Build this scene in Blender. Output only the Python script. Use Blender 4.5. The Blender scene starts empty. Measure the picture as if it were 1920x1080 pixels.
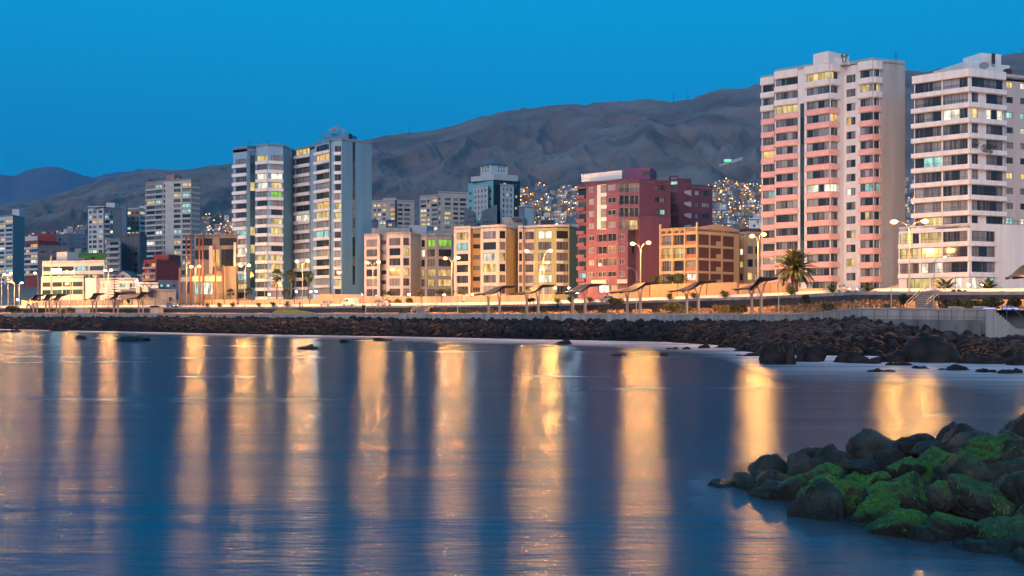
import bpy, bmesh, math, random
import numpy as np
from mathutils import Vector, Matrix, noise
R = random.Random(7)
S = bpy.context.scene
COL = S.collection

# ------------------------------------------------------------------ camera, sky, sun, exposure
F, CX, HY, H = 2060.0, 960.0, 590.0, 5.0      # focal length in 1920-pixels, horizon row, eye height
cam = bpy.data.cameras.new('camera'); camo = bpy.data.objects.new('camera', cam); COL.objects.link(camo)
camo.location = (0, 0, H); camo.rotation_euler = (math.pi / 2, 0, 0)
cam.sensor_width = 36; cam.lens = 36 * F / 1920; cam.shift_y = 50 / 1920
cam.clip_start = 0.5; cam.clip_end = 40000
S.camera = camo

W = bpy.data.worlds.new('World'); S.world = W; W.use_nodes = True
nt = W.node_tree; nt.nodes.clear()
wo = nt.nodes.new('ShaderNodeOutputWorld'); bg = nt.nodes.new('ShaderNodeBackground')
tc = nt.nodes.new('ShaderNodeTexCoord'); sx = nt.nodes.new('ShaderNodeSeparateXYZ'); rp = nt.nodes.new('ShaderNodeValToRGB')
nt.links.new(tc.outputs['Generated'], sx.inputs[0]); nt.links.new(sx.outputs['Z'], rp.inputs[0])
# the western half of the dome, behind the camera, still holds a little pale afterglow
mw = nt.nodes.new('ShaderNodeMapRange'); mw.interpolation_type = 'SMOOTHSTEP'; mw.inputs['From Min'].default_value = .2; mw.inputs['From Max'].default_value = -1; mw.inputs['To Max'].default_value = .8
wx = nt.nodes.new('ShaderNodeMix'); wx.data_type = 'RGBA'; wx.inputs['B'].default_value = (.30, .40, .62, 1)
nt.links.new(sx.outputs['Y'], mw.inputs['Value']); nt.links.new(mw.outputs[0], wx.inputs['Factor']); nt.links.new(rp.outputs[0], wx.inputs['A']); nt.links.new(wx.outputs['Result'], bg.inputs[0]); nt.links.new(bg.outputs[0], wo.inputs[0])
el = rp.color_ramp.elements
el[0].position = 0.0; el[0].color = (0.000, 0.27, 0.50, 1)
el[1].position = 0.30; el[1].color = (0.000, 0.42, 0.80, 1)
bg.inputs[1].default_value = 1.0

sun = bpy.data.lights.new('sun', 'SUN'); suno = bpy.data.objects.new('sun', sun); COL.objects.link(suno)
sun.energy = 1.55; sun.angle = math.radians(25); sun.color = (1.0, 0.80, 0.74)    # the glow of the western sky after sunset
suno.rotation_euler = Vector((0.36, 0.84, -0.42)).to_track_quat('-Z', 'Y').to_euler()

S.view_settings.view_transform = 'Standard'; S.view_settings.look = 'None'
S.view_settings.exposure = 0; S.view_settings.gamma = 1; S.view_settings.use_curve_mapping = False
S.render.engine = 'CYCLES'
S.cycles.use_denoising = True
S.cycles.max_bounces = 6; S.cycles.diffuse_bounces = 2; S.cycles.glossy_bounces = 3; S.cycles.transparent_max_bounces = 8
S.cycles.sample_clamp_indirect = 6; S.cycles.sample_clamp_direct = 160
S.cycles.use_light_tree = True

# ------------------------------------------------------------------ helpers
def ray(px): return (px - CX) / F
def pt(px, d): return Vector((ray(px) * d, d))
def zz(py, d): return H + (HY - py) / F * d
def interp(x, xs, ys): return float(np.interp(x, xs, ys))

def srgb(r, g, b):
    f = lambda c: (c / 255 / 12.92) if c / 255 <= .04045 else ((c / 255 + .055) / 1.055) ** 2.4
    return (f(r), f(g), f(b), 1)

_m = {}
def mat(name, col, rough=0.8, var=0.12, scale=3.0, bump=0.0, bscale=20.0, streak=False, metal=0.0, spec=0.4, col2=None, rnd=0.0):
    """principled surface with noise-mottled colour, optional streaks, bump and per-object variation"""
    if name in _m: return _m[name]
    m = bpy.data.materials.new(name); m.use_nodes = True; t = m.node_tree; p = t.nodes['Principled BSDF']
    p.inputs['Roughness'].default_value = rough; p.inputs['Metallic'].default_value = metal
    p.inputs['Specular IOR Level'].default_value = spec
    col = tuple(col[:3]) + (1,)
    tcn = t.nodes.new('ShaderNodeTexCoord'); n = t.nodes.new('ShaderNodeTexNoise')
    n.inputs['Scale'].default_value = scale; n.inputs['Detail'].default_value = 6
    mp = t.nodes.new('ShaderNodeMapping'); t.links.new(tcn.outputs['Object'], mp.inputs[0]); t.links.new(mp.outputs[0], n.inputs['Vector'])
    if streak: mp.inputs['Scale'].default_value = (1.6, 1.6, 0.12)
    r = t.nodes.new('ShaderNodeValToRGB'); e = r.color_ramp.elements
    c2 = tuple(col2[:3]) if col2 else tuple(c * (1 + var) for c in col[:3])
    e[0].position = .33; e[0].color = tuple(c * (1 - var * 1.6) for c in col[:3]) + (1,); e[1].position = .67; e[1].color = c2 + (1,)
    t.links.new(n.outputs['Fac'], r.inputs[0]); out = r.outputs[0]
    if rnd:
        oi = t.nodes.new('ShaderNodeObjectInfo'); mr = t.nodes.new('ShaderNodeMapRange')
        mr.inputs['To Min'].default_value = 1 - rnd; mr.inputs['To Max'].default_value = 1 + rnd
        t.links.new(oi.outputs['Random'], mr.inputs['Value'])
        h = t.nodes.new('ShaderNodeHueSaturation'); t.links.new(out, h.inputs['Color']); t.links.new(mr.outputs[0], h.inputs['Value']); out = h.outputs[0]
    t.links.new(out, p.inputs['Base Color'])
    if bump:
        n2 = t.nodes.new('ShaderNodeTexNoise'); n2.inputs['Scale'].default_value = bscale; n2.inputs['Detail'].default_value = 8
        t.links.new(tcn.outputs['Object'], n2.inputs['Vector'])
        b = t.nodes.new('ShaderNodeBump'); b.inputs['Strength'].default_value = bump; b.inputs['Distance'].default_value = .1
        t.links.new(n2.outputs['Fac'], b.inputs['Height']); t.links.new(b.outputs[0], p.inputs['Normal'])
    _m[name] = m; return m

def emis(name, col, strength, sample=True, vary=False):
    if name in _m: return _m[name]
    m = bpy.data.materials.new(name); m.use_nodes = True; t = m.node_tree; t.nodes.clear()
    o = t.nodes.new('ShaderNodeOutputMaterial'); e = t.nodes.new('ShaderNodeEmission')
    e.inputs[0].default_value = tuple(col[:3]) + (1,); e.inputs[1].default_value = strength
    if vary:      # a lit room: curtains, furniture and ceiling light seen through the glass, different in each window
        tcn = t.nodes.new('ShaderNodeTexCoord'); oi = t.nodes.new('ShaderNodeObjectInfo'); mp = t.nodes.new('ShaderNodeMapping')
        n = t.nodes.new('ShaderNodeTexNoise'); n.inputs['Scale'].default_value = .55; n.inputs['Detail'].default_value = 2.5
        mp.inputs['Scale'].default_value = (1.6, 1, .5); t.links.new(tcn.outputs['Object'], mp.inputs[0])
        n.noise_dimensions = '4D'; mu = t.nodes.new('ShaderNodeMath'); mu.operation = 'MULTIPLY'; mu.inputs[1].default_value = 60
        t.links.new(oi.outputs['Random'], mu.inputs[0]); t.links.new(mu.outputs[0], n.inputs['W']); t.links.new(mp.outputs[0], n.inputs['Vector'])
        r = t.nodes.new('ShaderNodeMapRange'); r.inputs['From Min'].default_value = .3; r.inputs['From Max'].default_value = .7
        r.inputs['To Min'].default_value = strength * .15; r.inputs['To Max'].default_value = strength * 1.25
        t.links.new(n.outputs['Fac'], r.inputs['Value']); t.links.new(r.outputs[0], e.inputs[1])
        gl = t.nodes.new('ShaderNodeBsdfGlossy'); gl.inputs['Roughness'].default_value = .1; gl.inputs[0].default_value = (.06, .06, .06, 1)
        a = t.nodes.new('ShaderNodeAddShader'); t.links.new(e.outputs[0], a.inputs[0]); t.links.new(gl.outputs[0], a.inputs[1]); t.links.new(a.outputs[0], o.inputs[0])
    else: t.links.new(e.outputs[0], o.inputs[0])
    if not sample: m.cycles.emission_sampling = 'NONE'
    _m[name] = m; return m

def glass_mat(name, lo, hi, rough=.06):
    """window glass with drawn or open curtains behind: tone by object, soft vertical folds"""
    m = bpy.data.materials.new(name); m.use_nodes = True; t = m.node_tree; p = t.nodes['Principled BSDF']
    oi = t.nodes.new('ShaderNodeObjectInfo'); r = t.nodes.new('ShaderNodeValToRGB'); e = r.color_ramp.elements
    e[0].position = .25; e[0].color = tuple(lo) + (1,); e[1].position = 1.; e[1].color = tuple(hi) + (1,)
    tcn = t.nodes.new('ShaderNodeTexCoord'); n = t.nodes.new('ShaderNodeTexNoise'); n.noise_dimensions = '4D'; mp = t.nodes.new('ShaderNodeMapping')
    mp.inputs['Scale'].default_value = (2.2, 1, .1); t.links.new(tcn.outputs['Object'], mp.inputs[0]); t.links.new(mp.outputs[0], n.inputs['Vector'])
    mu = t.nodes.new('ShaderNodeMath'); mu.operation = 'MULTIPLY'; mu.inputs[1].default_value = 70; t.links.new(oi.outputs['Random'], mu.inputs[0]); t.links.new(mu.outputs[0], n.inputs['W'])
    n.inputs['Scale'].default_value = 1.2; n.inputs['Detail'].default_value = 3
    ad = t.nodes.new('ShaderNodeMath'); ad.operation = 'MULTIPLY_ADD'; ad.inputs[1].default_value = 1.6; ad.inputs[2].default_value = -.8
    t.links.new(n.outputs['Fac'], ad.inputs[0]); a2 = t.nodes.new('ShaderNodeMath'); t.links.new(ad.outputs[0], a2.inputs[0]); t.links.new(oi.outputs['Random'], a2.inputs[1])
    t.links.new(a2.outputs[0], r.inputs[0]); t.links.new(r.outputs[0], p.inputs['Base Color'])
    p.inputs['Roughness'].default_value = rough; p.inputs['Specular IOR Level'].default_value = .6
    _m[name] = m; return m

class MB:
    """collects faces with material slots; build() links them as one mesh object"""
    def __init__(s): s.v = []; s.f = []; s.mi = []; s.smooth = False
    def quad(s, a, b, c, d, mi=0):
        i = len(s.v); s.v += [tuple(a), tuple(b), tuple(c), tuple(d)]; s.f.append((i, i + 1, i + 2, i + 3)); s.mi.append(mi)
    def box(s, x0, y0, z0, x1, y1, z1, mi=0, M=None):
        c = [(x0, y0, z0), (x1, y0, z0), (x1, y1, z0), (x0, y1, z0), (x0, y0, z1), (x1, y0, z1), (x1, y1, z1), (x0, y1, z1)]
        if M: c = [tuple(M @ Vector(q)) for q in c]
        i = len(s.v); s.v += c
        for q in ((0, 3, 2, 1), (4, 5, 6, 7), (0, 1, 5, 4), (1, 2, 6, 5), (2, 3, 7, 6), (3, 0, 4, 7)):
            s.f.append(tuple(i + k for k in q)); s.mi.append(mi)
    def prism(s, poly, z0, z1, mi=0, top=None, ztop=None):
        n = len(poly); i = len(s.v); zt = ztop or [z1] * n
        s.v += [(p[0], p[1], z0) for p in poly] + [(p[0], p[1], zt[k]) for k, p in enumerate(poly)]
        for k in range(n):
            s.f.append((i + k, i + (k + 1) % n, i + n + (k + 1) % n, i + n + k)); s.mi.append(mi)
        s.f.append(tuple(i + n + k for k in range(n))); s.mi.append(mi if top is None else top)
        s.f.append(tuple(i + n - 1 - k for k in range(n))); s.mi.append(mi)
    def tube(s, pts, rad, n=8, mi=0):
        pts = [Vector(p) for p in pts]; rad = rad if hasattr(rad, '__len__') else [rad] * len(pts); i0 = len(s.v)
        for k, p in enumerate(pts):
            a = pts[max(k - 1, 0)]; b = pts[min(k + 1, len(pts) - 1)]; t = (b - a).normalized()
            u = t.cross(Vector((0, 0, 1)) if abs(t.z) < .9 else Vector((1, 0, 0))).normalized(); w = t.cross(u)
            for j in range(n):
                an = 2 * math.pi * j / n; s.v.append(tuple(p + (u * math.cos(an) + w * math.sin(an)) * rad[k]))
        for k in range(len(pts) - 1):
            for j in range(n):
                a = i0 + k * n + j; b = i0 + k * n + (j + 1) % n; s.f.append((a, b, b + n, a + n)); s.mi.append(mi)
        s.f.append(tuple(i0 + j for j in range(n))); s.mi.append(mi)
        e = i0 + (len(pts) - 1) * n; s.f.append(tuple(e + n - 1 - j for j in range(n))); s.mi.append(mi)
    def ball(s, c, r, sub=1, mi=0, sc=(1, 1, 1)):
        V, Fc = ICO(sub); i = len(s.v)
        s.v += [(c[0] + q[0] * r * sc[0], c[1] + q[1] * r * sc[1], c[2] + q[2] * r * sc[2]) for q in V]
        s.f += [tuple(i + k for k in f) for f in Fc]; s.mi += [mi] * len(Fc)
    def arrays(s, V, Fc, mi=0):
        i = len(s.v); s.v += [tuple(q) for q in V]; s.f += [tuple(i + int(k) for k in f) for f in Fc]; s.mi += [mi] * len(Fc)
    def mesh(s, name, mats, recalc=True):
        m = bpy.data.meshes.new(name); m.from_pydata(s.v, [], s.f)
        for q in (mats if isinstance(mats, (list, tuple)) else [mats]): m.materials.append(q)
        m.polygons.foreach_set('material_index', s.mi)
        if s.smooth: m.polygons.foreach_set('use_smooth', [True] * len(s.f))
        if recalc:
            b = bmesh.new(); b.from_mesh(m); bmesh.ops.recalc_face_normals(b, faces=b.faces); b.to_mesh(m); b.free()
        m.update(); return m
    def build(s, name, mats, parent=None, recalc=True, loc=None):
        return ob(name, s.mesh(name, mats, recalc), parent, loc)

_ico = {}
def ICO(sub):
    if sub not in _ico:
        b = bmesh.new(); bmesh.ops.create_icosphere(b, subdivisions=sub, radius=1); b.verts.ensure_lookup_table()
        _ico[sub] = ([tuple(v.co) for v in b.verts], [tuple(v.index for v in f.verts) for f in b.faces]); b.free()
    return _ico[sub]

def ob(name, data, parent=None, loc=None, rz=None):
    o = bpy.data.objects.new(name, data); COL.objects.link(o)
    if parent is not None: o.parent = parent
    if loc is not None: o.location = loc
    if rz: o.rotation_euler = (0, 0, rz)
    return o
def tag(o, label, cat, group=None, kind=None):
    if label: o['label'] = label
    if cat: o['category'] = cat
    if group: o['group'] = group
    if kind: o['kind'] = kind
    return o
def thing(name, label, cat, loc, rz=0, group=None):
    return tag(ob(name, None, None, loc, rz), label, cat, group)
_kids = {}
def copy_tree(o, loc=None, rz=None, scale=None, label=None, group=None, parent=None):
    c = o.copy(); COL.objects.link(c)
    if parent is not None: c.parent = parent
    if loc is not None: c.location = loc
    if rz is not None: c.rotation_euler = (0, 0, rz)
    if scale is not None: c.scale = (scale,) * 3 if not hasattr(scale, '__len__') else scale
    if label: c['label'] = label
    if group: c['group'] = group
    for ch in list(o.children): copy_tree(ch, parent=c)
    return c
def struct(o): o['kind'] = 'structure'; return o
def np_mesh(name, V, Fq, m, smooth=True):
    me = bpy.data.meshes.new(name); V = np.asarray(V, np.float32); Fq = np.asarray(Fq, np.int32); k = Fq.shape[1]
    me.vertices.add(len(V)); me.vertices.foreach_set('co', V.ravel()); me.loops.add(Fq.size); me.loops.foreach_set('vertex_index', Fq.ravel())
    me.polygons.add(len(Fq)); me.polygons.foreach_set('loop_start', np.arange(0, Fq.size, k, dtype=np.int32)); me.polygons.foreach_set('loop_total', np.full(len(Fq), k, np.int32))
    me.polygons.foreach_set('use_smooth', np.full(len(Fq), smooth)); me.update(calc_edges=True); me.validate()
    for q in (m if isinstance(m, (list, tuple)) else [m]): me.materials.append(q)
    return me
def grid_faces(nr, nc):
    a = (np.arange(nr - 1)[:, None] * nc + np.arange(nc - 1)[None]).ravel(); return np.stack([a, a + 1, a + nc + 1, a + nc], 1)

# ------------------------------------------------------------------ tables of the shore (by bearing, in 1920-pixels)
_wpx = [-800, -300, 0, 250, 500, 750, 1000, 1250, 1400, 1500, 1612, 1720, 1830, 1920, 2200, 2700]
_wd = [800, 520, 400, 338, 292, 260, 232, 207, 187, 169, 150, 148, 146, 143, 140, 138]
def d_wall(px): return interp(px, _wpx, _wd)
def z_wall(px):
    y = interp(px, [-800, 0, 1000, 1440, 1520, 1575, 1612, 1830, 1920, 2700], [588.5, 587.5, 588, 588.3, 587.3, 580.5, 577, 579, 580, 580]); return zz(y, d_wall(px))
def d_water(px):
    y = interp(px, [-800, -300, 0, 250, 500, 750, 1000, 1250, 1360, 1400, 1440, 1500, 1700, 1920, 2300, 2700], [604, 611, 617, 622, 627, 631, 636, 641, 648, 658, 664, 666, 668, 675, 680, 682]); return H * F / (y - HY)
def z_rocktop(px):
    y = interp(px, [-800, 0, 500, 1000, 1250, 1440, 1520, 1612, 1700, 1830, 1920, 2700], [592, 597, 598, 602, 604, 608, 605, 602, 612, 632, 637, 640]); return zz(y, d_wall(px))
def z_road(px):
    return H + interp(px, [-800, 0, 500, 1000, 1300, 1600, 1900, 2700], [4.4, 2.5, 2.05, 2.2, 3.0, 3.35, 3.2, 3.2])
_rpx = [-900, -200, 0, 60, 120, 200, 280, 325, 360, 440, 560, 697, 760, 850, 900, 960, 1060, 1150, 1215, 1260, 1300, 1350, 1430, 1560, 1697, 1730, 1760, 1800, 1880, 1920, 2200, 2800]
_ry = [440, 400, 379, 370, 357, 331, 318, 321, 319, 304, 285, 262, 250, 236, 222, 208, 197, 190, 184, 193, 188, 165, 152, 140, 129, 132, 127, 130, 98, 92, 80, 90]
def ridge_y(px): return interp(px, _rpx, _ry)
_Gd = [300, 500, 800, 1100, 1400, 2000, 2600]; _G = [0, 0, .12, .33, .56, .80, 1.0]
def ground_z(px, d):
    """city floor and lower slope"""
    d0 = d_wall(px) + 34; zr = z_road(px) + .25
    if d <= d0: return zr
    t = min(1, (d - d0) / 12); zb = zr + 1.3 * t * t * (3 - 2 * t)
    yg = 545 - (545 - ridge_y(px)) * interp(d, _Gd, _G)
    w = min(1, max(0, (d - d0 - 12) / 220)); w = w * w * (3 - 2 * w)
    zt = zz(yg, d) + gully(px, d)
    return zb * (1 - w) + max(zt, zb) * w
def gully(px, d):
    if d < 1150: return 0
    X = ray(px) * d; k = min(1, (d - 1150) / 550)
    wv = noise.noise((X * .0012, d * .0016, 3.1)) * 130
    g = 1 - abs(noise.noise(((X + wv) * .0050, d * .0008, .5))) * 2.6
    w2 = noise.noise((X * .006, d * .004, 9.1)) * 70
    g2 = 1 - abs(noise.noise(((X + wv * .7 + w2) * .0135, d * .0024, 7.5))) * 2.6
    g4 = 1 - abs(noise.noise(((X + wv * .5 + w2 * 1.4) * .034, d * .0065, 2.5))) * 2.6
    g5 = 1 - abs(noise.noise(((X + w2 * 2) * .075, d * .016, 5.5))) * 2.6
    g3 = noise.fractal((X * .03, d * .016, 1.5), .9, 2.1, 3) * .7 + g4 * 1.2 + g5 * .55
    e = 1 - .75 * min(1, max(0, (d - 2150) / 400))
    return k * e * (g * 30 + g2 * 18 + g3 * 5.5 - 25)
# ------------------------------------------------------------------ materials
M_conc = mat('concrete', (.30, .29, .28), .9, .18, .5, .35, 6, streak=True)
M_conc_dark = mat('stained concrete', (.12, .12, .125), .9, .3, .3, .4, 5, streak=True)
M_coping = mat('coping concrete', (.36, .34, .33), .85, .15, 1.2, .25, 8)
M_asphalt = mat('asphalt', (.05, .05, .055), .9, .2, 2, .2, 30)
M_earth = mat('dry earth', (.26, .17, .11), .95, .3, .8, .5, 4, col2=(.34, .22, .13))
M_paving = mat('promenade paving', (.30, .27, .25), .85, .15, 2, .15, 10)
M_retain = mat('dark stone wall', (.050, .050, .062), .9, .25, 1.5, .5, 6)
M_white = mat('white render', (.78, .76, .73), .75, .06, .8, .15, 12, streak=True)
M_hill = mat('desert rock', (.195, .135, .122), .97, .2, .007, col2=(.26, .19, .165))
def hill_relief(m):
    t = m.node_tree; N = t.nodes.new; L = t.links.new; p = t.nodes['Principled BSDF']; tcn = N('ShaderNodeTexCoord'); prev = None
    for sc, dist, stretch in ((.018, 12, .35), (.055, 4.5, .5), (.2, 1.4, .8)):      # eroded runnels at three sizes, drawn out downslope
        mp = N('ShaderNodeMapping'); mp.inputs['Scale'].default_value = (1, stretch, .25); L(tcn.outputs['Object'], mp.inputs[0])
        n = N('ShaderNodeTexNoise'); n.noise_type = 'RIDGED_MULTIFRACTAL'; n.inputs['Scale'].default_value = sc; n.inputs['Detail'].default_value = 4; n.inputs['Distortion'].default_value = .15; L(mp.outputs[0], n.inputs['Vector'])
        b = N('ShaderNodeBump'); b.inputs['Strength'].default_value = 1; b.inputs['Distance'].default_value = dist; L(n.outputs['Fac'], b.inputs['Height'])
        if prev: L(prev.outputs[0], b.inputs['Normal'])
        prev = b
    L(prev.outputs[0], p.inputs['Normal'])
hill_relief(M_hill)
M_hillfar = mat('far desert rock', (.12, .10, .09), .97, .2, .002)
M_rock = mat('volcanic boulder', (.036, .033, .039), .9, .35, 1.1, .8, 5, rnd=.45, spec=.15)
M_rockwet = mat('wet dark boulder', (.015, .0125, .013), .75, .35, 1.1, .8, 5, rnd=.4, spec=.15)
M_grass = mat('lawn', (.03, .055, .015), .95, .3, 2, .5, 40)

def water_mat():
    m = bpy.data.materials.new('sea water'); m.use_nodes = True; t = m.node_tree; t.nodes.remove(t.nodes['Principled BSDF']); L = t.links.new
    N = t.nodes.new; out = t.nodes['Material Output']
    at = N('ShaderNodeAttribute'); at.attribute_name = 'foam'
    tcn = N('ShaderNodeTexCoord'); mp = N('ShaderNodeMapping'); mp.inputs['Scale'].default_value = (.10, .42, 1); L(tcn.outputs['Object'], mp.inputs[0])
    n1 = N('ShaderNodeTexNoise'); n1.inputs['Scale'].default_value = .55; n1.inputs['Detail'].default_value = 5; L(mp.outputs[0], n1.inputs['Vector'])
    mp2 = N('ShaderNodeMapping'); mp2.inputs['Scale'].default_value = (.55, 2.2, 1); L(tcn.outputs['Object'], mp2.inputs[0])
    n2 = N('ShaderNodeTexNoise'); n2.inputs['Scale'].default_value = 2.2; n2.inputs['Detail'].default_value = 4; L(mp2.outputs[0], n2.inputs['Vector'])
    b1 = N('ShaderNodeBump'); b1.inputs['Strength'].default_value = 1; b1.inputs['Distance'].default_value = .02; L(n2.outputs['Fac'], b1.inputs['Height'])
    b2 = N('ShaderNodeBump'); b2.inputs['Strength'].default_value = 1; b2.inputs['Distance'].default_value = .19; L(n1.outputs['Fac'], b2.inputs['Height']); L(b1.outputs[0], b2.inputs['Normal'])
    # streaky foam drawn out by the swell
    fm = N('ShaderNodeMath'); fm.operation = 'MULTIPLY_ADD'; fm.inputs[1].default_value = 3.0; fm.inputs[2].default_value = -1.15; L(n1.outputs['Fac'], fm.inputs[0])
    fa = N('ShaderNodeMath'); fa.use_clamp = True; fk = N('ShaderNodeMath'); fk.operation = 'MULTIPLY'; L(at.outputs['Fac'], fk.inputs[1])
    fs = N('ShaderNodeMath'); fs.inputs[1].default_value = 1.0; L(fm.outputs[0], fs.inputs[0]); L(fs.outputs[0], fk.inputs[0]); L(fk.outputs[0], fa.inputs[0]); fa.inputs[1].default_value = 0
    mx = N('ShaderNodeMix'); mx.data_type = 'RGBA'; mx.inputs['A'].default_value = (.000, .048, .088, 1); mx.inputs['B'].default_value = (.60, .57, .62, 1)
    L(fa.outputs[0], mx.inputs['Factor'])
    ro = N('ShaderNodeMapRange'); ro.inputs['From Min'].default_value = .3; ro.inputs['From Max'].default_value = .7; ro.inputs['To Min'].default_value = .195; ro.inputs['To Max'].default_value = .285
    mp3 = N('ShaderNodeMapping'); mp3.inputs['Scale'].default_value = (.02, .075, 1); L(tcn.outputs['Object'], mp3.inputs[0]); n3 = N('ShaderNodeTexNoise'); n3.inputs['Scale'].default_value = 1.4; n3.inputs['Detail'].default_value = 3; L(mp3.outputs[0], n3.inputs['Vector'])
    L(n3.outputs['Fac'], ro.inputs['Value'])
    p = N('ShaderNodeMixShader'); df = N('ShaderNodeBsdfDiffuse'); gl = N('ShaderNodeBsdfGlossy'); gl.distribution = 'BECKMANN'; gl.inputs['Color'].default_value = (.80, .93, 1, 1); fr = N('ShaderNodeFresnel'); fr.inputs['IOR'].default_value = 1.33
    L(mx.outputs['Result'], df.inputs['Color']); L(ro.outputs[0], gl.inputs['Roughness']); L(b2.outputs[0], gl.inputs['Normal']); L(b2.outputs[0], fr.inputs['Normal'])
    inv = N('ShaderNodeMath'); inv.operation = 'MULTIPLY_ADD'; inv.inputs[1].default_value = -.85; inv.inputs[2].default_value = 1; L(fa.outputs[0], inv.inputs[0]); cap = N('ShaderNodeMath'); cap.operation = 'MINIMUM'; cap.inputs[1].default_value = .19; L(fr.outputs[0], cap.inputs[0]); ff = N('ShaderNodeMath'); ff.operation = 'MULTIPLY'; L(cap.outputs[0], ff.inputs[0]); L(inv.outputs[0], ff.inputs[1])
    L(ff.outputs[0], p.inputs[0]); L(df.outputs[0], p.inputs[1]); L(gl.outputs[0], p.inputs[2])
    # shallow water over the near rocks lets the bottom show
    sh = N('ShaderNodeAttribute'); sh.attribute_name = 'shallow'
    tr = N('ShaderNodeBsdfTransparent'); tr.inputs[0].default_value = (.35, .75, .85, 1); ms = N('ShaderNodeMixShader')
    L(sh.outputs['Fac'], ms.inputs[0]); L(p.outputs[0], ms.inputs[1]); L(tr.outputs[0], ms.inputs[2]); L(ms.outputs[0], out.inputs['Surface'])
    return m

def algae_rock_mat():
    m = bpy.data.materials.new('algae boulder'); m.use_nodes = True; t = m.node_tree; p = t.nodes['Principled BSDF']; L = t.links.new; N = t.nodes.new
    tcn = N('ShaderNodeTexCoord'); ge = N('ShaderNodeNewGeometry'); oi = N('ShaderNodeObjectInfo')
    n = N('ShaderNodeTexNoise'); n.inputs['Scale'].default_value = 1.7; n.inputs['Detail'].default_value = 8; L(ge.outputs['Position'], n.inputs['Vector'])
    r = N('ShaderNodeValToRGB'); e = r.color_ramp.elements; e[0].position = .3; e[0].color = (.011, .014, .014, 1); e[1].position = .72; e[1].color = (.060, .064, .054, 1); L(n.outputs['Fac'], r.inputs[0])
    hs = N('ShaderNodeHueSaturation'); mr = N('ShaderNodeMapRange'); mr.inputs['To Min'].default_value = .5; mr.inputs['To Max'].default_value = 1.35; L(oi.outputs['Random'], mr.inputs['Value']); L(mr.outputs[0], hs.inputs['Value']); L(r.outputs[0], hs.inputs['Color'])
    # pale barnacle specks
    v = N('ShaderNodeTexVoronoi'); v.inputs['Scale'].default_value = 17; L(ge.outputs['Position'], v.inputs['Vector'])
    n3 = N('ShaderNodeTexNoise'); n3.inputs['Scale'].default_value = 1.1; n3.inputs['Detail'].default_value = 3; L(ge.outputs['Position'], n3.inputs['Vector'])
    vs = N('ShaderNodeMath'); vs.operation = 'LESS_THAN'; vs.inputs[1].default_value = .24; L(v.outputs['Distance'], vs.inputs[0])
    vm = N('ShaderNodeMath'); vm.operation = 'GREATER_THAN'; vm.inputs[1].default_value = .54; L(n3.outputs['Fac'], vm.inputs[0])
    vv = N('ShaderNodeMath'); vv.operation = 'MULTIPLY'; L(vs.outputs[0], vv.inputs[0]); L(vm.outputs[0], vv.inputs[1])
    mx0 = N('ShaderNodeMix'); mx0.data_type = 'RGBA'; mx0.inputs['B'].default_value = (.11, .11, .09, 1); L(vv.outputs[0], mx0.inputs['Factor']); L(hs.outputs[0], mx0.inputs['A'])
    # bright green algae on upward faces
    at = N('ShaderNodeAttribute'); at.attribute_type = 'OBJECT'; at.attribute_name = 'moss'
    sp = N('ShaderNodeSeparateXYZ'); L(ge.outputs['Normal'], sp.inputs[0])
    n4 = N('ShaderNodeTexNoise'); n4.inputs['Scale'].default_value = 2.3; n4.inputs['Detail'].default_value = 9; n4.inputs['Roughness'].default_value = .7; L(ge.outputs['Position'], n4.inputs['Vector'])
    a1 = N('ShaderNodeMath'); a1.operation = 'MULTIPLY_ADD'; a1.inputs[1].default_value = 1.5; L(n4.outputs['Fac'], a1.inputs[0]); L(sp.outputs['Z'], a1.inputs[2])
    a2 = N('ShaderNodeMath'); a2.operation = 'ADD'; L(a1.outputs[0], a2.inputs[0]); L(at.outputs['Fac'], a2.inputs[1])
    rm = N('ShaderNodeMapRange'); rm.inputs['From Min'].default_value = 1.95; rm.inputs['From Max'].default_value = 2.5; L(a2.outputs[0], rm.inputs['Value'])
    n5 = N('ShaderNodeTexNoise'); n5.inputs['Scale'].default_value = 24; n5.inputs['Detail'].default_value = 5; L(ge.outputs['Position'], n5.inputs['Vector'])
    gr = N('ShaderNodeValToRGB'); e = gr.color_ramp.elements; e[0].position = .3; e[0].color = (.010, .028, .006, 1); e[1].position = .7; e[1].color = (.075, .26, .012, 1); L(n5.outputs['Fac'], gr.inputs[0])
    mx = N('ShaderNodeMix'); mx.data_type = 'RGBA'; L(rm.outputs[0], mx.inputs['Factor']); L(mx0.outputs['Result'], mx.inputs['A']); L(gr.outputs[0], mx.inputs['B'])
    pz = N('ShaderNodeSeparateXYZ'); L(ge.outputs['Position'], pz.inputs[0]); pn = N('ShaderNodeMath'); pn.operation = 'MULTIPLY_ADD'; pn.inputs[1].default_value = .5; L(n.outputs['Fac'], pn.inputs[0]); L(pz.outputs['Z'], pn.inputs[2])
    wt = N('ShaderNodeMapRange'); wt.inputs['From Min'].default_value = .35; wt.inputs['From Max'].default_value = .75; wt.inputs['To Min'].default_value = 1; wt.inputs['To Max'].default_value = 0; L(pn.outputs[0], wt.inputs['Value'])
    mw = N('ShaderNodeMix'); mw.data_type = 'RGBA'; mw.inputs['B'].default_value = (.010, .014, .013, 1); wk = N('ShaderNodeMath'); wk.operation = 'MULTIPLY'; wk.inputs[1].default_value = .8; L(wt.outputs[0], wk.inputs[0]); L(wk.outputs[0], mw.inputs['Factor']); L(mx.outputs['Result'], mw.inputs['A'])
    rw = N('ShaderNodeMapRange'); rw.inputs['To Min'].default_value = .55; rw.inputs['To Max'].default_value = .28; L(wt.outputs[0], rw.inputs['Value']); L(rw.outputs[0], p.inputs['Roughness'])
    L(mw.outputs['Result'], p.inputs['Base Color']); p.inputs['Specular IOR Level'].default_value = .3
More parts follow.
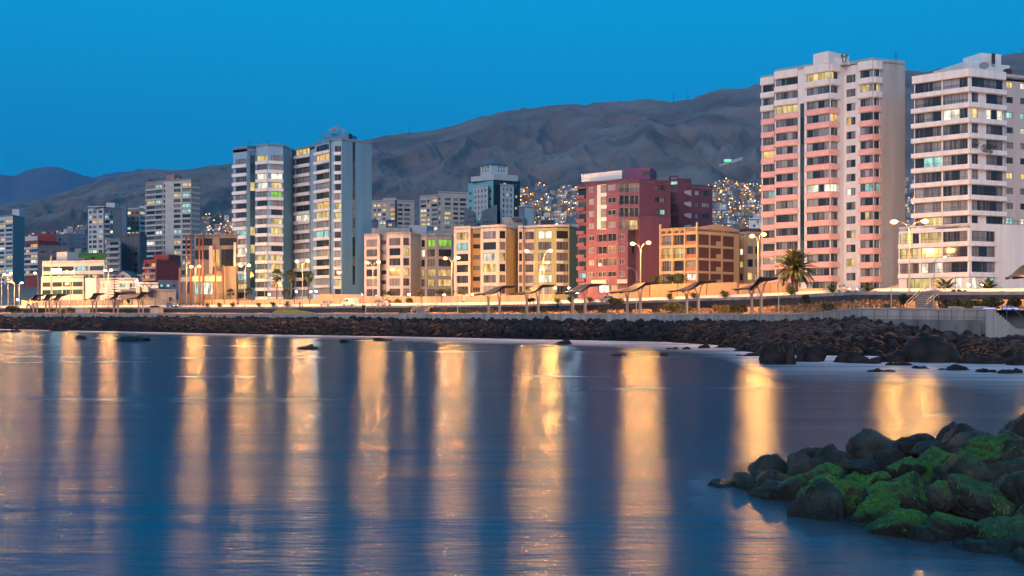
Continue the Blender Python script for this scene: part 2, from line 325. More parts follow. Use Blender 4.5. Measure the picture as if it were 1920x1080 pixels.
    n6 = N('ShaderNodeTexNoise'); n6.inputs['Scale'].default_value = 9; n6.inputs['Detail'].default_value = 10; n6.inputs['Roughness'].default_value = .65; L(ge.outputs['Position'], n6.inputs['Vector'])
    b = N('ShaderNodeBump'); b.inputs['Strength'].default_value = 1; b.inputs['Distance'].default_value = .16; L(n6.outputs['Fac'], b.inputs['Height']); L(b.outputs[0], p.inputs['Normal'])
    return m
M_water = water_mat(); M_algae = algae_rock_mat()

# ------------------------------------------------------------------ terrain
def strip(name, pxs, rows, m, smooth=False):
    """sheet along the shore; rows = list of functions px -> (d, z)"""
    V = []
    for f in rows:
        for px in pxs:
            d, z = f(px); p = pt(px, d); V.append((p.x, p.y, z))
    return struct(ob(name, np_mesh(name, V, grid_faces(len(rows), len(pxs)), m, smooth)))
PXS = list(range(-800, -100, 50)) + list(range(-100, 2101, 10)) + list(range(2150, 2701, 50))
# city floor and hills, one height field
gp = list(range(-760, -20, 12)) + list(range(-20, 1960, 4)) + list(range(1960, 2720, 12))
gd = [0] + list(np.geomspace(6, 40, 8)) ; far = list(np.linspace(420, 900, 22)) + list(np.linspace(912, 2500, 180)) + list(np.linspace(2510, 2640, 12)) + [2720, 2900, 3300, 4000]
V = []; rows = 0
for k, u in enumerate(list(np.linspace(0, 1, 14)) + far):
    for px in gp:
        d0 = d_wall(px) + 34
        d = (d0 + u * (400 + max(0, d0 - 330) - d0 + 0) if k < 14 else u)
        if k < 14: d = d0 + u * max(10, (418 - d0)) if d0 < 400 else d0 + u * 6
        else: d = max(d, d0 + 8 + (k - 13) * .5)
        if d <= 2600: z = ground_z(px, d)
        else:
            zr = ground_z(px, 2600); z = zr * (1 - .55 * min(1, (d - 2600) / 1400))
        V.append((ray(px) * d, d, z))
    rows += 1
struct(ob('hills', np_mesh('hills', V, grid_faces(rows, len(gp)), M_hill, True)))
# blue ranges far behind the bay
def far_range(name, d, xs, ys, amp, seed):
    V = []; cols = list(range(-900, 900, 8)); n = 40
    for j in range(n + 1):
        t = j / n
        for px in cols:
            e = (HY - interp(px, xs, ys)) / F * d; dd = d * (.72 + .28 * t)
            g = noise.fractal((px * .012 + seed, t * 2.2, seed), .9, 2.1, 6) * amp * (1 - .75 * t) * min(1, t * 3)
            V.append((ray(px) * dd, dd, -2 + e * t ** 1.15 + g))
    struct(ob(name, np_mesh(name, V, grid_faces(n + 1, len(cols)), M_hillfar, True)))
far_range('far_mountains', 8000, [-900, -300, 0, 25, 50, 75, 95, 130, 165, 190, 260, 330, 900], [420, 350, 325, 329, 317, 309, 311, 318, 325, 335, 350, 380, 480], 130, 4)
far_range('distant_mountains', 10500, [-900, 0, 150, 200, 240, 265, 285, 330, 430, 900], [420, 350, 335, 326, 319, 315, 319, 332, 345, 400], 120, 9)

# seabed and sea
b = MB(); b.quad((-2600, -600, -1.4), (1400, -600, -1.4), (1400, 2600, -1.4), (-2600, 2600, -1.4)); struct(b.build('seabed', mat('seabed', (.02, .05, .06), .95)))
xs = np.unique(np.concatenate([np.arange(-1500, -300, 25), np.arange(-300, 3, 4), np.arange(3, 32, .5), np.arange(32, 160, 3), np.arange(160, 700, 20)]))
ys = np.unique(np.concatenate([np.arange(-400, 10, 20), np.arange(10, 18, 2), np.arange(18, 46, .5), np.arange(46, 480, 3), np.arange(480, 1300, 25)]))
GX, GY = np.meshgrid(xs, ys)
def crest(px): return interp(px, [1380, 1440, 1500, 1600, 1700, 1800, 1920, 2200, 2600], [0, .22, .6, 1.0, 1.28, 1.45, 1.5, 1.6, 1.7])
def pile_d(px): return interp(px, [1380, 1440, 1520, 1600, 1800, 1920, 2200, 2600], [32, 30.2, 27.6, 25.6, 23.6, 22.6, 21, 20]), interp(px, [1380, 1440, 1520, 1600, 1800, 1920, 2200, 2600], [33.5, 34.5, 34, 33, 33.6, 33.8, 34, 34])
PX = np.where(GY > 1, CX + F * GX / np.maximum(GY, 1), -5000)
dw = np.interp(PX, PXS, [d_water(p) for p in PXS]); dist = dw - GY + (5 * np.sin(GX * .11 + 1.3 * np.sin(GY * .05)) + 4 * np.sin(GX * .047 + GY * .09) + 3 * np.sin(GX * .23 - GY * .16)) * np.clip((dw - GY) / 12, 0, 1)                 # metres to the waterline
foam = np.clip(1 - dist / np.interp(PX, [0, 900, 1450, 1920], [40, 44, 60, 66]), 0, 1) ** .9 * .66
foam = np.where(PX < -900, 0, foam); foam[GY < 60] = 0
sh = np.zeros_like(GX)
pd0 = np.interp(PX, [1380, 1440, 1520, 1600, 1800, 1920, 2200, 2600], [32, 30.2, 27.6, 25.6, 23.6, 22.6, 21, 20])
near = (GY > 18) & (GY < 45) & (PX > 1300) & (PX < 2700)
dd = np.clip(1 - np.clip(pd0 - GY, 0, 9) / 3.2, 0, 1) * np.clip((PX - 1330) / 90, 0, 1)
sh = np.where(near, np.where(GY < 35.5, dd, np.clip(1 - (GY - 35.5) / 2, 0, 1) * np.clip((PX - 1330) / 90, 0, 1)) * .62, 0)
foam = np.where(near, np.maximum(foam, np.clip(1 - np.abs(pd0 - GY - .5) / 5, 0, 1) * .10), foam)
me = np_mesh('sea', np.stack([GX.ravel(), GY.ravel(), np.zeros(GX.size)], 1), grid_faces(len(ys), len(xs)), M_water, True)
for nm, arr in (('foam', foam), ('shallow', sh)):
    a = me.attributes.new(nm, 'FLOAT', 'POINT'); a.data.foreach_set('value', arr.ravel().astype(np.float32))
struct(ob('sea', me))

# promenade, planted bed, retaining wall, road, pavement
dW = d_wall
strip('promenade', PXS, [lambda p: (dW(p) + .3, z_wall(p) - .12), lambda p: (dW(p) + 7.5, z_wall(p) - .02)], M_paving)
V = []; offs = [7.4, 9, 10.5, 12, 13.2, 14.1]
def bed_z(p, o):
    t = (o - 7.4) / 6.7; zb = z_wall(p); top = z_road(p) - interp(p, [0, 1200, 1350, 1600, 1900], [1.55, 1.5, 1.7, 1.3, .9])
    return zb - .05 + max(0, top - zb) * t + .16 * noise.noise((p * .05, o * .8, 2)) * min(1, 4 * t)
strip('planted_bed', PXS, [(lambda p, o=o: (dW(p) + o, bed_z(p, o))) for o in offs], M_earth, True)
strip('retaining_wall', PXS, [lambda p: (dW(p) + 14, z_wall(p) - .6), lambda p: (dW(p) + 14.02, z_road(p) - .35)], M_retain)['label'] = 'dark stone retaining wall below the coast road'
strip('kerb', PXS, [lambda p: (dW(p) + 13.9, z_road(p) - .36), lambda p: (dW(p) + 13.9, z_road(p) + .14), lambda p: (dW(p) + 14.5, z_road(p) + .14), lambda p: (dW(p) + 14.5, z_road(p) - .1)], M_conc)
strip('road', PXS, [lambda p: (dW(p) + 14.45, z_road(p)), lambda p: (dW(p) + 27, z_road(p) + .08)], M_asphalt)
for k, o in enumerate((17.6, 20.8, 24.0)):
    mk = MB()
    for px in range(-100, 2101, 6 if o != 20.8 else 3):
        q = [(pt(px, dW(px) + o), z_road(px)), (pt(px + 2, dW(px + 2) + o), z_road(px + 2)), (pt(px + 2, dW(px + 2) + o + .16), z_road(px + 2)), (pt(px, dW(px) + o + .16), z_road(px))]
        mk.quad(*[(a.x, a.y, z + .08 * (o - 14.45) / 12.55 + .006) for a, z in q])
    struct(mk.build('road_marking', mat('road paint', (.75, .74, .7), .7, .1), recalc=False))
strip('pavement', PXS, [lambda p: (dW(p) + 27, z_road(p) - .2), lambda p: (dW(p) + 27, z_road(p) + .2), lambda p: (dW(p) + 34.2, z_road(p) + .26)], M_paving)
# low white wall added beyond the lanes in place of headlight trails
b = strip('light_trail_wall', PXS, [lambda p: (dW(p) + 28.4, z_road(p) + .1), lambda p: (dW(p) + 28.4, z_road(p) + .92), lambda p: (dW(p) + 28.75, z_road(p) + .92), lambda p: (dW(p) + 28.75, z_road(p) + .1)], M_white)
del b['kind']; tag(b, 'long low white wall standing in for car light trails along the coast road', 'light trail stand-in')

# seawall: pale upper courses, darker battered foot on the right
root = thing('seawall', 'long grey concrete seawall above the dark rocks, stained and jointed', 'seawall', (0, 150, 0))
def wall_strip(name, pxs, rows, m):
    o = strip(name, pxs, rows, m); del o['kind']; o.parent = root; o.matrix_parent_inverse = Matrix.Translation((0, -150, 0)); return o
wall_strip('wall_core', [p for p in PXS if p <= 1850], [lambda p: (dW(p) + .42, z_wall(p) - 4.4), lambda p: (dW(p) + .36, z_wall(p) - .15), lambda p: (dW(p) + 1.2, z_wall(p) - .14)], M_conc_dark)
edges = list(range(-800, -100, 60)) + list(range(-100, 1400, 36)) + list(range(1400, 1836, 24)) + [1852]
for a, c in zip(edges[:-1], edges[1:]):      # one cast length after another with open joints
    ps = list(np.linspace(a + .5 * (1 if c > -100 else 0), c - .4, 5)); j = R.uniform(-.04, .04)
    wall_strip('wall_panel', ps, [lambda p, j=j: (dW(p) + j + .4, z_wall(p) - 4.2), lambda p, j=j: (dW(p) + j, z_wall(p) - 1.15), lambda p, j=j: (dW(p) + j - .05, z_wall(p) - 1.1), lambda p, j=j: (dW(p) + j - .05, z_wall(p) - .16), lambda p, j=j: (dW(p) + .5, z_wall(p) - .16)], M_conc)
    wall_strip('coping', ps, [lambda p: (dW(p) - .16, z_wall(p) - .16), lambda p: (dW(p) - .16, z_wall(p) + .0), lambda p: (dW(p) + .42, z_wall(p)), lambda p: (dW(p) + .42, z_wall(p) - .14)], M_coping)
for a in range(1841, 2680, 40):
    ps = list(np.linspace(a, a + 39.5, 5))
    wall_strip('wall_panel', ps, [lambda p: (dW(p) + 2.6, z_wall(p) - 7), lambda p: (dW(p) + 2.6, z_wall(p) - .16), lambda p: (dW(p) + 3.2, z_wall(p) - .16)], M_conc_dark)
for a in range(1560, 1840, 40):
    ps = list(np.linspace(a, min(a + 39.6, 1840), 5))
    wall_strip('wall_footing', ps, [lambda p: (dW(p) - 2.2, z_wall(p) - 6.4), lambda p: (dW(p) - .35, z_wall(p) - 1.55), lambda p: (dW(p) + .1, z_wall(p) - 1.5)], M_conc_dark)
lo = MB()      # stair landing and flight at the right end
for k in range(9):
    a = pt(1846, 143.4); lo.box(a.x + .55 + k * .34, a.y - 1.5, z_wall(1846) - 4.4, a.x + .55 + (k + 1) * .34 + (6 if k == 8 else 0), a.y + 1.2, z_wall(1846) - .25 - k * .29)
lo.build('stair_flight', M_conc, root, loc=(0, -150, 0))
lo = MB(); a = pt(1842, 144)
q = [(a.x - .4, z_wall(1840)), (a.x + .5, z_wall(1840) - .02), (a.x + 2.5, z_wall(1840) - 2.6), (a.x + 13, z_wall(1840) - 2.75), (a.x + 13, z_wall(1840) - 6), (a.x - .2, z_wall(1840) - 6)]
i = len(lo.v); lo.v += [(x, a.y - 1.9, z) for x, z in q] + [(x, a.y - 1.5, z) for x, z in q]; n = len(q)
lo.f += [tuple(range(n)), tuple(range(2 * n - 1, n - 1, -1))] + [(k, (k + 1) % n, n + (k + 1) % n, n + k) for k in range(n)]; lo.mi += [0] * (n + 2)
lo.build('stair_stringer', M_conc, root, loc=(0, -150, 0))
lo = MB(); lo.tube([(a.x + 2.6, a.y - 1.3, z_wall(1840) - 1.7), (a.x + 2.6, a.y - 1.3, z_wall(1840) + .75)], .05); lo.tube([(a.x + 2.6, a.y - 1.3, z_wall(1840) + .75), (a.x + 4.6, a.y - 1.3, z_wall(1840) - 1.0)], .05); lo.tube([(a.x + 4.5, a.y - 1.3, z_wall(1840) - 2.9), (a.x + 4.5, a.y - 1.3, z_wall(1840) - 1.0)], .05)
lo.build('handrail', M_conc_dark, root, loc=(0, -150, 0))

# ------------------------------------------------------------------ boulders
def rock_shape(sub, seed, nplanes=13, rough=.05, lo=.68, k=16, crack=0):
    rr = np.random.RandomState(seed); V, Fc = ICO(sub); D = np.array(V)
    N = rr.normal(size=(nplanes, 3)); N /= np.linalg.norm(N, axis=1)[:, None]; dist = rr.uniform(lo, 1.0, nplanes)
    c = np.maximum(D @ N.T, 1e-3); r = dist[None] / c; r = np.minimum(r, 1.25)
    r = -np.log(np.exp(-k * r).sum(1)) / k
    if rough:
        o = rr.uniform(-50, 50, 3)
        r = r * np.array([1 + rough * (noise.fractal(Vector(v) * 1.9 + Vector(o), .8, 2.2, 5)) for v in V])
    if crack:      # worn joints and pits
        o2 = Vector(rr.uniform(-50, 50, 3)); r = r * np.array([1 - crack * max(0, 1 - 9 * abs(noise.noise(Vector(v) * 1.6 + o2 + noise.noise_vector(Vector(v) * 4) * .15))) - crack * .5 * max(0, noise.noise(Vector(v) * 9 + o2)) for v in V])
    return D * r[:, None] * rr.uniform(.8, 1.2, 3)[None], np.array(Fc)
def rock_mesh(name, sub, seed, m, smooth=True, **k):
    V, Fc = rock_shape(sub, seed, **k); me = np_mesh(name, V, Fc, m, smooth); return me

# dark bank the armour lies on
bank = [(lambda p, t=t: (d_water(p) - 2 + (dW(p) + .6 - d_water(p) + 2) * t, -1.2 + (z_rocktop(p) + .7) * (t ** .8))) for t in np.linspace(0, 1, 9)]
strip('shore_bank', PXS, bank, M_rockwet, True)
small = [rock_shape(2, 40 + k, 12, .06) for k in range(9)]; tiny = [rock_shape(1, 70 + k, 10, 0) for k in range(9)]
arm = [rock_mesh('armour_rock', 3, 20 + k, M_rock, smooth=True, rough=.09, nplanes=14) for k in range(8)]
armw = [me.copy() for me in arm]
for me in armw: me.materials.clear(); me.materials.append(M_rockwet)
rocks = []; px = -150.0
while px < 2010:
    d1 = d_water(px); d2 = dW(px) - .2; tang = (pt(px + 5, dW(px + 5)) - pt(px, dW(px))).length / 5
    sp = interp(px, [-150, 400, 1000, 1500], [1.7, 1.35, 1.2, 1.1])
    n = max(4, int(math.hypot(d2 - d1, z_rocktop(px)) / sp))
    for k in range(n + 1):
        t = (k + R.uniform(-.35, .35)) / n; q = px + R.uniform(-.4, .4) * sp / tang
        d = d_water(q) + (dW(q) - d_water(q)) * t; z = -.1 + z_rocktop(q) * max(0, min(1, t)) ** .8
        r = sp * R.choice((.42, .5, .56, .62, .72)); rocks.append((px_d := (q, d), z + R.uniform(-.25, .2), r, t))
    px += sp / tang * .93
rocks = [r for r in rocks if not (1705 < r[0][0] < 1800 and r[3] < .75)]
def rsize(r): return r[2] / r[0][1] * (1 if -5 < r[0][0] < 1925 else 0) * (0.2 if r[3] > 1.02 else 1)
rocks.sort(key=rsize, reverse=True)
def rnd_rot(): return Matrix.Rotation(R.uniform(0, 6.28), 3, 'Z') @ Matrix.Rotation(R.uniform(0, 6.28), 3, 'X') @ Matrix.Rotation(R.uniform(0, 6.28), 3, 'Y')
for (q, d), z, r, t in rocks[:240]:
    p = pt(q, d); o = ob('boulder', R.choice(armw if t < .36 + R.uniform(-.1, .12) else arm), None, (p.x, p.y, z)); o.rotation_euler = rnd_rot().to_euler()
    s = r * 1.12; o.scale = (s * R.uniform(.85, 1.25), s * R.uniform(.85, 1.2), s * R.uniform(.8, 1.05))
    tag(o, 'dark grey angular boulder among the near rock armour heaped below the seawall', 'boulder', 'boulders heaped below the near end of the seawall')
VV = [[], []]; FF = [[], []]; no = [0, 0]
for (q, d), z, r, t in rocks[240:]:
    p = pt(q, d); w = 1 if t < .34 + R.uniform(-.1, .12) else 0
    V, Fc = R.choice(small if q > 700 else tiny if q < 250 else small); m3 = np.array(rnd_rot()); s = r * 1.15
    V = (V @ m3.T) * np.array([R.uniform(.85, 1.25), R.uniform(.85, 1.2), R.uniform(.8, 1.05)]) * s + np.array([p.x, p.y, z])
    VV[w].append(V); FF[w].append(Fc + no[w]); no[w] += len(V)
me = np_mesh('rock_armour', np.concatenate(VV[0] + VV[1]), np.concatenate(FF[0] + [f + no[0] for f in FF[1]]), [M_rock, M_rockwet], False)
mi = np.zeros(len(me.polygons), np.int32); mi[sum(len(f) for f in FF[0]):] = 1; me.polygons.foreach_set('material_index', mi)
tag(ob('rock_armour', me), 'long bank of dark boulders heaped along the foot of the seawall', 'rock armour', None, 'stuff')

# single rocks standing in the surf
def crag_mesh(seed, m):
    rr = random.Random(seed); VV = []; FF = []; n = 0
    for k in range(9):
        V, Fc = rock_shape(3, seed * 13 + k, 12, .12, .55, 45); s = rr.uniform(.34, .62); a = rr.uniform(0, 6.28); q = rr.uniform(.1, .75) if k else 0
        VV.append(V * s * np.array([1, 1, rr.uniform(.8, 1.5)]) + np.array([math.cos(a) * q, math.sin(a) * q, rr.uniform(-.3, .45) * (1 - q)])); FF.append(Fc + n); n += len(V)
    return np_mesh('sea_rock', np.concatenate(VV), np.concatenate(FF), m, False)
def surf_rock(px, py, w, h, label, seed, m=None, cat='rock', deep=1.0, group=None):
    d = H * F / (py + h * .35 - HY); p = pt(px, d); sc = d / F
    o = ob('sea_rock', crag_mesh(seed, m or M_rockwet) if seed != 360 else rock_mesh('sea_rock', 4, seed, m, rough=.12, nplanes=26, lo=.8, k=24), None, (p.x, p.y, -.15 * h * sc))
    o.scale = (w * sc * .56, max(1.0, min(w * sc * .4, 4)), h * sc * (1.25 if seed == 360 else 1.15)); tag(o, label, cat, group); return o
for k, (px, py, w, h, l) in enumerate([
    (25, 620, 34, 9, 'dark pointed rock standing in the mist at the far left shore'), (103, 619, 38, 6, 'low flat rock awash close under the armour beneath the first shelters'),
    (148, 633, 30, 8, 'small dark humped rock in the surf below the glass office'), (246, 636, 70, 10, 'wide dark whaleback rock lying in the surf below the white house'),
    (577, 651, 48, 10, 'jagged dark rock alone in the orange reflection below the blue towers'), (647, 640, 28, 6, 'small rounded rock awash below the taller blue tower'), (718, 637, 30, 6, 'low rock awash between small stones below the beige block'),
    (1052, 643, 42, 9, 'low dark rock beside the pink reflection below the yellow block'), (1163, 665, 32, 7, 'low dark rock inside the brightest reflection below the maroon block'),
    (1245, 665, 24, 7, 'little rock at the right rim of the brightest reflection'), (1262, 653, 22, 5, 'small stone awash left of the twin stones below the tan house'), (1287, 653, 18, 6, 'small stone awash right of its twin below the tan house'),
    (1320, 650, 26, 8, 'knobbly dark rock in pale surf off the rocky point'), (1352, 650, 28, 6, 'flat dark rock in pale surf just off the rocky point'), (1392, 655, 42, 9, 'broad dark rock touching the rocky point on its left'),
    (1403, 664, 56, 8, 'long low ledge running out left of the rocky point'),
    (1686, 682, 40, 8, 'dark rock rising from blue mist below the pink tower'), (1726, 688, 28, 8, 'small dark rock in the orange glow right of the misty rock'),
    (1788, 689, 56, 14, 'rounded dark rock in blue mist before the great round boulder'), (1846, 694, 34, 10, 'dark rock in blue mist near the right edge, smaller of a pair'), (1893, 695, 48, 13, 'dark rock in blue mist at the right edge, larger of a pair'),
    (1653, 695, 40, 6, 'nearly drowned flat rock left of the misty rocks'), (1625, 678, 60, 8, 'low dim ledge veiled by surf below the pink tower')]):
    surf_rock(px, py, w, h, l, 300 + k)
M_brown = mat('brown rock', (.024, .017, .016), .8, .45, 1.6, 1.0, 2.5, spec=.2)
o = surf_rock(1752, 662, 100, 52, 'great round brown-black boulder against the seawall foot, largest on the shore', 360, M_brown, 'boulder'); o.location.y += 2.2; o.scale.z *= .92; o.location.z += .2
for k, (px, py, w, h, l) in enumerate([(1468, 668, 62, 42, 'steep craggy rock at the tip of the rocky point'), (1515, 668, 70, 28, 'dark broken rock forming the back of the rocky point'), (1590, 672, 80, 22, 'low brown rock shelf along the foot of the armour below the pink tower'), (1655, 672, 80, 20, 'flat dark shelf left of the great round boulder'), (1835, 672, 90, 26, 'dark broken shelf right of the great round boulder'), (1910, 676, 70, 24, 'dark shelf at the right edge below the stairs')]):
    surf_rock(px, py, w, h, l, 380 + k, M_brown)

M_weed = mat('green algae', (.025, .085, .008), .6, .5, 3, col2=(.06, .20, .012))
# foreground heap, each boulder its own object
big = [rock_mesh('heap_boulder', 5, 500 + k, M_algae, rough=.11, nplanes=12, lo=.58, k=45, crack=.075) for k in range(10)]
heap = []
for row, t in enumerate((.0, .14, .3, .46, .63, .81, 1.0, 1.18)):
    px = 1372 + row * 14
    while px < 2120:
        n0, n1 = pile_d(px); d = n0 + (n1 - n0) * t; c = crest(px)
        r = R.choice((.42, .5, .6, .7, .8, .95)) * interp(px, [1380, 1500, 1700, 1920], [.6, .85, 1.0, 1.05]) * (.85 if t > .9 else 1)
        z = c * math.sin(min(t, 1.0) * math.pi / 2) ** .9 - r * (.52 + .38 * min(1, max(0, (t - .3) / .4))) - (.4 if t > 1.1 else 0) - (.12 if t == 0 else 0)
        heap.append((px + R.uniform(-18, 18), d + R.uniform(-.5, .5), z + R.uniform(-.16, .16), r, t)); px += r * 2 * F / d * R.uniform(.62, .82)
words = {0: 'half sunk in still blue water at the heap foot', 1: 'just above the waterline of the near heap', 2: 'in the lower middle of the near heap', 3: 'in the upper middle of the near heap', 4: 'high on the near heap', 5: 'along the crest of the near heap', 6: 'behind the crest of the near heap'}
heap_l = {}
for px, d, z, r, t in heap:
    p = pt(px, d); o = ob('boulder', R.choice(big), None, (p.x, p.y, z)); e = rnd_rot().to_euler(); o.rotation_euler = e
    o.scale = (r * R.uniform(.95, 1.35), r * R.uniform(.85, 1.15), r * R.uniform(.8, 1.05))
    mossy = interp(px, [1380, 1470, 1520, 1700, 1800, 1990], [.1, .55, 1.0, .95, .75, .4]) * (1 if .1 < t < .75 else .45 if t < .1 else .1) + R.uniform(-.2, .15)
    o['moss'] = mossy
    row = min(6, int(t * 5.3 + .5)); look = 'algae-green wet boulder ' if mossy > .38 else 'bare grey-green boulder '
    if mossy > .45:      # strands of algae hanging on the upper faces
        M3 = e.to_matrix(); sc_ = o.scale; rr_ = random.Random(int(px * 7)); P_ = []; vs = o.data.vertices
        for _ in range(1500):
            v = vs[rr_.randrange(len(vs))]; nn = (M3 @ Vector((v.normal.x / sc_.x, v.normal.y / sc_.y, v.normal.z / sc_.z))).normalized(); w_ = M3 @ Vector((v.co.x * sc_.x, v.co.y * sc_.y, v.co.z * sc_.z))
            if nn.z > .25 and nn.z + 1.6 * noise.noise((w_ + o.location) * 1.7) > .72 and (w_ + o.location).z > .12: P_.append((w_, nn))
        if len(P_) > 60:
            b = MB()
            for w_, nn in P_[:520]:
                sd = nn.cross(Vector((rr_.gauss(0, 1), rr_.gauss(0, 1), rr_.gauss(0, 1)))).normalized(); dn = (Vector((0, 0, -1)) + nn * .55 + sd * .35).normalized(); l = rr_.uniform(.05, .15); sd = dn.cross(nn).normalized() * rr_.uniform(.010, .022); r0 = w_ + nn * .006
                b.v += [tuple(r0 - sd), tuple(r0 + sd), tuple(r0 + dn * l + nn * .02)]; i = len(b.v); b.f.append((i - 3, i - 2, i - 1)); b.mi.append(0)
            q = b.build('algae', M_weed, o, False); q.matrix_parent_inverse = o.matrix_basis.inverted() @ Matrix.Translation(o.location); q['kind'] = 'stuff'
    heap_l.setdefault(('large ' if r > .78 else '') + look + words[row], []).append((px, o, look.strip() + 's ' + words[row], t))

ordw = ['first', 'second', 'third', 'fourth', 'fifth', 'sixth', 'seventh', 'eighth', 'ninth', 'tenth', 'eleventh', 'twelfth', 'thirteenth', 'fourteenth', 'fifteenth', 'sixteenth', 'seventeenth', 'eighteenth', 'nineteenth', 'twentieth'] + ['farthest'] * 30
for base, lst in heap_l.items():
    lst.sort(key=lambda q: q[0]); seen = [q for q in lst if q[0] < 1935 and q[3] < 1.1]
    for k, (px, o, g, t) in enumerate(lst):
        if t >= 1.1: tag(o, 'dark boulder behind the crest of the near heap', 'boulder', 'boulders behind the crest of the near heap')
        elif px >= 1935: tag(o, 'dark boulder of the near heap beyond the right edge', 'boulder', 'boulders of the near heap beyond the right edge')
        else: tag(o, base + (', %s from left' % ordw[seen.index((px, o, g, t))] if len(seen) > 1 else ''), 'boulder', g)
# ------------------------------------------------------------------ building kit
G_dark = glass_mat('dark glass', (.018, .02, .025), (.27, .26, .25))
G_cool = glass_mat('cool glass', (.022, .032, .04), (.34, .37, .39))  # pale ends of the dark and cool glass also paint in reflected sky
G_black = glass_mat('black glass', (.006, .007, .008), (.03, .03, .03))
G_teal = glass_mat('teal glass', (.01, .04, .05), (.05, .13, .15))
L_warm = emis('lit room warm', (1.0, .62, .22), 1.15, False, True)
L_yel = emis('lit room yellow', (1.0, .74, .28), 1.0, False, True)
L_white = emis('lit room white', (1.0, .93, .72), 1.4, False, True)
L_teal = emis('lit room teal', (.50, .95, .85), .9, False, True)
L_green = emis('lit room green', (.45, .95, .12), .8, False, True)
LIT = {'w': (L_warm, 'window lit warm orange'), 'y': (L_yel, 'window lit soft yellow'), 'b': (L_white, 'window lit bright cream'), 't': (L_teal, 'window lit pale teal'), 'g': (L_green, 'window lit green')}
Fr_dark = mat('bronze frame', (.035, .028, .026), .5, .1)
Fr_white = mat('white frame', (.62, .62, .60), .5, .05)
Fr_red = mat('rust frame', (.10, .04, .03), .6, .15)
M_metal = mat('dark metal', (.06, .06, .065), .5, .1, metal=.3)
M_roof = mat('flat roof', (.20, .19, .19), .95, .2, .8)

class Face:
    def __init__(s, B, a, c):
        s.B = B; s.a = Vector(a); s.c = Vector(c); s.L = (s.c - s.a).length; s.u = (s.c - s.a) / s.L
        s.inn = Vector((-s.u.y, s.u.x)); s.rz = math.atan2(s.u.y, s.u.x)
    def U(s, px):
        r = Vector((ray(px), 1)); return (s.a.x - r.x * s.a.y) / (r.x * s.u.y - s.u.x)
    def W(s, u, y, z): p = s.a + s.u * u + s.inn * y; return Vector((p.x, p.y, z))

_wm = {}
def window_mesh(w, h, n, fm, rail, transom):
    k = (round(w, 2), round(h, 2), n, fm.name, rail, transom)
    if k not in _wm:
        b = MB(); t = .07
        b.box(0, 0, 0, w, .09, t); b.box(0, 0, h - t, w, .09, h); b.box(0, 0, t, t, .09, h - t); b.box(w - t, 0, t, w, .09, h - t)
        for i in range(1, n): x = w * i / n; b.box(x - .03, .012, t, x + .03, .085, h - t)
        if transom: b.box(t, .015, h * transom - .025, w - t, .08, h * transom + .025)
        if rail: b.box(.02, -.10, .32 * h, w - .02, -.06, .32 * h + .05)
        _wm[k] = b.mesh('window', fm)
    return _wm[k]
_pm = {}
def pane_mesh(w, h):
    k = (round(w, 2), round(h, 2))
    if k not in _pm:
        b = MB(); b.box(0, 0, 0, w, .02, h); _pm[k] = b.mesh('pane', G_dark)
    return _pm[k]
_bm = {}

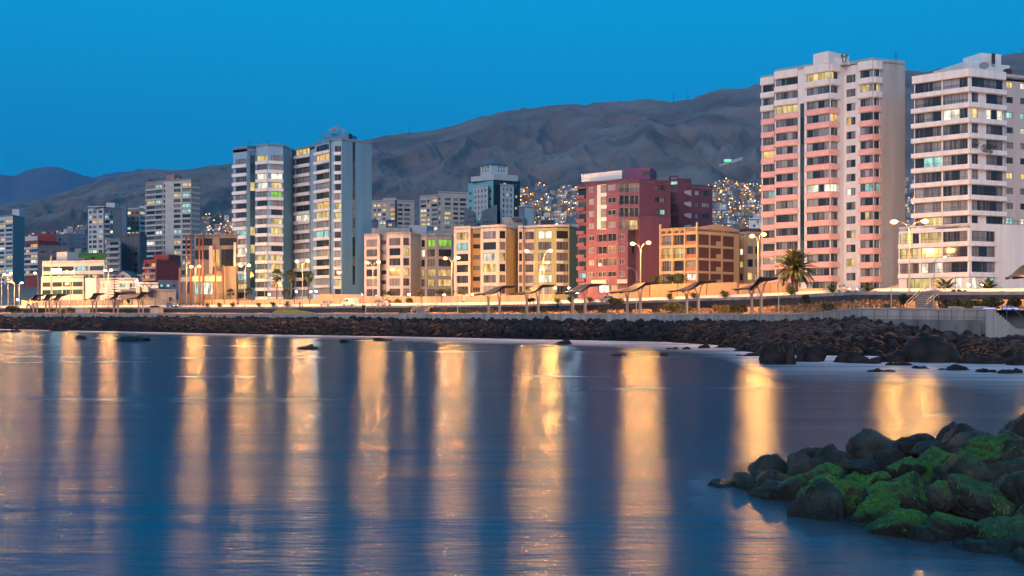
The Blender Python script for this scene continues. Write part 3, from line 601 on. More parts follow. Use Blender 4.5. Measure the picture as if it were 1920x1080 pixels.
class Bld:
    def __init__(s, name, label, px, d, z, cat='building', group=None, seed=1):
        p = pt(px, d); s.o = Vector((p.x, p.y, z)); s.z0 = z; s.rt = thing(name, label, cat, s.o, 0, group); s.R = random.Random(seed)
    def face(s, pa, da, pc, dc): return Face(s, pt(pa, da), pt(pc, dc))
    def put(s, name, me, w, rz=0):
        o = ob(name, me, s.rt, w - s.o, rz); return o
    def raw(s, mb, name, m, recalc=True):
        o = mb.build(name, m, s.rt, recalc, -s.o); return o
    def window(s, f, u0, u1, z0, z1, n=2, fm=None, glass=None, lit=None, split=False, rec=.16, rail=False, transom=0):
        w, h = round(u1 - u0, 2), round(z1 - z0, 2)
        if w < .15 or h < .15: return
        o = s.put('window', window_mesh(w, h, n, fm or Fr_dark, rail, transom), f.W(u0, rec, z0), f.rz)
        k = n if split else 1; pw = w / k
        if lit: o['label'] = LIT[lit][1]
        for i in range(k):
            q = ob('pane', pane_mesh(round(pw - .02, 2), h - .04), o, (i * pw + .01, .045, .02))
            g = LIT[lit][0] if lit and (not split or s.R.random() < .72) else (glass or G_dark)
            if g is not G_dark: q.material_slots[0].link = 'OBJECT'; q.material_slots[0].material = g
    def wall(s, f, z0, z1, m, rects=(), name='wall', rev=.28, u0=0, u1=None):
        """wall plane with real openings and reveals"""
        u1 = f.L if u1 is None else u1; b = MB()
        us = sorted({round(x, 3) for x in [u0, u1] + [c for r in rects for c in r[:2]] if u0 - 1e-3 <= x <= u1 + 1e-3})
        zs = sorted({round(x, 3) for x in [z0, z1] + [c for r in rects for c in r[2:4]] if z0 - 1e-3 <= x <= z1 + 1e-3})
        for i in range(len(us) - 1):
            run = None
            for j in range(len(zs) - 1):
                um, zm = (us[i] + us[i + 1]) / 2, (zs[j] + zs[j + 1]) / 2
                hole = any(r[0] < um < r[1] and r[2] < zm < r[3] for r in rects)
                if not hole: run = zs[j] if run is None else run
                if run is not None and (hole or j == len(zs) - 2):
                    top = zs[j] if hole else zs[j + 1]
                    b.quad(f.W(us[i], 0, run), f.W(us[i + 1], 0, run), f.W(us[i + 1], 0, top), f.W(us[i], 0, top)); run = None
        for r in rects:
            a0, a1, c0, c1 = r[:4]
            for (p, q) in (((a0, c0), (a1, c0)), ((a1, c0), (a1, c1)), ((a1, c1), (a0, c1)), ((a0, c1), (a0, c0))):
                b.quad(f.W(p[0], 0, p[1]), f.W(q[0], 0, q[1]), f.W(q[0], rev, q[1]), f.W(p[0], rev, p[1]))
            b.quad(f.W(a0, rev, c0), f.W(a1, rev, c0), f.W(a1, rev, c1), f.W(a0, rev, c1))
        return s.raw(b, name, m, False)
    def grid(s, f, cols, rows, lit=.12, lits='ywbt', force=None, **kw):
        """windows at columns (pixel ranges) and rows (heights); returns the openings"""
        rects = []
        for ci, c in enumerate(cols):
            a, e, n = c[:3]; u0, u1 = max(.05, f.U(a)), min(f.L - .05, f.U(e))
            for ri, (z0, z1) in enumerate(rows):
                if len(c) > 3 and ri not in c[3]: continue
                k = force.get((ci, ri)) if force and (ci, ri) in force else (s.R.choice(lits) if s.R.random() < lit else None)
                z0r, z1r = round(z0, 3), round(z1, 3); u0r, u1r = round(u0, 3), round(u1, 3)
                s.window(f, u0r, u1r, z0r, z1r, n, lit=k, **kw); rects.append((u0r, u1r, z0r, z1r))
        return rects
    def band(s, f, u0, u1, z0, h, out, m, name='spandrel'):
        k = (round(u1 - u0, 2), round(h, 2), out, m.name)
        if k not in _bm:
            b = MB(); b.box(0, -out, 0, k[0], .03, k[1]); _bm[k] = b.mesh(name, m)
        return s.put(name, _bm[k], f.W(u0, 0, z0), f.rz)
    def shell(s, pts, back, z0, z1, m, roofm=None, left=True, right=True):
        """back and hidden side walls and the roof slab; pts = visible front corners [(px, d)] left to right"""
        v = [pt(*p) for p in pts]; bk = back if isinstance(back, list) else [v[-1] + Vector((ray(pts[-1][0]) - .05, 1)).normalized() * back, v[0] + Vector((ray(pts[0][0]) + .05, 1)).normalized() * back]
        ring = v + bk; n = len(ring); b = MB()
        for k in range(len(v) - 1, n):
            a, c = ring[k], ring[(k + 1) % n]; b.quad((a.x, a.y, z0), (c.x, c.y, z0), (c.x, c.y, z1), (a.x, a.y, z1))
        s.raw(b, 'rear_wall', m, False)
        b = MB(); b.prism([(p.x, p.y) for p in ring], z1 - .35, z1 - .03); s.raw(b, 'roof', roofm or M_roof)
        b = MB()
        for k in range(n):      # roof parapet
            a, c = ring[k], ring[(k + 1) % n]; dv = (c - a).normalized(); nn = Vector((-dv.y, dv.x)) * .2
            q = [a, c, c + nn, a + nn]; b.prism([(p.x, p.y) for p in q], z1 - .02, z1 + .5 + .004 * k)
        s.raw(b, 'parapet', m); return ring
    def block(s, pa, da, pc, dc, depth, z0, z1, m, name='penthouse'):
        a, c = pt(pa, da), pt(pc, dc); iv = Vector((-(c - a).y, (c - a).x)).normalized() * depth
        b = MB(); b.prism([(q.x, q.y) for q in (a, c, c + iv, a + iv)], z0, z1); return s.raw(b, name, m)
    def slab(s, pts, z0, z1, m, name='slab'):
        b = MB(); b.prism([(p.x, p.y) for p in pts], z0, z1); return s.raw(b, name, m)
    def mast(s, px, d, z, h, name='antenna', arms=3):
        p = pt(px, d); b = MB(); b.tube([(p.x, p.y, z), (p.x, p.y, z + h)], .06, 5)
        for k in range(arms): zz_ = z + h * (.65 + .15 * k); b.box(p.x - .6 + .1 * k, p.y - .03, zz_, p.x + .6 - .1 * k, p.y + .03, zz_ + .06)
        return s.raw(b, name, M_metal)
    def dish(s, px, d, z, r):
        p = pt(px, d); b = MB(); n = 14
        b.tube([(p.x, p.y, z), (p.x, p.y, z + r)], .07, 5); i = len(b.v); dirv = Vector((-.3, -.8, .5)).normalized(); u = dirv.cross(Vector((0, 0, 1))).normalized(); w = u.cross(dirv)
        c = Vector((p.x, p.y, z + r * 1.1)); b.v.append(tuple(c))
        for ring in (1, 2):
            for k in range(n): a = 6.283 * k / n; rr = r * ring / 2; b.v.append(tuple(c + (u * math.cos(a) + w * math.sin(a)) * rr + dirv * (.28 * r * (ring / 2) ** 2)))
        for k in range(n):
            b.f.append((i, i + 1 + k, i + 1 + (k + 1) % n)); b.f.append((i + 1 + k, i + 1 + n + k, i + 1 + n + (k + 1) % n, i + 1 + (k + 1) % n)); b.mi += [0, 0]
        return s.raw(b, 'satellite_dish', mat('dish grey', (.25, .25, .26), .6, .1), False)
def rows(d, y, pitch, n, h): return [(zz(y + pitch * k + h, d), zz(y + pitch * k, d)) for k in range(n)]
# ------------------------------------------------------------------ pink banded tower
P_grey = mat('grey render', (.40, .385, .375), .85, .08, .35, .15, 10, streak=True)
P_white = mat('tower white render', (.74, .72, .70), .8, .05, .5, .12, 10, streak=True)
P_pink = mat('salmon render', (.80, .45, .41), .8, .06, .8, .1, 12)
B = Bld('apartment_tower', 'tall pink and white banded apartment tower rising behind the big date palm', 1560, 228, 9.2, seed=11)
K = 106950.; dR = lambda y: K / (HY - y)
zT = zz(118, dR(118)); zB = 8.6
pts = [(1428, dR(147)), (1453, dR(143)), (1453.5, dR(135)), (1497, dR(128.5)), (1511, dR(126)), (1557, dR(118)), (1572, dR(120.7)), (1583, dR(122.5)), (1638, dR(112.8)), (1650, dR(115)), (1697, dR(119.5))]
RW = rows(230, 140, 25.95, 16, 14.2)
f = [B.face(*pts[i], *pts[i + 1]) for i in range(len(pts) - 1)]
def tower_bay(f, cols, white_rows, ua, ub, force=None, out=.35, lit=.012, split=True, pinkrows=True):
    rc = B.grid(f, cols, RW, lit=lit, lits='yyw', force=force, split=split, glass=G_cool)
    B.wall(f, zB, zT, P_white, rc)
    for k, (z0, z1) in enumerate(RW):
        nxt = RW[k + 1][1] if k + 1 < len(RW) else zB
        m = P_white if k < white_rows else P_pink
        if k == white_rows - 1: m = P_white
        B.band(f, max(0, f.U(ua)), min(f.L, f.U(ub)), nxt + .12, z0 - nxt - .16, out + (.25 if k < white_rows else 0), m)
    B.band(f, max(0, f.U(ua)), min(f.L, f.U(ub)), RW[0][1] + .05, zT - RW[0][1] - .1, out + .25, P_white, 'parapet_band')
tower_bay(f[0], [(1430, 1452.5, 2)], 2, 1428, 1453, {(0, 5): 'w', (0, 8): 't'})
B.wall(f[1], zB, zT, P_white)
tower_bay(f[2], [(1455, 1496, 4)], 2, 1453.6, 1497, {(0, 2): 'y', (0, 13): 'y'})
# stair strip of glass blocks between the two bays
rc = [(f[3].U(1500), f[3].U(1508), RW[15][0], RW[2][1])]
B.wall(f[3], zB, zT, P_white, rc)
for k in range(2, 15): B.window(f[3], f[3].U(1500), f[3].U(1508), RW[k + 1][1] + .02, RW[k][1], 1, glass=G_teal, transom=.5)
tower_bay(f[4], [(1512.5, 1555.5, 4)], 2, 1511, 1557, {(0, 0): 'y', (0, 8): 'b', (0, 3): None})
tower_bay(f[5], [(1557.6, 1571, 2)], 2, 1557, 1572, {(0, 0): 'y', (0, 3): 'w', (0, 8): 'b'})
B.wall(f[6], zB, zT, P_white)
rc = B.grid(f[7], [(1587, 1604, 2)], rows(227, 139, 26.6, 16, 14.2), lit=.1, lits='yw', force={(0, 0): None, (0, 1): 'b', (0, 3): 'w', (0, 8): 'b', (0, 11): 'y', (0, 13): 'w', (0, 2): None}, split=True, glass=G_cool)
RW2 = rows(225, 131, 26.6, 16, 14.6); RWs = RW; RW = RW2
rc += B.grid(f[7], [(1613, 1637.5, 3)], RW, lit=.05, lits='y', force={(0, 1): 'y', (0, 10): 'y', (0, 8): 't', (0, 14): None}, split=True, glass=G_cool)
B.wall(f[7], zB, zT, P_white, rc)
for k, (z0, z1) in enumerate(RW):
    nxt = RW[k + 1][1] if k + 1 < 16 else zB
    B.band(f[7], f[7].U(1611), f[7].L, nxt + .12, z0 - nxt - .16, .6 if k < 2 else .35, P_white if k < 2 else P_pink)
B.band(f[7], f[7].U(1611), f[7].L, RW[0][1] + .05, zT - RW[0][1] - .1, .6, P_white, 'parapet_band')
tower_bay(f[8], [(1638.8, 1649.2, 2)], 2, 1638, 1650, {(0, 1): 'y', (0, 8): 't'})
RW = RWs
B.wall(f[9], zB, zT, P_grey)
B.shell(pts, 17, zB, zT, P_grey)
B.block(1525, 229, 1553, 226, 7, zT - .1, zz(102, 229), P_white)
b = MB(); a, c = pt(1553, 227), pt(1599, 228); b.prism([(a.x, a.y), (c.x, c.y), (c.x, c.y + 6), (a.x, a.y + 6)], zT - .1, 0, ztop=[zz(103, 227), zz(116, 227), zz(116, 227), zz(103, 227)]); B.raw(b, 'stair_housing', P_white)
b = MB(); p = pt(1583, 225.5); b.tube([(p.x, p.y, zT), (p.x, p.y, zT + .8)], .45, 12); b.ball((p.x, p.y, zT + 1.2), .75, 2, sc=(1, 1, .75)); B.raw(b, 'roof_ventilator', mat('steel', (.3, .31, .32), .35, .1, metal=.9))
B.mast(1680, 228, zT, 2.4)

# ------------------------------------------------------------------ white tower with podium
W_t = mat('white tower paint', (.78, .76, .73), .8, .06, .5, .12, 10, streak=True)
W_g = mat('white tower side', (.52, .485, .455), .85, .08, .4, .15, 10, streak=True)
B = Bld('apartment_tower', 'white banded apartment tower on a brightly lit podium at the right edge', 1800, 212, 8.6, seed=5)
zT = zz(133, 207); zP = zz(424, 207)
La = B.face(1714, 214, 1817, 207); Ra = B.face(1817, 207, 1882, 210.6); Wg = B.face(1882.5, 210.7, 2010, 217)
RW = rows(207, 143.5, 28.9, 10, 19.2); RWp = rows(207, 433, 28.9, 3, 19.5); RWg = [(zz(545, 207), zz(520, 207))]
zB = 7.6
rc = B.grid(La, [(1715.5, 1765, 3), (1768, 1814.5, 3)], RW, force={(0, 0): None, (0, 2): 'y', (1, 2): 'b', (0, 6): None, (0, 9): 'y', (1, 8): None}, lit=.03, split=True, glass=G_cool, fm=Fr_red, rail=True)
B.wall(La, zP - .3, zT, W_t, rc)
rc = B.grid(Ra, [(1822, 1834.5, 1), (1849, 1881, 3)], RW[1:7] + RW[9:], force={(0, 1): 'y', (1, 1): 'b', (0, 2): None, (1, 5): None}, lit=.04, split=True, fm=Fr_red, rail=True)
rc += B.grid(Ra, [(1822, 1881, 5)], RW[:1] + RW[7:9], lit=0, split=True, fm=Fr_red, rail=True)
B.wall(Ra, zP - .3, zT, W_t, rc)
RWw = rows(211, 153, 28.4, 10, 11.5)
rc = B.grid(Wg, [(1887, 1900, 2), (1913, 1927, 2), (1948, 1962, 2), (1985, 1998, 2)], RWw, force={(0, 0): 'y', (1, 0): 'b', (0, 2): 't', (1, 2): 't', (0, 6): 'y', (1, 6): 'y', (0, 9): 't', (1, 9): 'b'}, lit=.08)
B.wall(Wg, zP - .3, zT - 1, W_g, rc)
for k in range(10):
    z0 = RW[k][0]; nxt = RW[k + 1][1] if k < 9 else RWp[0][1]
    h = z0 - nxt - .1
    B.band(La, -.35, La.L + .42, nxt + .05, h, .75, W_t, 'balcony_slab'); B.band(Ra, 0.02, Ra.L - .02, nxt + .05, h, .75, W_t, 'balcony_slab')
B.band(La, -.2, La.L + .3, RW[0][1] + .02, zT - RW[0][1] + .4, .6, W_t, 'parapet_band'); B.band(Ra, 0.02, Ra.L, RW[0][1] + .02, zT - RW[0][1] + .4, .6, W_t, 'parapet_band')
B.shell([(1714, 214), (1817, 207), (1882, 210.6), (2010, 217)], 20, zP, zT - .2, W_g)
B.block(1806, 214, 1893, 217, 9, zT - .3, zz(116, 214), W_t); B.block(1839, 215, 1877, 216.5, 5, zz(116.2, 214), zz(99, 215), W_t)
B.block(1862, 214.85, 1866, 215.0, .4, zz(117, 214), zz(100, 215), M_metal, 'door_recess'); B.dish(1845, 212.5, zz(134, 212.5), .9)
B.block(1890, 213, 1897, 213.3, 1.2, zT - .4, zz(128, 213), Fr_red, 'chimney'); B.block(1857, 213.9, 1864, 214.1, .3, zz(135, 214), zz(132, 214), M_metal, 'vent')
white_tower = B
# podium
La = B.face(1685, 216, 1818, 205.6); Ra = B.face(1818.3, 205.6, 1868, 208.6); Rb = B.face(1868.2, 208.6, 2010, 216)
rc = B.grid(La, [(1687, 1723, 3), (1727, 1765, 3), (1768, 1814, 3)], RWp, force={(0, 0): 'y', (1, 0): 'y', (0, 1): 'y', (1, 1): 'y', (2, 0): None, (2, 2): None}, lit=.1, split=True, fm=Fr_red, rail=True)
rc += B.grid(La, [(1700, 1742, 3), (1746, 1764, 1), (1790, 1802, 1)], RWg, force={(0, 0): 'y', (1, 0): 'w', (2, 0): 'b'}, rec=.22)
B.wall(La, zB, zP + .4, W_t, rc)
rc = B.grid(Ra, [(1822, 1866, 3)], RWp, lit=0, split=True, fm=Fr_red, rail=True); rc += B.grid(Ra, [(1823, 1834, 1), (1848, 1865, 1)], RWg, force={(0, 0): 'b', (1, 0): 't'}, rec=.22)
B.wall(Ra, zB, zP + .4, W_t, rc); B.wall(Rb, zB, zP + .4, W_t)
for k in range(3):
    z0 = RWp[k][0]; nxt = RWp[k + 1][1] if k < 2 else RWg[0][1]
    for g in (La, Ra): B.band(g, .02, g.L - .02, nxt + .06, z0 - nxt - .12, .35, W_t, 'balcony_slab')
B.shell([(1685, 216), (1818, 205.6), (1868, 208.6), (2010, 216)], 22, zB, zP, W_t)
b = MB()
for k in range(14): p = pt(1884 + k * 6, 209.5 + k * .3); b.tube([(p.x, p.y, zP + .3), (p.x, p.y, zP + 1.3)], .03, 4)
a, c = pt(1884, 209.5), pt(1962, 213.4); b.tube([(a.x, a.y, zP + 1.3), (c.x, c.y, zP + 1.3)], .04, 4); B.raw(b, 'railing', M_metal)

# ------------------------------------------------------------------ the two blue towers
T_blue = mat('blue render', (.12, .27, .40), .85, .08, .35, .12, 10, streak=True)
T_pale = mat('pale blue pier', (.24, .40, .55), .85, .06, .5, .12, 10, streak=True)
T_white = mat('white balcony front', (.70, .73, .76), .8, .05, .8, .1, 12)
def blue_bay(B, f, zB, zT, cols, RW, bandpx, force=None, lit=.12, out=.55, wm=None):
    rc = B.grid(f, cols, RW, lit=lit, lits='yyywbt', force=force, glass=G_cool)
    B.wall(f, zB, zT, wm or T_pale, rc)
    for k, (z0, z1) in enumerate(RW):
        nxt = RW[k + 1][1] if k + 1 < len(RW) else z0 - 2.6
        B.band(f, max(-.3, f.U(bandpx[0])), min(f.L + .1, f.U(bandpx[1])), nxt + .1, z0 - nxt - .13, out, T_white, 'balcony_front')
B = Bld('apartment_tower', 'left of the two blue towers, with white balcony bands and green glass stair strip', 495, 350, 10, group='twin blue apartment towers by the sea', seed=21)
zT = zz(274, 346); zB = 8; RW = rows(346, 292.5, 16.9, 16, 10.3); RWl = rows(346, 295, 16.9, 16, 10.0)
P5 = [(437, 352), (463, 348.5), (480.5, 349.5), (481, 346), (502.5, 343.5), (530.5, 345.5), (552, 357)]
f = [B.face(*P5[i], *P5[i + 1]) for i in range(6)]
blue_bay(B, f[0], zB, zz(285, 350), [(442, 462.5, 3)], RWl[0:], (437, 463), {(0, 8): 't', (0, 10): 'b', (0, 13): 't', (0, 0): None}, .12)
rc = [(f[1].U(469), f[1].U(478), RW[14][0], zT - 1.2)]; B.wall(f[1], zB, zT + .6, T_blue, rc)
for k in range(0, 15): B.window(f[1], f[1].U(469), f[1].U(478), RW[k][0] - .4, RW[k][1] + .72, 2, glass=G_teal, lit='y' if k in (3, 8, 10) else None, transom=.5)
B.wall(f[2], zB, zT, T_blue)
blue_bay(B, f[3], zB, zT, [(482, 501.5, 3)], RW, (481, 502.5), {(0, 0): 'y', (0, 2): 'b', (0, 3): 'b', (0, 11): 'y', (0, 13): 'y', (0, 5): None}, .08)
blue_bay(B, f[4], zB, zT, [(508.5, 529.5, 3)], RW, (503, 530.5), {(0, 2): 'b', (0, 3): 'y', (0, 4): 'g', (0, 7): 'y', (0, 8): 'y', (0, 11): 'y', (0, 12): 'y', (0, 6): None}, .08)
B.wall(f[5], zB, zT, T_blue); B.shell(P5, 18, zB, zT, T_blue)
a = f[3]; b = MB(); q = [a.W(-.2, .6, 0), f[4].W(f[4].L, .5, 0)]; b.prism([(q[0].x, q[0].y), (q[1].x, q[1].y), (q[1].x, q[1].y + 4), (q[0].x, q[0].y + 8)], zT, 0, ztop=[zz(271.5, 346), zz(274, 346), zz(274, 346), zz(271.5, 346)]); B.raw(b, 'roof_screen', T_blue)
B.mast(468, 352, zT, 3.0); B.mast(503, 352, zT + .6, 2.0)

B = Bld('apartment_tower', 'right of the two blue towers, with a wide plain blue side wall and rooftop aerials', 625, 340, 10, group='twin blue apartment towers by the sea', seed=33)
zT = zz(262, 335); zB = 8; RW = rows(344, 275, 17.72, 16, 11.6); RWl = rows(355, 281.8, 17.55, 16, 11)
P6 = [(553, 355), (581, 349), (581.5, 349.5), (590, 346), (590.4, 344), (618.5, 337), (619, 338), (627, 335.8), (641, 335), (697, 341)]
f = [B.face(*P6[i], *P6[i + 1]) for i in range(9)]
blue_bay(B, f[0], zB, zT - 2, [(555, 580.5, 4)], RWl, (552.5, 581), {(0, 7): 'b', (0, 0): 'y', (0, 12): 'w'}, .1)
for k in (1, 3, 5, 6, 7): pass
B.wall(f[1], zB, zT - 1, T_pale); B.wall(f[2], zB, zT - 1, T_pale); B.wall(f[3], zB, zT, T_pale)
blue_bay(B, f[4], zB, zT, [(593, 617, 4)], RW, (590.4, 618.5), {(0, 1): 'w', (0, 9): 't', (0, 7): 'y', (0, 6): 'w', (0, 0): None}, .05)
B.wall(f[5], zB, zT, T_pale); B.wall(f[6], zB, zT, T_pale)
blue_bay(B, f[7], zB, zT, [(627.8, 639.5, 2)], rows(335.4, 273.5, 17.9, 16, 11.5), (627, 641), {(0, 6): 'y', (0, 7): 'y', (0, 14): 'y'}, .05)
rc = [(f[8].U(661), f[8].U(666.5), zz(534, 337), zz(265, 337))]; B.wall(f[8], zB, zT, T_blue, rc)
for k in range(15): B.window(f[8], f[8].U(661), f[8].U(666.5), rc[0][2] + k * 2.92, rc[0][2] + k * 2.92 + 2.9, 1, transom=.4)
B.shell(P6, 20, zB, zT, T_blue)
B.block(607, 343, 653, 341, 7, zT - .2, zz(251, 342), T_blue); B.block(651, 342, 655.5, 341.8, 2, zT - .2, zz(250, 342), M_metal, 'water_tank')
for px, h in ((622, .9), (630, 1.2), (645, .8)): B.dish(px, 341.5, zz(251.5, 342) , h)
B.mast(602, 341, zT, 3.2); B.mast(636, 345, zz(251, 342), 1.6, arms=1)
# ------------------------------------------------------------------ beige block
def simple_roof(B, pts, back, zB, zT, m): return B.shell(pts, back, zB, zT, m)
C_beige = mat('beige render', (.56, .50, .46), .85, .07, .5, .12, 10, streak=True)
C_greyb = mat('grey beige render', (.36, .335, .315), .85, .08, .5, .12, 10, streak=True)
C_cream = mat('cream render', (.68, .58, .48), .85, .06, .5, .12, 10, streak=True)
C_yel = mat('yellow render', (.62, .46, .20), .85, .07, .5, .12, 10, streak=True)
C_olive = mat('olive render', (.45, .43, .20), .85, .07, .5, .12, 10, streak=True)
C_ochre = mat('ochre render', (.55, .36, .16), .85, .07, .5, .12, 10, streak=True)
B = Bld('apartment_block', 'six storey beige apartment block right of the blue towers', 760, 315, 9.5, seed=41)
zB = 8.5; zT = zz(438, 312); RW = rows(312, 446, 19, 6, 13.6); RWs = rows(312, 448, 19, 6, 7.5)
P = [(683, 320), (712.5, 317.5), (713, 320), (725, 318), (725.4, 314), (755, 311.5), (770, 312.5), (788.5, 321), (800, 320), (817, 317), (848, 319.5), (850, 326)]
f = [B.face(*P[i], *P[i + 1]) for i in range(len(P) - 1)]
def punched(f, cols, RW, m, **k): B.wall(f, zB, zT, m, B.grid(f, cols, RW, **k))
punched(f[0], [(687, 707, 2)], RW, C_beige, lit=.1); B.wall(f[1], zB, zT - .5, C_beige)
punched(f[2], [(714.5, 724, 2)], RWs, C_greyb, lit=0); B.wall(f[3], zB, zT, C_beige)
punched(f[4], [(730, 750.5, 3)], RW, C_beige, lit=.05, force={(0, 3): 'w'}); punched(f[5], [(756.3, 767.5, 2)], RW, C_beige, lit=.05, force={(0, 3): 'w', (0, 1): 'y'})
B.wall(f[6], zB, zT, C_greyb); punched(f[7], [(790, 796.5, 1)], RW, C_beige, lit=.1, force={(0, 3): 'y'})
punched(f[8], [(801.5, 815.5, 2)], RW, C_greyb, lit=.06, force={(0, 0): 'g', (0, 4): 'w', (0, 3): 'y'}); punched(f[9], [(822.5, 846.5, 3)], RW, C_greyb, lit=.05, force={(0, 0): 'g', (0, 3): 'w', (0, 4): 'w', (0, 1): None})
B.wall(f[10], zB, zT, C_greyb); simple_roof(B, P, 18, zB, zT, C_greyb)
B.block(697, 327, 768, 324, 9, zT - .2, zz(427, 325), C_greyb); B.block(767, 326, 800, 325, 8, zT - .1, zz(422, 325), mat('pale blue render', (.36, .40, .45), .85), 'lift_house'); B.mast(811, 326, zT, 5)
B.block(800, 325.5, 846, 328, 8, zT - .15, zz(432, 326), C_greyb, 'roof_room')

# ------------------------------------------------------------------ yellow block, two joined modules
B = Bld('apartment_block', 'long six storey cream and yellow apartment block glowing under the street lamps', 965, 296, 9.3, seed=43)
zB = 8.5; zT = zz(426, 292); RW = rows(292, 434, 20.5, 6, 14.2); RWs = rows(292, 436, 20.5, 6, 8)
P = [(851, 296.5), (882, 293.5), (882.4, 296.5), (901, 295), (901.4, 292.5), (935.5, 289.5), (948.5, 290.5), (971, 300), (971.5, 293), (980.5, 292), (981, 294), (1002, 292.5), (1002.5, 291.5), (1043, 289.5), (1067.5, 290.5), (1085, 299)]
f = [B.face(*P[i], *P[i + 1]) for i in range(len(P) - 1)]
punched(f[0], [(856, 878, 3)], RW, C_cream, lit=.06, force={(0, 1): 't'}); B.wall(f[1], zB, zT, C_cream)
punched(f[2], [(887, 900, 2)], RWs, C_ochre, lit=0); B.wall(f[3], zB, zT, C_cream)
punched(f[4], [(906, 930, 4)], RW, C_cream, lit=.05, force={(0, 2): 'b', (0, 3): 'y'}, glass=G_cool); punched(f[5], [(936.8, 947.8, 2)], RW, C_cream, lit=.05, force={(0, 2): 'y'})
B.wall(f[6], zB, zT, C_yel); B.wall(f[7], zB, zT, C_cream)
punched(f[8], [(972.8, 979, 1)], RW, C_cream, lit=.05); B.wall(f[9], zB, zT, C_ochre)
punched(f[10], [(985, 1001.5, 2)], RW, C_cream, lit=.05); B.wall(f[11], zB, zT, C_olive)
punched(f[12], [(1009, 1034, 4)], RW, C_olive, lit=.06, force={(0, 0): 'b', (0, 4): 'b', (0, 1): None}, glass=G_cool); punched(f[13], [(1043.8, 1065.5, 3)], RW, C_olive, lit=.06)
B.wall(f[14], zB, zT, C_olive); simple_roof(B, P, 18, zB, zT, C_cream)
for k in range(5):
    for a, e, g in ((901.4, 935.5, f[4]), (981, 1002, f[10]), (1043, 1056, f[13])): B.band(g, max(.02, g.U(a)), min(g.L - .02, g.U(e)), RW[k + 1][1] + .1, RW[k][0] - RW[k + 1][1] - .2, .12, C_cream if a < 1040 else T_white)
B.block(942, 303, 980, 302, 8, zT - .1, zz(407, 303), C_greyb); B.block(960, 301, 978, 300.5, .6, zz(414, 303), zz(409, 303), M_metal, 'vent')
B.block(1014, 304, 1038, 304, 5, zT - .1, zz(413, 304), M_metal, 'water_tank'); B.mast(1032, 302, zT, 2); B.mast(858, 300, zT, 2)

# ------------------------------------------------------------------ maroon block
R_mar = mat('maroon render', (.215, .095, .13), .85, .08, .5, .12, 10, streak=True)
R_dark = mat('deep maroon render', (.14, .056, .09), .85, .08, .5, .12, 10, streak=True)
B = Bld('apartment_block', 'maroon apartment block with a white louvred stair panel and stepped side wings', 1180, 268, 9.3, seed=47)
zB = 8.2; zT = zz(339, 262); zM = zz(431, 262); RW = rows(268, 350.5, 22.8, 8, 9.8)
f0 = B.face(1084, 276, 1099, 274); f1 = B.face(1099.4, 269.5, 1160, 262.5); f2 = B.face(1160, 262.5, 1199, 262); f3 = B.face(1199, 262, 1257, 266)
rc = B.grid(f0, [(1085, 1098.5, 1)], RW, lit=.05, force={(0, 6): None}, glass=G_teal); B.wall(f0, zB, zT - 2, R_mar, rc)
for k in range(8): B.band(f0, 0, f0.L, RW[k][0] - .9, .85, .7, R_mar, 'balcony_front')
rc = B.grid(f1, [(1103.5, 1114, 2)], RW, lit=0, glass=G_cool, fm=Fr_white); rc += B.grid(f1, [(1139, 1154, 2)], RW[:4], lit=0, glass=G_cool, fm=Fr_white)
rc += B.grid(f1, [(1120.5, 1137, 2), (1139, 1155, 2)], RW[7:8], lit=0, force={}, fm=Fr_white)
rw3 = [(z0 - .35, z1 + .25) for z0, z1 in RW[4:7]]; rc += B.grid(f1, [(1120, 1137, 2), (1138.5, 1155, 2)], rw3, lit=0, rec=.26, glass=G_dark, fm=Fr_white)
rcl = B.grid(f1, [(1127, 1136, 1)], [(z0 - .35, z1 + .35) for z0, z1 in RW[:4]], lit=0, glass=mat('louvre grey', (.33, .34, .36), .7), fm=Fr_white, transom=.5)
shop = [(zz(553, 266), zz(534, 266))]; rcs = B.grid(f1, [(1122, 1142, 2), (1145, 1157, 2)], shop, lit=1, force={(0, 0): 'b', (1, 0): 'w'}, rec=.2)
B.wall(f1, zB, zT, R_mar, rc + rcl + rcs, rev=.5)
for z0, z1 in RW[:4]:      # slats of each stair louvre
    for j in range(6): B.band(f1, f1.U(1127) + .1, f1.U(1136) - .1, z0 - .25 + j * .31, .1, .02, mat('louvre grey', (.33, .34, .36), .7), 'louvre_slat')
b = MB(); u0, u1 = f1.U(1120), f1.U(1126.6); u2 = f1.U(1136.4)
for a0, a1, c0, c1 in [(u0, u1, zz(430.5, 268), zz(348, 268)), (u1, u2 + .15, zz(430.5, 268), RW[3][0] - .4)] + [(u1, u2 + .15, RW[k][1] + .4, RW[k - 1][0] - .4) for k in (1, 2, 3)] + [(u1, u2 + .15, RW[0][1] + .4, zz(348, 268))]:
    p, q = f1.W(a0, -.06, c0), f1.W(a1, -.06, c1); b.quad((p.x, p.y, c0), (q.x, q.y, c0), (q.x, q.y, c1), (p.x, p.y, c1)); p2, q2 = f1.W(a0, 0, c0), f1.W(a1, 0, c1)
    b.quad((p.x, p.y, c1), (q.x, q.y, c1), (q2.x, q2.y, c1), (p2.x, p2.y, c1)); b.quad((q.x, q.y, c0), (q2.x, q2.y, c0), (q2.x, q2.y, c1), (q.x, q.y, c1)); b.quad((p.x, p.y, c0), (p2.x, p2.y, c0), (p2.x, p2.y, c1), (p.x, p.y, c1))
B.raw(b, 'stair_panel', M_white, False)
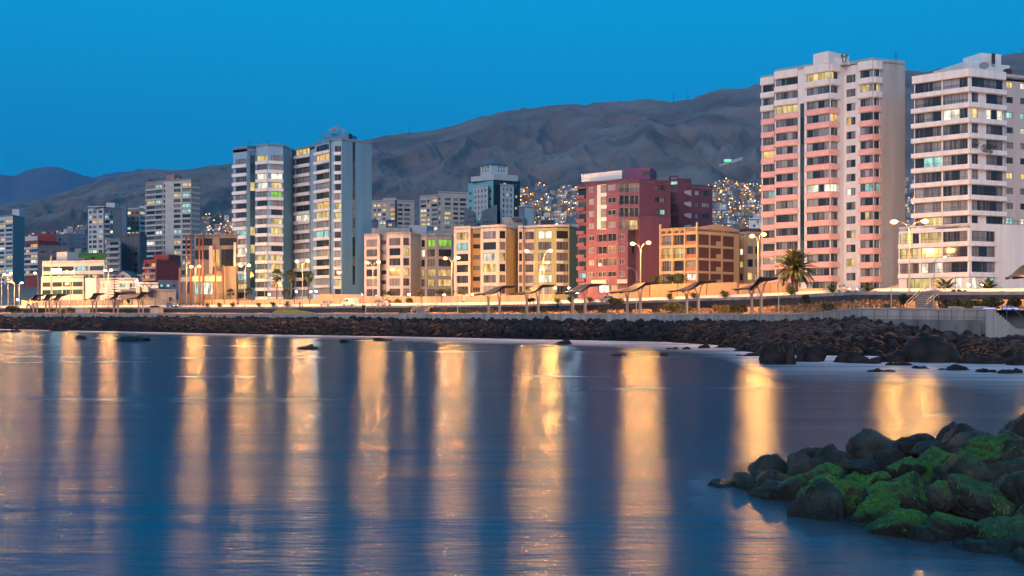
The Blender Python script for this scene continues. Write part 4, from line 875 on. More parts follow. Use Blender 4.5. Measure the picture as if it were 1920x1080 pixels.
for z0, z1 in rw3:
    for a, e in ((1120, 1137), (1138.5, 1155)):
        r = MB(); A = f1.W(f1.U(a), -.3, z0); E = f1.W(f1.U(e), -.3, z0)
        for j in range(9): q = A.lerp(E, j / 8); r.tube([(q.x, q.y, z0), (q.x, q.y, z0 + .85)], .025, 4)
        r.tube([(A.x, A.y, z0 + .85), (E.x, E.y, z0 + .85)], .04, 4); B.raw(r, 'railing', M_metal)
for a, e in ((1113, 1141), (1157, 1176)):
    g = B.face(1099.4, 269.5, 1160, 262.5) if a < 1150 else B.face(1160, 262.5, 1177, 262.3)
    B.band(g, g.U(a), g.U(e), zz(532, 265), .95, .9, C_cream, 'shop_awning')
# corner bay with loggias
rwb = [(z0 - .6, z1 + .35) for z0, z1 in RW[:4]]
rc = B.grid(f2, [(1161, 1179.5, 2), (1180.5, 1198, 2)], rwb, lit=0, force={(1, 3): 'y'}, rec=.5, glass=G_dark, fm=Fr_white)
B.wall(f2, zM, zT, R_mar, rc, rev=.62)
for z0, z1 in rwb:
    r = MB(); A = f2.W(f2.U(1161), -.03, z0); E = f2.W(f2.U(1198), -.03, z0)
    for j in range(15): q = A.lerp(E, j / 14); r.tube([(q.x, q.y, z0), (q.x, q.y, z0 + .8)], .025, 4)
    r.tube([(A.x, A.y, z0 + .8), (E.x, E.y, z0 + .8)], .045, 4); B.raw(r, 'railing', M_metal)
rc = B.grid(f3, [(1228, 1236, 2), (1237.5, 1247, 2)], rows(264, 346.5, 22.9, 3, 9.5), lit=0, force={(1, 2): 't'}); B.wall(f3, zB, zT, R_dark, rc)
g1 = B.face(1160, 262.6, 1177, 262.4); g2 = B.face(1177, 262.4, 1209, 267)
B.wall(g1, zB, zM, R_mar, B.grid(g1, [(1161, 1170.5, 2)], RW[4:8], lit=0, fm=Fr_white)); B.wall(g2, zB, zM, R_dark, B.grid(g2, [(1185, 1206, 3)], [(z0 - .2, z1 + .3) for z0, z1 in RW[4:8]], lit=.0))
b = MB(); b.prism([(q.x, q.y) for q in (pt(1160, 262.5), pt(1199, 262), pt(1199, 268), pt(1160, 268))], zM - .1, zM); B.raw(b, 'bay_soffit', R_dark)
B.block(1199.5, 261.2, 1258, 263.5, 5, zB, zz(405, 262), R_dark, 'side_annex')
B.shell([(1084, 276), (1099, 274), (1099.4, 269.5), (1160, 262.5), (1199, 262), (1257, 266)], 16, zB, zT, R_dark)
# stair wing with slanted white flights, and rear wing
f4 = B.face(1254, 281, 1272, 279.5); f5 = B.face(1272, 279.5, 1296, 281); f6 = B.face(1296, 281, 1336, 284)
z4 = zz(329, 280); z6 = zz(350, 282)
rc = B.grid(f4, [(1257, 1270, 2)], [(zz(346, 280), zz(333, 280))], lit=0, force={(0, 0): 't'}); B.wall(f4, zB, z4, R_dark, rc); B.wall(f5, zB, z4 - 1.2, R_dark)
rc = B.grid(f6, [(1303, 1311, 1), (1316, 1330, 3)], rows(282, 357.5, 21.6, 3, 9), lit=.05, force={(0, 0): None}, glass=G_cool); B.wall(f6, zB, z6, R_dark, rc)
B.shell([(1254, 281), (1272, 279.5), (1296, 281)], 12, zB, z4 - 1.2, R_dark); B.shell([(1296, 281), (1336, 284)], 12, zB, z6, R_dark)
M_fl = mat('pale stair soffit', (.42, .42, .42), .8)
for k in range(4):
    y = 359 + 21.5 * k; b = MB(); A = f5.W(f5.U(1282), -.25, zz(y + 3, 280)); E = f5.W(f5.U(1295), -.25, zz(y, 280))
    b.quad(A, (E.x, E.y, zz(y + 8, 280)), (E.x, E.y, zz(y - 3, 280)), (A.x, A.y, zz(y - 1, 280))); b.quad((A.x, A.y, A.z), (E.x, E.y, zz(y + 8, 280)), (E.x + .1, E.y + .5, zz(y + 8, 280)), (A.x + .1, A.y + .5, A.z)); B.raw(b, 'stair_flight', M_fl, False)
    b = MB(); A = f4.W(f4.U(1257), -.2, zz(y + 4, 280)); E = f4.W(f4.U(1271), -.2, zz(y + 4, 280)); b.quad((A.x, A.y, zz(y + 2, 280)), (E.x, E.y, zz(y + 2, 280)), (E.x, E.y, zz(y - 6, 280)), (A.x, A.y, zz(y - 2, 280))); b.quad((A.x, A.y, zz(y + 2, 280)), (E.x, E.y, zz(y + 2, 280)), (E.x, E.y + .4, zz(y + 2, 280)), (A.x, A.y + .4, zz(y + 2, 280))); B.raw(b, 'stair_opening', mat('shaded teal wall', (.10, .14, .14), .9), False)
B.block(1172, 270, 1219, 268, 8, zT - .1, zz(315, 269), mat('violet render', (.23, .085, .16), .85)); B.block(1206, 268.45, 1218, 267.9, .3, zz(328, 268), zz(320, 268), M_metal, 'louvre'); B.mast(1222, 268, zT, 2, arms=1)
b = MB(); A, E = pt(1090, 273), pt(1166, 264); zl0, zl1, zr0, zr1 = zz(341, 273), zz(327, 273), zz(336.5, 264), zz(319, 264)
iv = Vector((.1, .3)); b.prism([(A.x, A.y), (E.x, E.y), (E.x + .1, E.y + .35), (A.x + .1, A.y + .35)], 0, 0, ztop=[zl1, zr1, zr1, zl1]); n = len(b.v)
b.v = [(v[0], v[1], (zl0 if i in (0, 3) else zr0) if i < 4 else v[2]) for i, v in enumerate(b.v)]; B.raw(b, 'roof_sign', M_white)
b = MB()
for j in range(6):
    q = A.lerp(E, j / 5); b.tube([(q.x + .1, q.y + .2, zT - .3), (q.x + .1, q.y + .2, zz(330, 268))], .06, 4)
B.raw(b, 'sign_legs', M_metal)

# ------------------------------------------------------------------ tan house with arcade
N_tan = mat('tan render', (.58, .41, .24), .85, .07, .5, .12, 10); N_brn = mat('brown infill panel', (.13, .055, .045), .8, .12, 1); N_brick = mat('orange brick parapet', (.45, .17, .085), .85, .1, 3)
B = Bld('apartment_house', 'four storey tan house with roof arcade and brown panels beside the maroon block', 1310, 248, 9.3, seed=53)
zB = 8.4; zT = zz(425, 246); fl = [zz(y, 246) for y in (439, 463.5, 488, 512.5, 537)]
f1 = B.face(1237, 252, 1308, 246); f2 = B.face(1308, 246, 1386, 256)
rc = B.grid(f1, [(1241, 1259, 2), (1263, 1282, 3), (1286, 1306, 4)], [(fl[k] - 2.25, fl[k]) for k in range(4)], lit=.06, force={(0, 1): 'w', (1, 1): 'y', (2, 3): 'b', (2, 0): None}, rec=.5, glass=G_cool)
# arcade openings in the parapet: dark round arches
B.wall(f1, zB, zT, N_tan, rc, rev=.6)
for a in (1239, 1251, 1263, 1275):
    b = MB(); n = 10; u0, u1 = f1.U(a + 1), f1.U(a + 10); um, rr = (u0 + u1) / 2, (u1 - u0) / 2; z0 = zz(436.5, 248)
    ring = [f1.W(um + rr * math.cos(math.pi * k / n), -.03, z0 + rr * 1.05 * math.sin(math.pi * k / n)) for k in range(n + 1)]; inn = [p + Vector((f1.inn.x, f1.inn.y, 0)) * .02 for p in ring]
    i = len(b.v); b.v += [tuple(p) for p in ring]; b.f.append(tuple(range(i, i + n + 1))); b.mi.append(0); o = B.raw(b, 'arch_opening', N_brn, False)
    b = MB(); ro = [f1.W(um + (rr + .14) * math.cos(math.pi * k / n), 0, z0 + (rr + .14) * 1.05 * math.sin(math.pi * k / n)) for k in range(n + 1)]
    for k in range(n):
        q0, q1 = ring[k] - Vector((f1.inn.x, f1.inn.y, 0)) * .12, ring[k + 1] - Vector((f1.inn.x, f1.inn.y, 0)) * .12; w0, w1 = ro[k] - Vector((f1.inn.x, f1.inn.y, 0)) * .15, ro[k + 1] - Vector((f1.inn.x, f1.inn.y, 0)) * .15
        b.quad(q0, q1, w1, w0); b.quad(w0, w1, ro[k + 1], ro[k]); b.quad(q1, q0, ring[k], ring[k + 1])
    B.raw(b, 'arch', N_tan, False)
for k in range(5): B.band(f1, 0, f1.L, fl[k] + .05 if k < 4 else fl[4], .32, .22, N_tan, 'floor_band')
for px in (1237.4, 1260, 1283.2, 1306):
    u = f1.U(px); B.band(f1, u, u + .35, zB, zT - zB + (1.0 if px in (1237.4, 1306) else .0), .3, N_tan, 'pier')
for k in range(4):
    B.band(f1, f1.U(1286) + .02, f1.U(1305.5), fl[k] - 2.25, .75, .1, N_brick, 'brick_parapet')
    for a, e in ((1241, 1259), (1263, 1282)):
        r = MB(); A = f1.W(f1.U(a), -.05, 0); E = f1.W(f1.U(e), -.05, 0); z0 = fl[k] - 2.25
        for j in range(9): q = A.lerp(E, j / 8); r.tube([(q.x, q.y, z0), (q.x, q.y, z0 + .75)], .03, 4)
        r.tube([(A.x, A.y, z0 + .75), (E.x, E.y, z0 + .75)], .045, 4); B.raw(r, 'railing', Fr_red)
# right face: framed brown panels with small windows
rc2 = []
for k in range(4):
    for a, e in ((1310, 1329.5), (1332, 1352), (1355.5, 1376)):
        rc2.append((f2.U(a), f2.U(e), fl[k] - 2.35, fl[k] + .05))
        B.band(f2, f2.U(a) + .01, f2.U(e) - .01, fl[k] - 2.34, 2.38, -.16, N_brn, 'infill_panel')
    B.band(f2, f2.U(1343), f2.U(1352) - .05, fl[k] - 2.3, 1.0, -.06, N_tan, 'sill_panel')
    B.window(f2, f2.U(1343), f2.U(1352) - .05, fl[k] - 1.25, fl[k] - .02, 2, lit='t' if k == 3 else None, rec=.08, fm=Fr_white, glass=G_cool); B.window(f2, f2.U(1356.5), f2.U(1363), fl[k] - .55, fl[k] - .05, 1, rec=.1, lit='b' if k == 3 else None, fm=Fr_white, glass=G_cool)
B.wall(f2, zB, zT - .4, N_tan, rc2, rev=.3)
b = MB(); q = [f2.W(u, -.05, 0) for u in (0, f2.U(1343), f2.L)]; zs = [zT - .1, zz(419.5, 250), zz(431, 256)]
for i in range(2): b.quad((q[i].x, q[i].y, zT - .45), (q[i + 1].x, q[i + 1].y, zT - .45), (q[i + 1].x, q[i + 1].y, zs[i + 1]), (q[i].x, q[i].y, zs[i])); b.quad((q[i].x, q[i].y, zs[i]), (q[i + 1].x, q[i + 1].y, zs[i + 1]), (q[i + 1].x, q[i + 1].y + 10, zs[i + 1]), (q[i].x, q[i].y + 10, zs[i]))
B.raw(b, 'gable', N_tan, False); B.shell([(1237, 252), (1308, 246), (1386, 256)], 12, zB, zT - .6, N_tan)
B2 = B; B = Bld('apartment_house', 'plain tan house with lit doorways tucked between the arcade house and pink tower', 1412, 264, 9.5, seed=57)
f1 = B.face(1385, 264, 1400, 262); f2 = B.face(1400, 262, 1442, 264); zT = zz(438, 262)
B.wall(f1, zB, zT, N_tan, B.grid(f1, [(1386.5, 1393, 1)], rows(263, 466, 23.5, 4, 12), lit=.8, lits='by')); B.wall(f2, zB, zT, N_tan, B.grid(f2, [(1402, 1412, 2), (1416, 1424, 2), (1428, 1438, 2)], rows(263, 462, 24.5, 4, 14), lit=.35, lits='ybw'))
B.shell([(1385, 264), (1400, 262), (1442, 264)], 12, zB, zT, N_tan); B.block(1400, 268, 1436, 269, 5, zT, zz(428, 268), R_dark)
B.block(1396, 261.3, 1398.5, 261.2, .3, zB, zT, N_tan, 'pier'); B.block(1425, 261.3, 1427, 261.4, .3, zB, zT - 4, N_tan, 'pier')
# ------------------------------------------------------------------ further buildings, left and behind
def box_b(name, label, pa, da, pc, dc, pr, dr, ytop, m, m2=None, cols=(), cols2=(), rws=None, lit=.2, cat='building', seed=1, ybase=None, bands=None, depth=14, lits='yywbt', glass=None, fm=None, group=None):
    """two visible faces: left pa-pc, right pc-pr; ytop at the corner"""
    zB = max(6.5, min(ground_z((pa + pr) / 2, dc), ground_z(pa, da), ground_z(pr, dr)) - 2) if ybase is None else zz(ybase, dc); zT = zz(ytop, dc)
    B = Bld(name, label, pc, dc, zB, cat, group, seed)
    f1 = B.face(pa, da, pc, dc); f2 = B.face(pc, dc, pr, dr) if pr > pc else None
    rws = rws or []
    r1 = B.grid(f1, cols, rws, lit=lit, lits=lits, glass=glass, fm=fm); B.wall(f1, zB, zT, m, r1)
    if f2: r2 = B.grid(f2, cols2, rws, lit=lit, lits=lits, glass=glass, fm=fm); B.wall(f2, zB, zT, m2 or m, r2)
    if bands:
        for k, (z0, z1) in enumerate(rws):
            nxt = rws[k + 1][1] if k + 1 < len(rws) else z0 - 1.2
            B.band(f1, .02, f1.L - .02, nxt + .08, max(.3, z0 - nxt - .1), bands[1], bands[0], 'balcony_front')
    B.shell([(pa, da), (pc, dc)] + ([(pr, dr)] if f2 else []), depth, zB, zT, m2 or m); B.f1, B.f2, B.zT, B.zB = f1, f2, zT, zB
    return B
A_wht = mat('far white render', (.55, .55, .55), .85, .06, .5); A_gry = mat('far grey render', (.25, .25, .26), .88, .08, .5); A_dk = mat('far dark concrete', (.13, .13, .14), .9, .12, .6, streak=True)
A_brn = mat('far brown render', (.34, .22, .20), .88, .08, .5); A_red = mat('brick red render', (.27, .055, .05), .85, .1, .6); A_blu = mat('far blue render', (.13, .19, .27), .88, .08, .5); A_bei = mat('far beige render', (.45, .40, .36), .88, .07, .5)
B = box_b('apartment_tower', 'white and grey apartment tower cut by the left edge of the view', -45, 690, 24, 668, 46, 685, 404, A_wht, A_gry, [(-40, -26, 3), (-22, -8, 3), (-4, 8, 3), (11, 23.4, 3)], (), rows(668, 412, 8.45, 17, 4.6), .25, seed=61, bands=(A_wht, .3))
B.block(23, 680, 36, 680, 8, B.zT - .1, zz(392, 680), A_wht)
B = box_b('apartment_house', 'red and white terraced apartment house low in front of the foothill', 47, 630, 72, 622, 111, 634, 452, A_red, A_red, [(48, 55, 2), (57.5, 70, 3)], [(92, 100, 2)], rows(622, 457, 10, 6, 5.4), .2, seed=62, bands=(A_wht, .6))
B.block(72, 630, 106, 634, 8, B.zT - .1, zz(438, 630), A_red, 'roof_storey'); B.block(47, 632, 70, 630, 6, B.zT, zz(443, 630), A_wht, 'roof_storey')
box_b('office_block', 'plain dark grey low block in front of the red terraced house', 71, 600, 131, 602, 131, 602, 462, A_dk, None, [(76, 86, 2), (100, 112, 2)], (), rows(600, 470, 12, 2, 4), .1, seed=63)
B = box_b('office_block', 'bluish slab block behind the green netted roof', 107, 720, 127, 716, 165, 722, 440, A_blu, A_blu, [(110, 114, 1), (118, 123, 1)], [(131, 140, 3), (144, 152, 3), (155, 162, 2)], rows(716, 446, 9, 6, 4.5), .12, seed=64); B.block(140, 722, 160, 722, 6, B.zT, zz(430, 722), A_blu)
B = box_b('apartment_tower', 'pale twin apartment tower with a dark middle and bluish right end', 165, 640, 194, 634, 236, 645, 389, A_wht, A_gry, [(167, 172, 2), (174, 181, 2), (185, 192, 2)], [(197, 204, 2), (207, 212, 2)], rows(634, 394, 9.3, 14, 5.2), .3, seed=65, bands=None)
B.block(164, 633.4, 195, 633.2, 2, B.zT + .3, zz(386.5, 634), A_wht, 'roof_canopy'); B.block(199, 640, 215, 640, 7, B.zT - .1, zz(380, 640), A_wht); g = B.face(213, 637, 227, 641); B.block(226, 642.8, 237, 643.5, 6, B.zB, zz(386, 643), A_blu, 'end_bay')
for k in range(14): B.band(B.f2, B.f2.U(197), B.f2.U(205), rows(634, 394, 9.3, 14, 5.2)[k][0] - 1.1, 1.0, .7, A_wht, 'balcony_front')
B = box_b('apartment_tower', 'pinkish brown apartment tower peeping out behind the dark concrete block', 236, 665, 261, 660, 274, 666, 391, A_brn, A_wht, [(238, 245, 2), (247, 252, 2), (254, 260, 2)], [(263, 272, 3)], rows(660, 396, 9.6, 8, 5), .35, seed=66); B.block(261, 664, 273, 664, 5, B.zT, zz(386, 664), A_wht)
B = box_b('office_block', 'dark bare concrete block with few small windows left of the brown striped tower', 227, 560, 262, 552, 275, 560, 440, A_dk, A_dk, [(251, 257.5, 1)], [(266, 269, 1)], rows(552, 463, 10, 5, 6), 0, seed=67); B.block(235, 556, 256, 555, 7, B.zT - .1, zz(437, 555), A_dk)
B = box_b('apartment_house', 'low terraced house with deep balconies before the pale twin tower', 200, 545, 226, 540, 228, 545, 449, A_gry, None, [(206, 222, 3)], (), rows(540, 453, 11, 6, 6), .1, seed=68, bands=(A_bei, .7))
# brown striped tower
S_w = mat('tower cream render', (.52, .50, .46), .85, .06, .5); S_b = mat('rosy brown render', (.36, .27, .25), .85, .06, .5)
B = Bld('apartment_tower', 'cream tower with rosy brown balcony stripes left of the concrete gallery', 325, 590, 12, seed=70); zT = zz(337, 585); zB = 10
P = [(273, 600), (306, 592), (310, 590), (325, 588), (341, 586), (358.5, 585), (375.5, 590)]; f = [B.face(*P[i], *P[i + 1]) for i in range(6)]; RW = rows(586, 343.5, 9.75, 16, 6)
rc = B.grid(f[0], [(275, 290, 4), (291.5, 303.5, 3)], RW, lit=.14); B.wall(f[0], zB, zT, S_b, rc)
rc = B.grid(f[1], [(306.6, 309.6, 1)], RW, lit=.1); B.wall(f[1], zB, zT, S_w, rc); B.wall(f[2], zB, zT, S_w)
rc = B.grid(f[3], [(326, 338.5, 3)], RW, lit=.2); B.wall(f[3], zB, zT, S_w, rc); rc = B.grid(f[4], [(342, 357.5, 3)], RW, lit=.22, force={(0, 0): 'y', (0, 4): 't'}); B.wall(f[4], zB, zT, S_w, rc); B.wall(f[5], zB, zT, S_b)
for k in range(16):
    nxt = RW[k + 1][1] if k < 15 else RW[k][0] - 1
    for g in (f[0], f[4]): B.band(g, .02, g.L - .02, nxt + .06, RW[k][0] - nxt - .1, .4, S_w, 'balcony_front')
    B.band(f[5], .3, f[5].L - .3, nxt + .06, RW[k][0] - nxt - .1, .15, S_w, 'floor_band')
B.shell(P, 16, zB, zT, S_b); B.block(312, 594, 327, 592, 6, zT - .1, zz(327, 592), A_brn); B.block(330, 593, 336, 592.6, 4, zT, zz(333, 592), A_brn, 'water_tank')
B = box_b('apartment_house', 'dark red terraced house with one lit flat under the cream striped tower', 269, 430, 293, 425, 339, 436, 489, A_red, A_red, [(271, 280, 2), (283, 291.5, 2)], (), rows(425, 493, 11.2, 5, 6.6), .3, seed=71, bands=(mat('pink balcony', (.45, .28, .26), .85), .6), lits='w'); B.block(287, 436, 316, 434, 8, B.zT - .2, zz(477, 434), A_red, 'roof_storey')
box_b('apartment_house', 'small blue shop house in the gap below the dark red house', 296, 405, 337, 408, 337, 408, 528, A_blu, None, [(300, 306, 1), (312, 318, 1), (324, 330, 1)], (), rows(405, 533, 10, 2, 5), .2, seed=72)
# glass office with bands
O_w = mat('office white panel', (.55, .58, .56), .7, .05, .8)
B = Bld('office_building', 'low white office with green glass ribbons behind the bright screen pole', 140, 420, 9, seed=73); zB = 8
f0 = B.face(77, 428, 157, 418); f1 = B.face(79, 436, 196, 428)
rr = [(zz(y + 9, 418), zz(y, 418)) for y in (528, 542.5)]
rc = B.grid(f0, [(79, 97, 4), (98, 116, 4), (117, 135, 4), (136, 155, 4)], rr, lit=.15, lits='t', glass=G_teal, force={(0, 0): None}); B.wall(f0, zB, zz(519, 418), O_w, rc)
rr = [(zz(y + 8.5, 428), zz(y, 428)) for y in (498.5, 514)]
rc = B.grid(f1, [(81, 109, 6), (111, 138, 6), (140, 166, 6), (168, 194, 6)], rr, lit=.1, lits='t', glass=G_teal); B.wall(f1, zB, zz(490, 428), O_w, rc)
B.shell([(77, 428), (157, 418)], 10, zB, zz(519, 418), O_w); B.shell([(79, 436), (196, 428)], 20, zB, zz(490, 428), O_w); B.block(106, 440, 126, 438, 6, zz(491, 438), zz(472, 438), O_w)
B = box_b('unfinished_building', 'building under works wrapped in bright green netting on its roof storey', 134, 470, 198, 466, 198, 466, 476, mat('green netting', (.10, .24, .03), .9, .15, 2), None, [(150, 158, 2), (170, 178, 2)], (), rows(466, 481, 20, 1, 5), 0, seed=74); B.block(133, 469, 160, 467, .4, zz(492, 466), zz(483, 466), A_gry, 'scaffold_board'); B.block(140, 480, 152, 480, 4, B.zT, zz(466, 480), A_gry)
# white house
B = box_b('house', 'white two storey house with paned windows behind the tall pine', 162, 412, 178, 404, 259, 404, 524, M_white, M_white, (), [(184, 189, 2), (193, 196, 1), (224, 235, 3), (243, 248, 2), (249, 253, 2)], rows(404, 531, 13, 1, 8), .1, seed=75, glass=G_cool, fm=Fr_white); B.block(160, 403.5, 180, 402, 6, B.zB, zz(521, 403), M_white, 'front_wing')
B = Bld('house', 'small gabled white house behind the paned white house', 231, 440, 10, seed=76); b = MB(); a, c = pt(216, 440), pt(245, 440); b.quad((a.x, a.y, 9), (c.x, c.y, 9), (c.x, c.y, zz(517, 440)), (a.x, a.y, zz(517, 440))); b.f.append((2, 3, 4)); b.v.append(((a.x + c.x) / 2, a.y, zz(508, 440))); b.mi.append(0); B.raw(b, 'gable_wall', M_white, False)
b = MB(); m = (a.x + c.x) / 2; zt = zz(507.5, 440); ze = zz(517.4, 440); b.quad((a.x - .6, a.y - .4, ze - .2), (m, a.y - .4, zt + .1), (m, a.y + 10, zt + .1), (a.x - .6, a.y + 10, ze - .2)); b.quad((m, a.y - .4, zt + .1), (c.x + .6, a.y - .4, ze - .2), (c.x + .6, a.y + 10, ze - .2), (m, a.y + 10, zt + .1)); B.raw(b, 'roof', M_metal, False); b = MB(); b.box(m - .5, a.y - .06, zz(520, 440), m + .5, a.y - .01, zz(516, 440)); B.raw(b, 'window', G_dark)
B = box_b('shed', 'long grey metal roofed shed with tan wall right of the pine', 226, 385, 330, 388, 330, 388, 545, C_greyb, None, (), (), [], seed=77); b = MB(); a, c = pt(228, 384), pt(292, 386); b.quad((a.x, a.y - .5, zz(548, 384)), (c.x, c.y - .5, zz(548, 384)), (c.x, c.y + 9, zz(539, 384)), (a.x, a.y + 9, zz(539, 384))); B.raw(b, 'shed_roof', M_metal, False)
for a_, e_ in ((255, 262), (267, 278)): B.block(a_, 383, e_, 383, 2, B.zT - 1, zz(537, 383), C_cream, 'gate_pier')
B = box_b('shop_house', 'low white flat roofed house with three small windows and lit eave beside the shed', 258, 398, 297, 398, 297, 398, 532, M_white, None, [(267, 270, 1), (274, 277, 1), (282, 285, 1)], (), rows(398, 534.5, 9, 1, 3), 0, seed=78)
box_b('shop_house', 'pale blue house with lit doorway lamp behind the flat roofed white house', 244, 450, 269, 450, 269, 450, 517, A_wht, None, [(250, 254, 1)], (), rows(450, 520, 9, 1, 4), .5, seed=79)
# concrete gallery building with brown posts
Cg = mat('raw concrete gallery', (.22, .195, .17), .88, .1, .6, .15, 8, streak=True); Br = mat('rust brown post', (.11, .05, .035), .7, .1, 2)
B = Bld('office_building', 'raw concrete building with dark glass top and tall brown posts in front', 395, 345, 9.5, seed=80); zB = 8.6
f0 = B.face(337, 352, 362, 346); f1 = B.face(362, 346, 418, 343); f2 = B.face(418, 342.6, 443, 341); ft = B.face(365, 352, 447, 350)
zt = zz(441, 350); rc = B.grid(ft, [(367, 379, 3), (382, 398, 4), (412, 444, 6)], [(zz(460, 350), zz(446, 350))], lit=0, glass=G_black); rc += B.grid(ft, [(364.5, 396, 5)], [(zz(486, 350), zz(468, 350))], lit=0, glass=G_black) ; rc += B.grid(ft, [(398, 412, 3), (415, 445, 6)], [(zz(500, 350), zz(467, 350))], lit=.0, force={(0, 0): 'w'}, glass=G_black); B.wall(ft, zB, zt, Cg, rc, rev=.5)
rc = B.grid(f1, [(364, 379, 4), (381, 398, 4), (400, 416, 4)], [(zz(552, 344), zz(529, 344))], lit=.0, force={(1, 0): 'b', (0, 0): 't'}); rc += B.grid(f1, [(402, 416, 2)], [(zz(517, 344), zz(508, 344))], lit=0); B.wall(f1, zB, zz(517, 345), Cg, rc); B.wall(f2, zB, zz(499, 342), Cg)
rc = B.grid(f0, [(340, 347, 2), (350, 358, 2)], [(zz(517, 349), zz(506, 349)), (zz(550, 349), zz(527, 349))], lit=.1); B.wall(f0, zB, zz(503, 349), Cg, rc); B.band(f1, .1, f1.L - .1, zz(528, 345), 1.7, .5, C_cream, 'fascia'); B.band(f0, .1, f0.L - .1, zz(528, 348), 1.5, .4, C_cream, 'fascia')
B.shell([(337, 352), (362, 346), (418, 343), (443, 341)], 6, zB, zz(517, 345), Cg); B.shell([(365, 352), (447, 350)], 12, zz(520, 350), zt, Cg); B.block(392, 349.6, 398, 349.4, .6, zz(520, 350), zz(461, 350), C_cream, 'column'); B.block(438, 340.6, 442, 340.6, .8, zz(500, 342), zz(455, 342), C_cream, 'column')
for px, y0 in ((337, 502), (349.5, 443), (357.5, 440), (374, 441), (380.5, 440), (404, 458), (418.5, 497)):
    p = pt(px, 340.5); b = MB(); b.box(p.x - .22, p.y - .22, zB - .8, p.x + .22, p.y + .22, zz(y0, 340.5)); B.raw(b, 'brown_post', Br)
# turquoise tower with pyramid roof
Tq = mat('turquoise render', (.16, .42, .46), .7, .06, .5); Nv = mat('navy glass cladding', (.012, .02, .03), .2, .2, .4, spec=.6); Pw = mat('pale tower panel', (.42, .47, .48), .8, .05, .5); Sg = mat('slate blue render', (.10, .14, .18), .8, .08, .5)
B = Bld('office_tower', 'turquoise and navy office tower with white window panels and a small pyramid roof', 926, 510, 16, seed=81); zB = 12; d = 510
f1 = B.face(878, 522, 925, 510); f2 = B.face(925, 510, 975.5, 518); zT = zz(337, d)
rc = B.grid(f1, [(880, 884, 1), (917, 921, 1)], rows(510, 356, 14, 5, 4), lit=0, glass=G_teal); B.wall(f1, zB, zT, Tq, rc); rc = B.grid(f2, [(944, 950, 1), (966, 970, 1)], rows(512, 342, 22, 5, 5), lit=.3, lits='y', glass=G_teal); B.wall(f2, zB, zT, Nv, rc); B.shell([(878, 522), (925, 510), (975.5, 518)], 20, zB, zT, Nv)
B.block(883, 518, 926, 509.6, 14, zT, zz(327.5, 510), Pw, 'attic'); B.block(926, 509.6, 971, 516, 14, zT, zz(326, 510), Pw, 'attic')
z2 = zz(323, 516); b = MB()
g1 = B.face(901, 520, 921, 515); g2 = B.face(921, 515, 952, 519); zc = zz(307.5, 515)
for g, cs in ((g1, [(904, 906, 1), (909, 911, 1), (914, 916, 1)]), (g2, [(934, 936, 1), (939, 941, 1), (944, 946, 1)])): rc = B.grid(g, cs, rows(515, 311, 6, 2, 4), lit=0); B.wall(g, zT, zc, Pw, rc)
B.shell([(901, 520), (921, 515), (952, 519)], 9, zT, zc - .5, Pw)
q = [pt(899.5, 520), pt(921, 514.2), pt(953, 519), pt(934, 527)]; b = MB(); i0 = [(p.x, p.y, zc) for p in q]; ap = pt(926, 520); b.v = i0 + [(ap.x, ap.y, zz(293, 520))]; b.f = [(0, 1, 4), (1, 2, 4), (2, 3, 4), (3, 0, 4), (3, 2, 1, 0)]; b.mi = [0] * 5; B.raw(b, 'pyramid_roof', Sg, False)
h1 = B.face(888, 517, 915, 508.5); rc = B.grid(h1, [(890 + 6.2 * k, 892.4 + 6.2 * k, 1) for k in range(4)], rows(510, 354, 10.5, 7, 5.5), lit=.05); B.wall(h1, zB, zz(348, 510), Pw, rc); B.shell([(888, 517), (915, 508.5)], 3, zB, zz(348, 510), Pw)
h2 = B.face(938, 509, 963.5, 513); rc = B.grid(h2, [(943, 946, 1), (950, 953, 1), (957, 960, 1)], rows(510, 351.5, 10.5, 7, 6), lit=.12, lits='w'); B.wall(h2, zB, zz(347, 510), Pw, rc); B.shell([(938, 509), (963.5, 513)], 3, zB, zz(347, 510), Pw)
for a, e, y0, y1 in ((870, 892, 388, 398), (903, 932, 396, 383)):
    A, E = pt(a, 505), pt(e, 503); b = MB(); b.prism([(A.x, A.y), (E.x, E.y), (E.x, E.y + 4), (A.x, A.y + 4)], zB, 0, ztop=[zz(y0, 505), zz(y1, 503), zz(y1, 503), zz(y0, 505)]); B.raw(b, 'shoulder_wall', Sg)
    g = Face(B, A - Vector((0, .05)), E - Vector((0, .05)))
    for k in range(4): B.window(g, g.U(a + 4 + 5 * k), g.U(a + 6.4 + 5 * k), zz(418, 504), zz(414, 504), 1, rec=-.06); B.window(g, g.U(a + 4 + 5 * k), g.U(a + 6.4 + 5 * k), zz(408, 504), zz(404, 504), 1, rec=-.06)
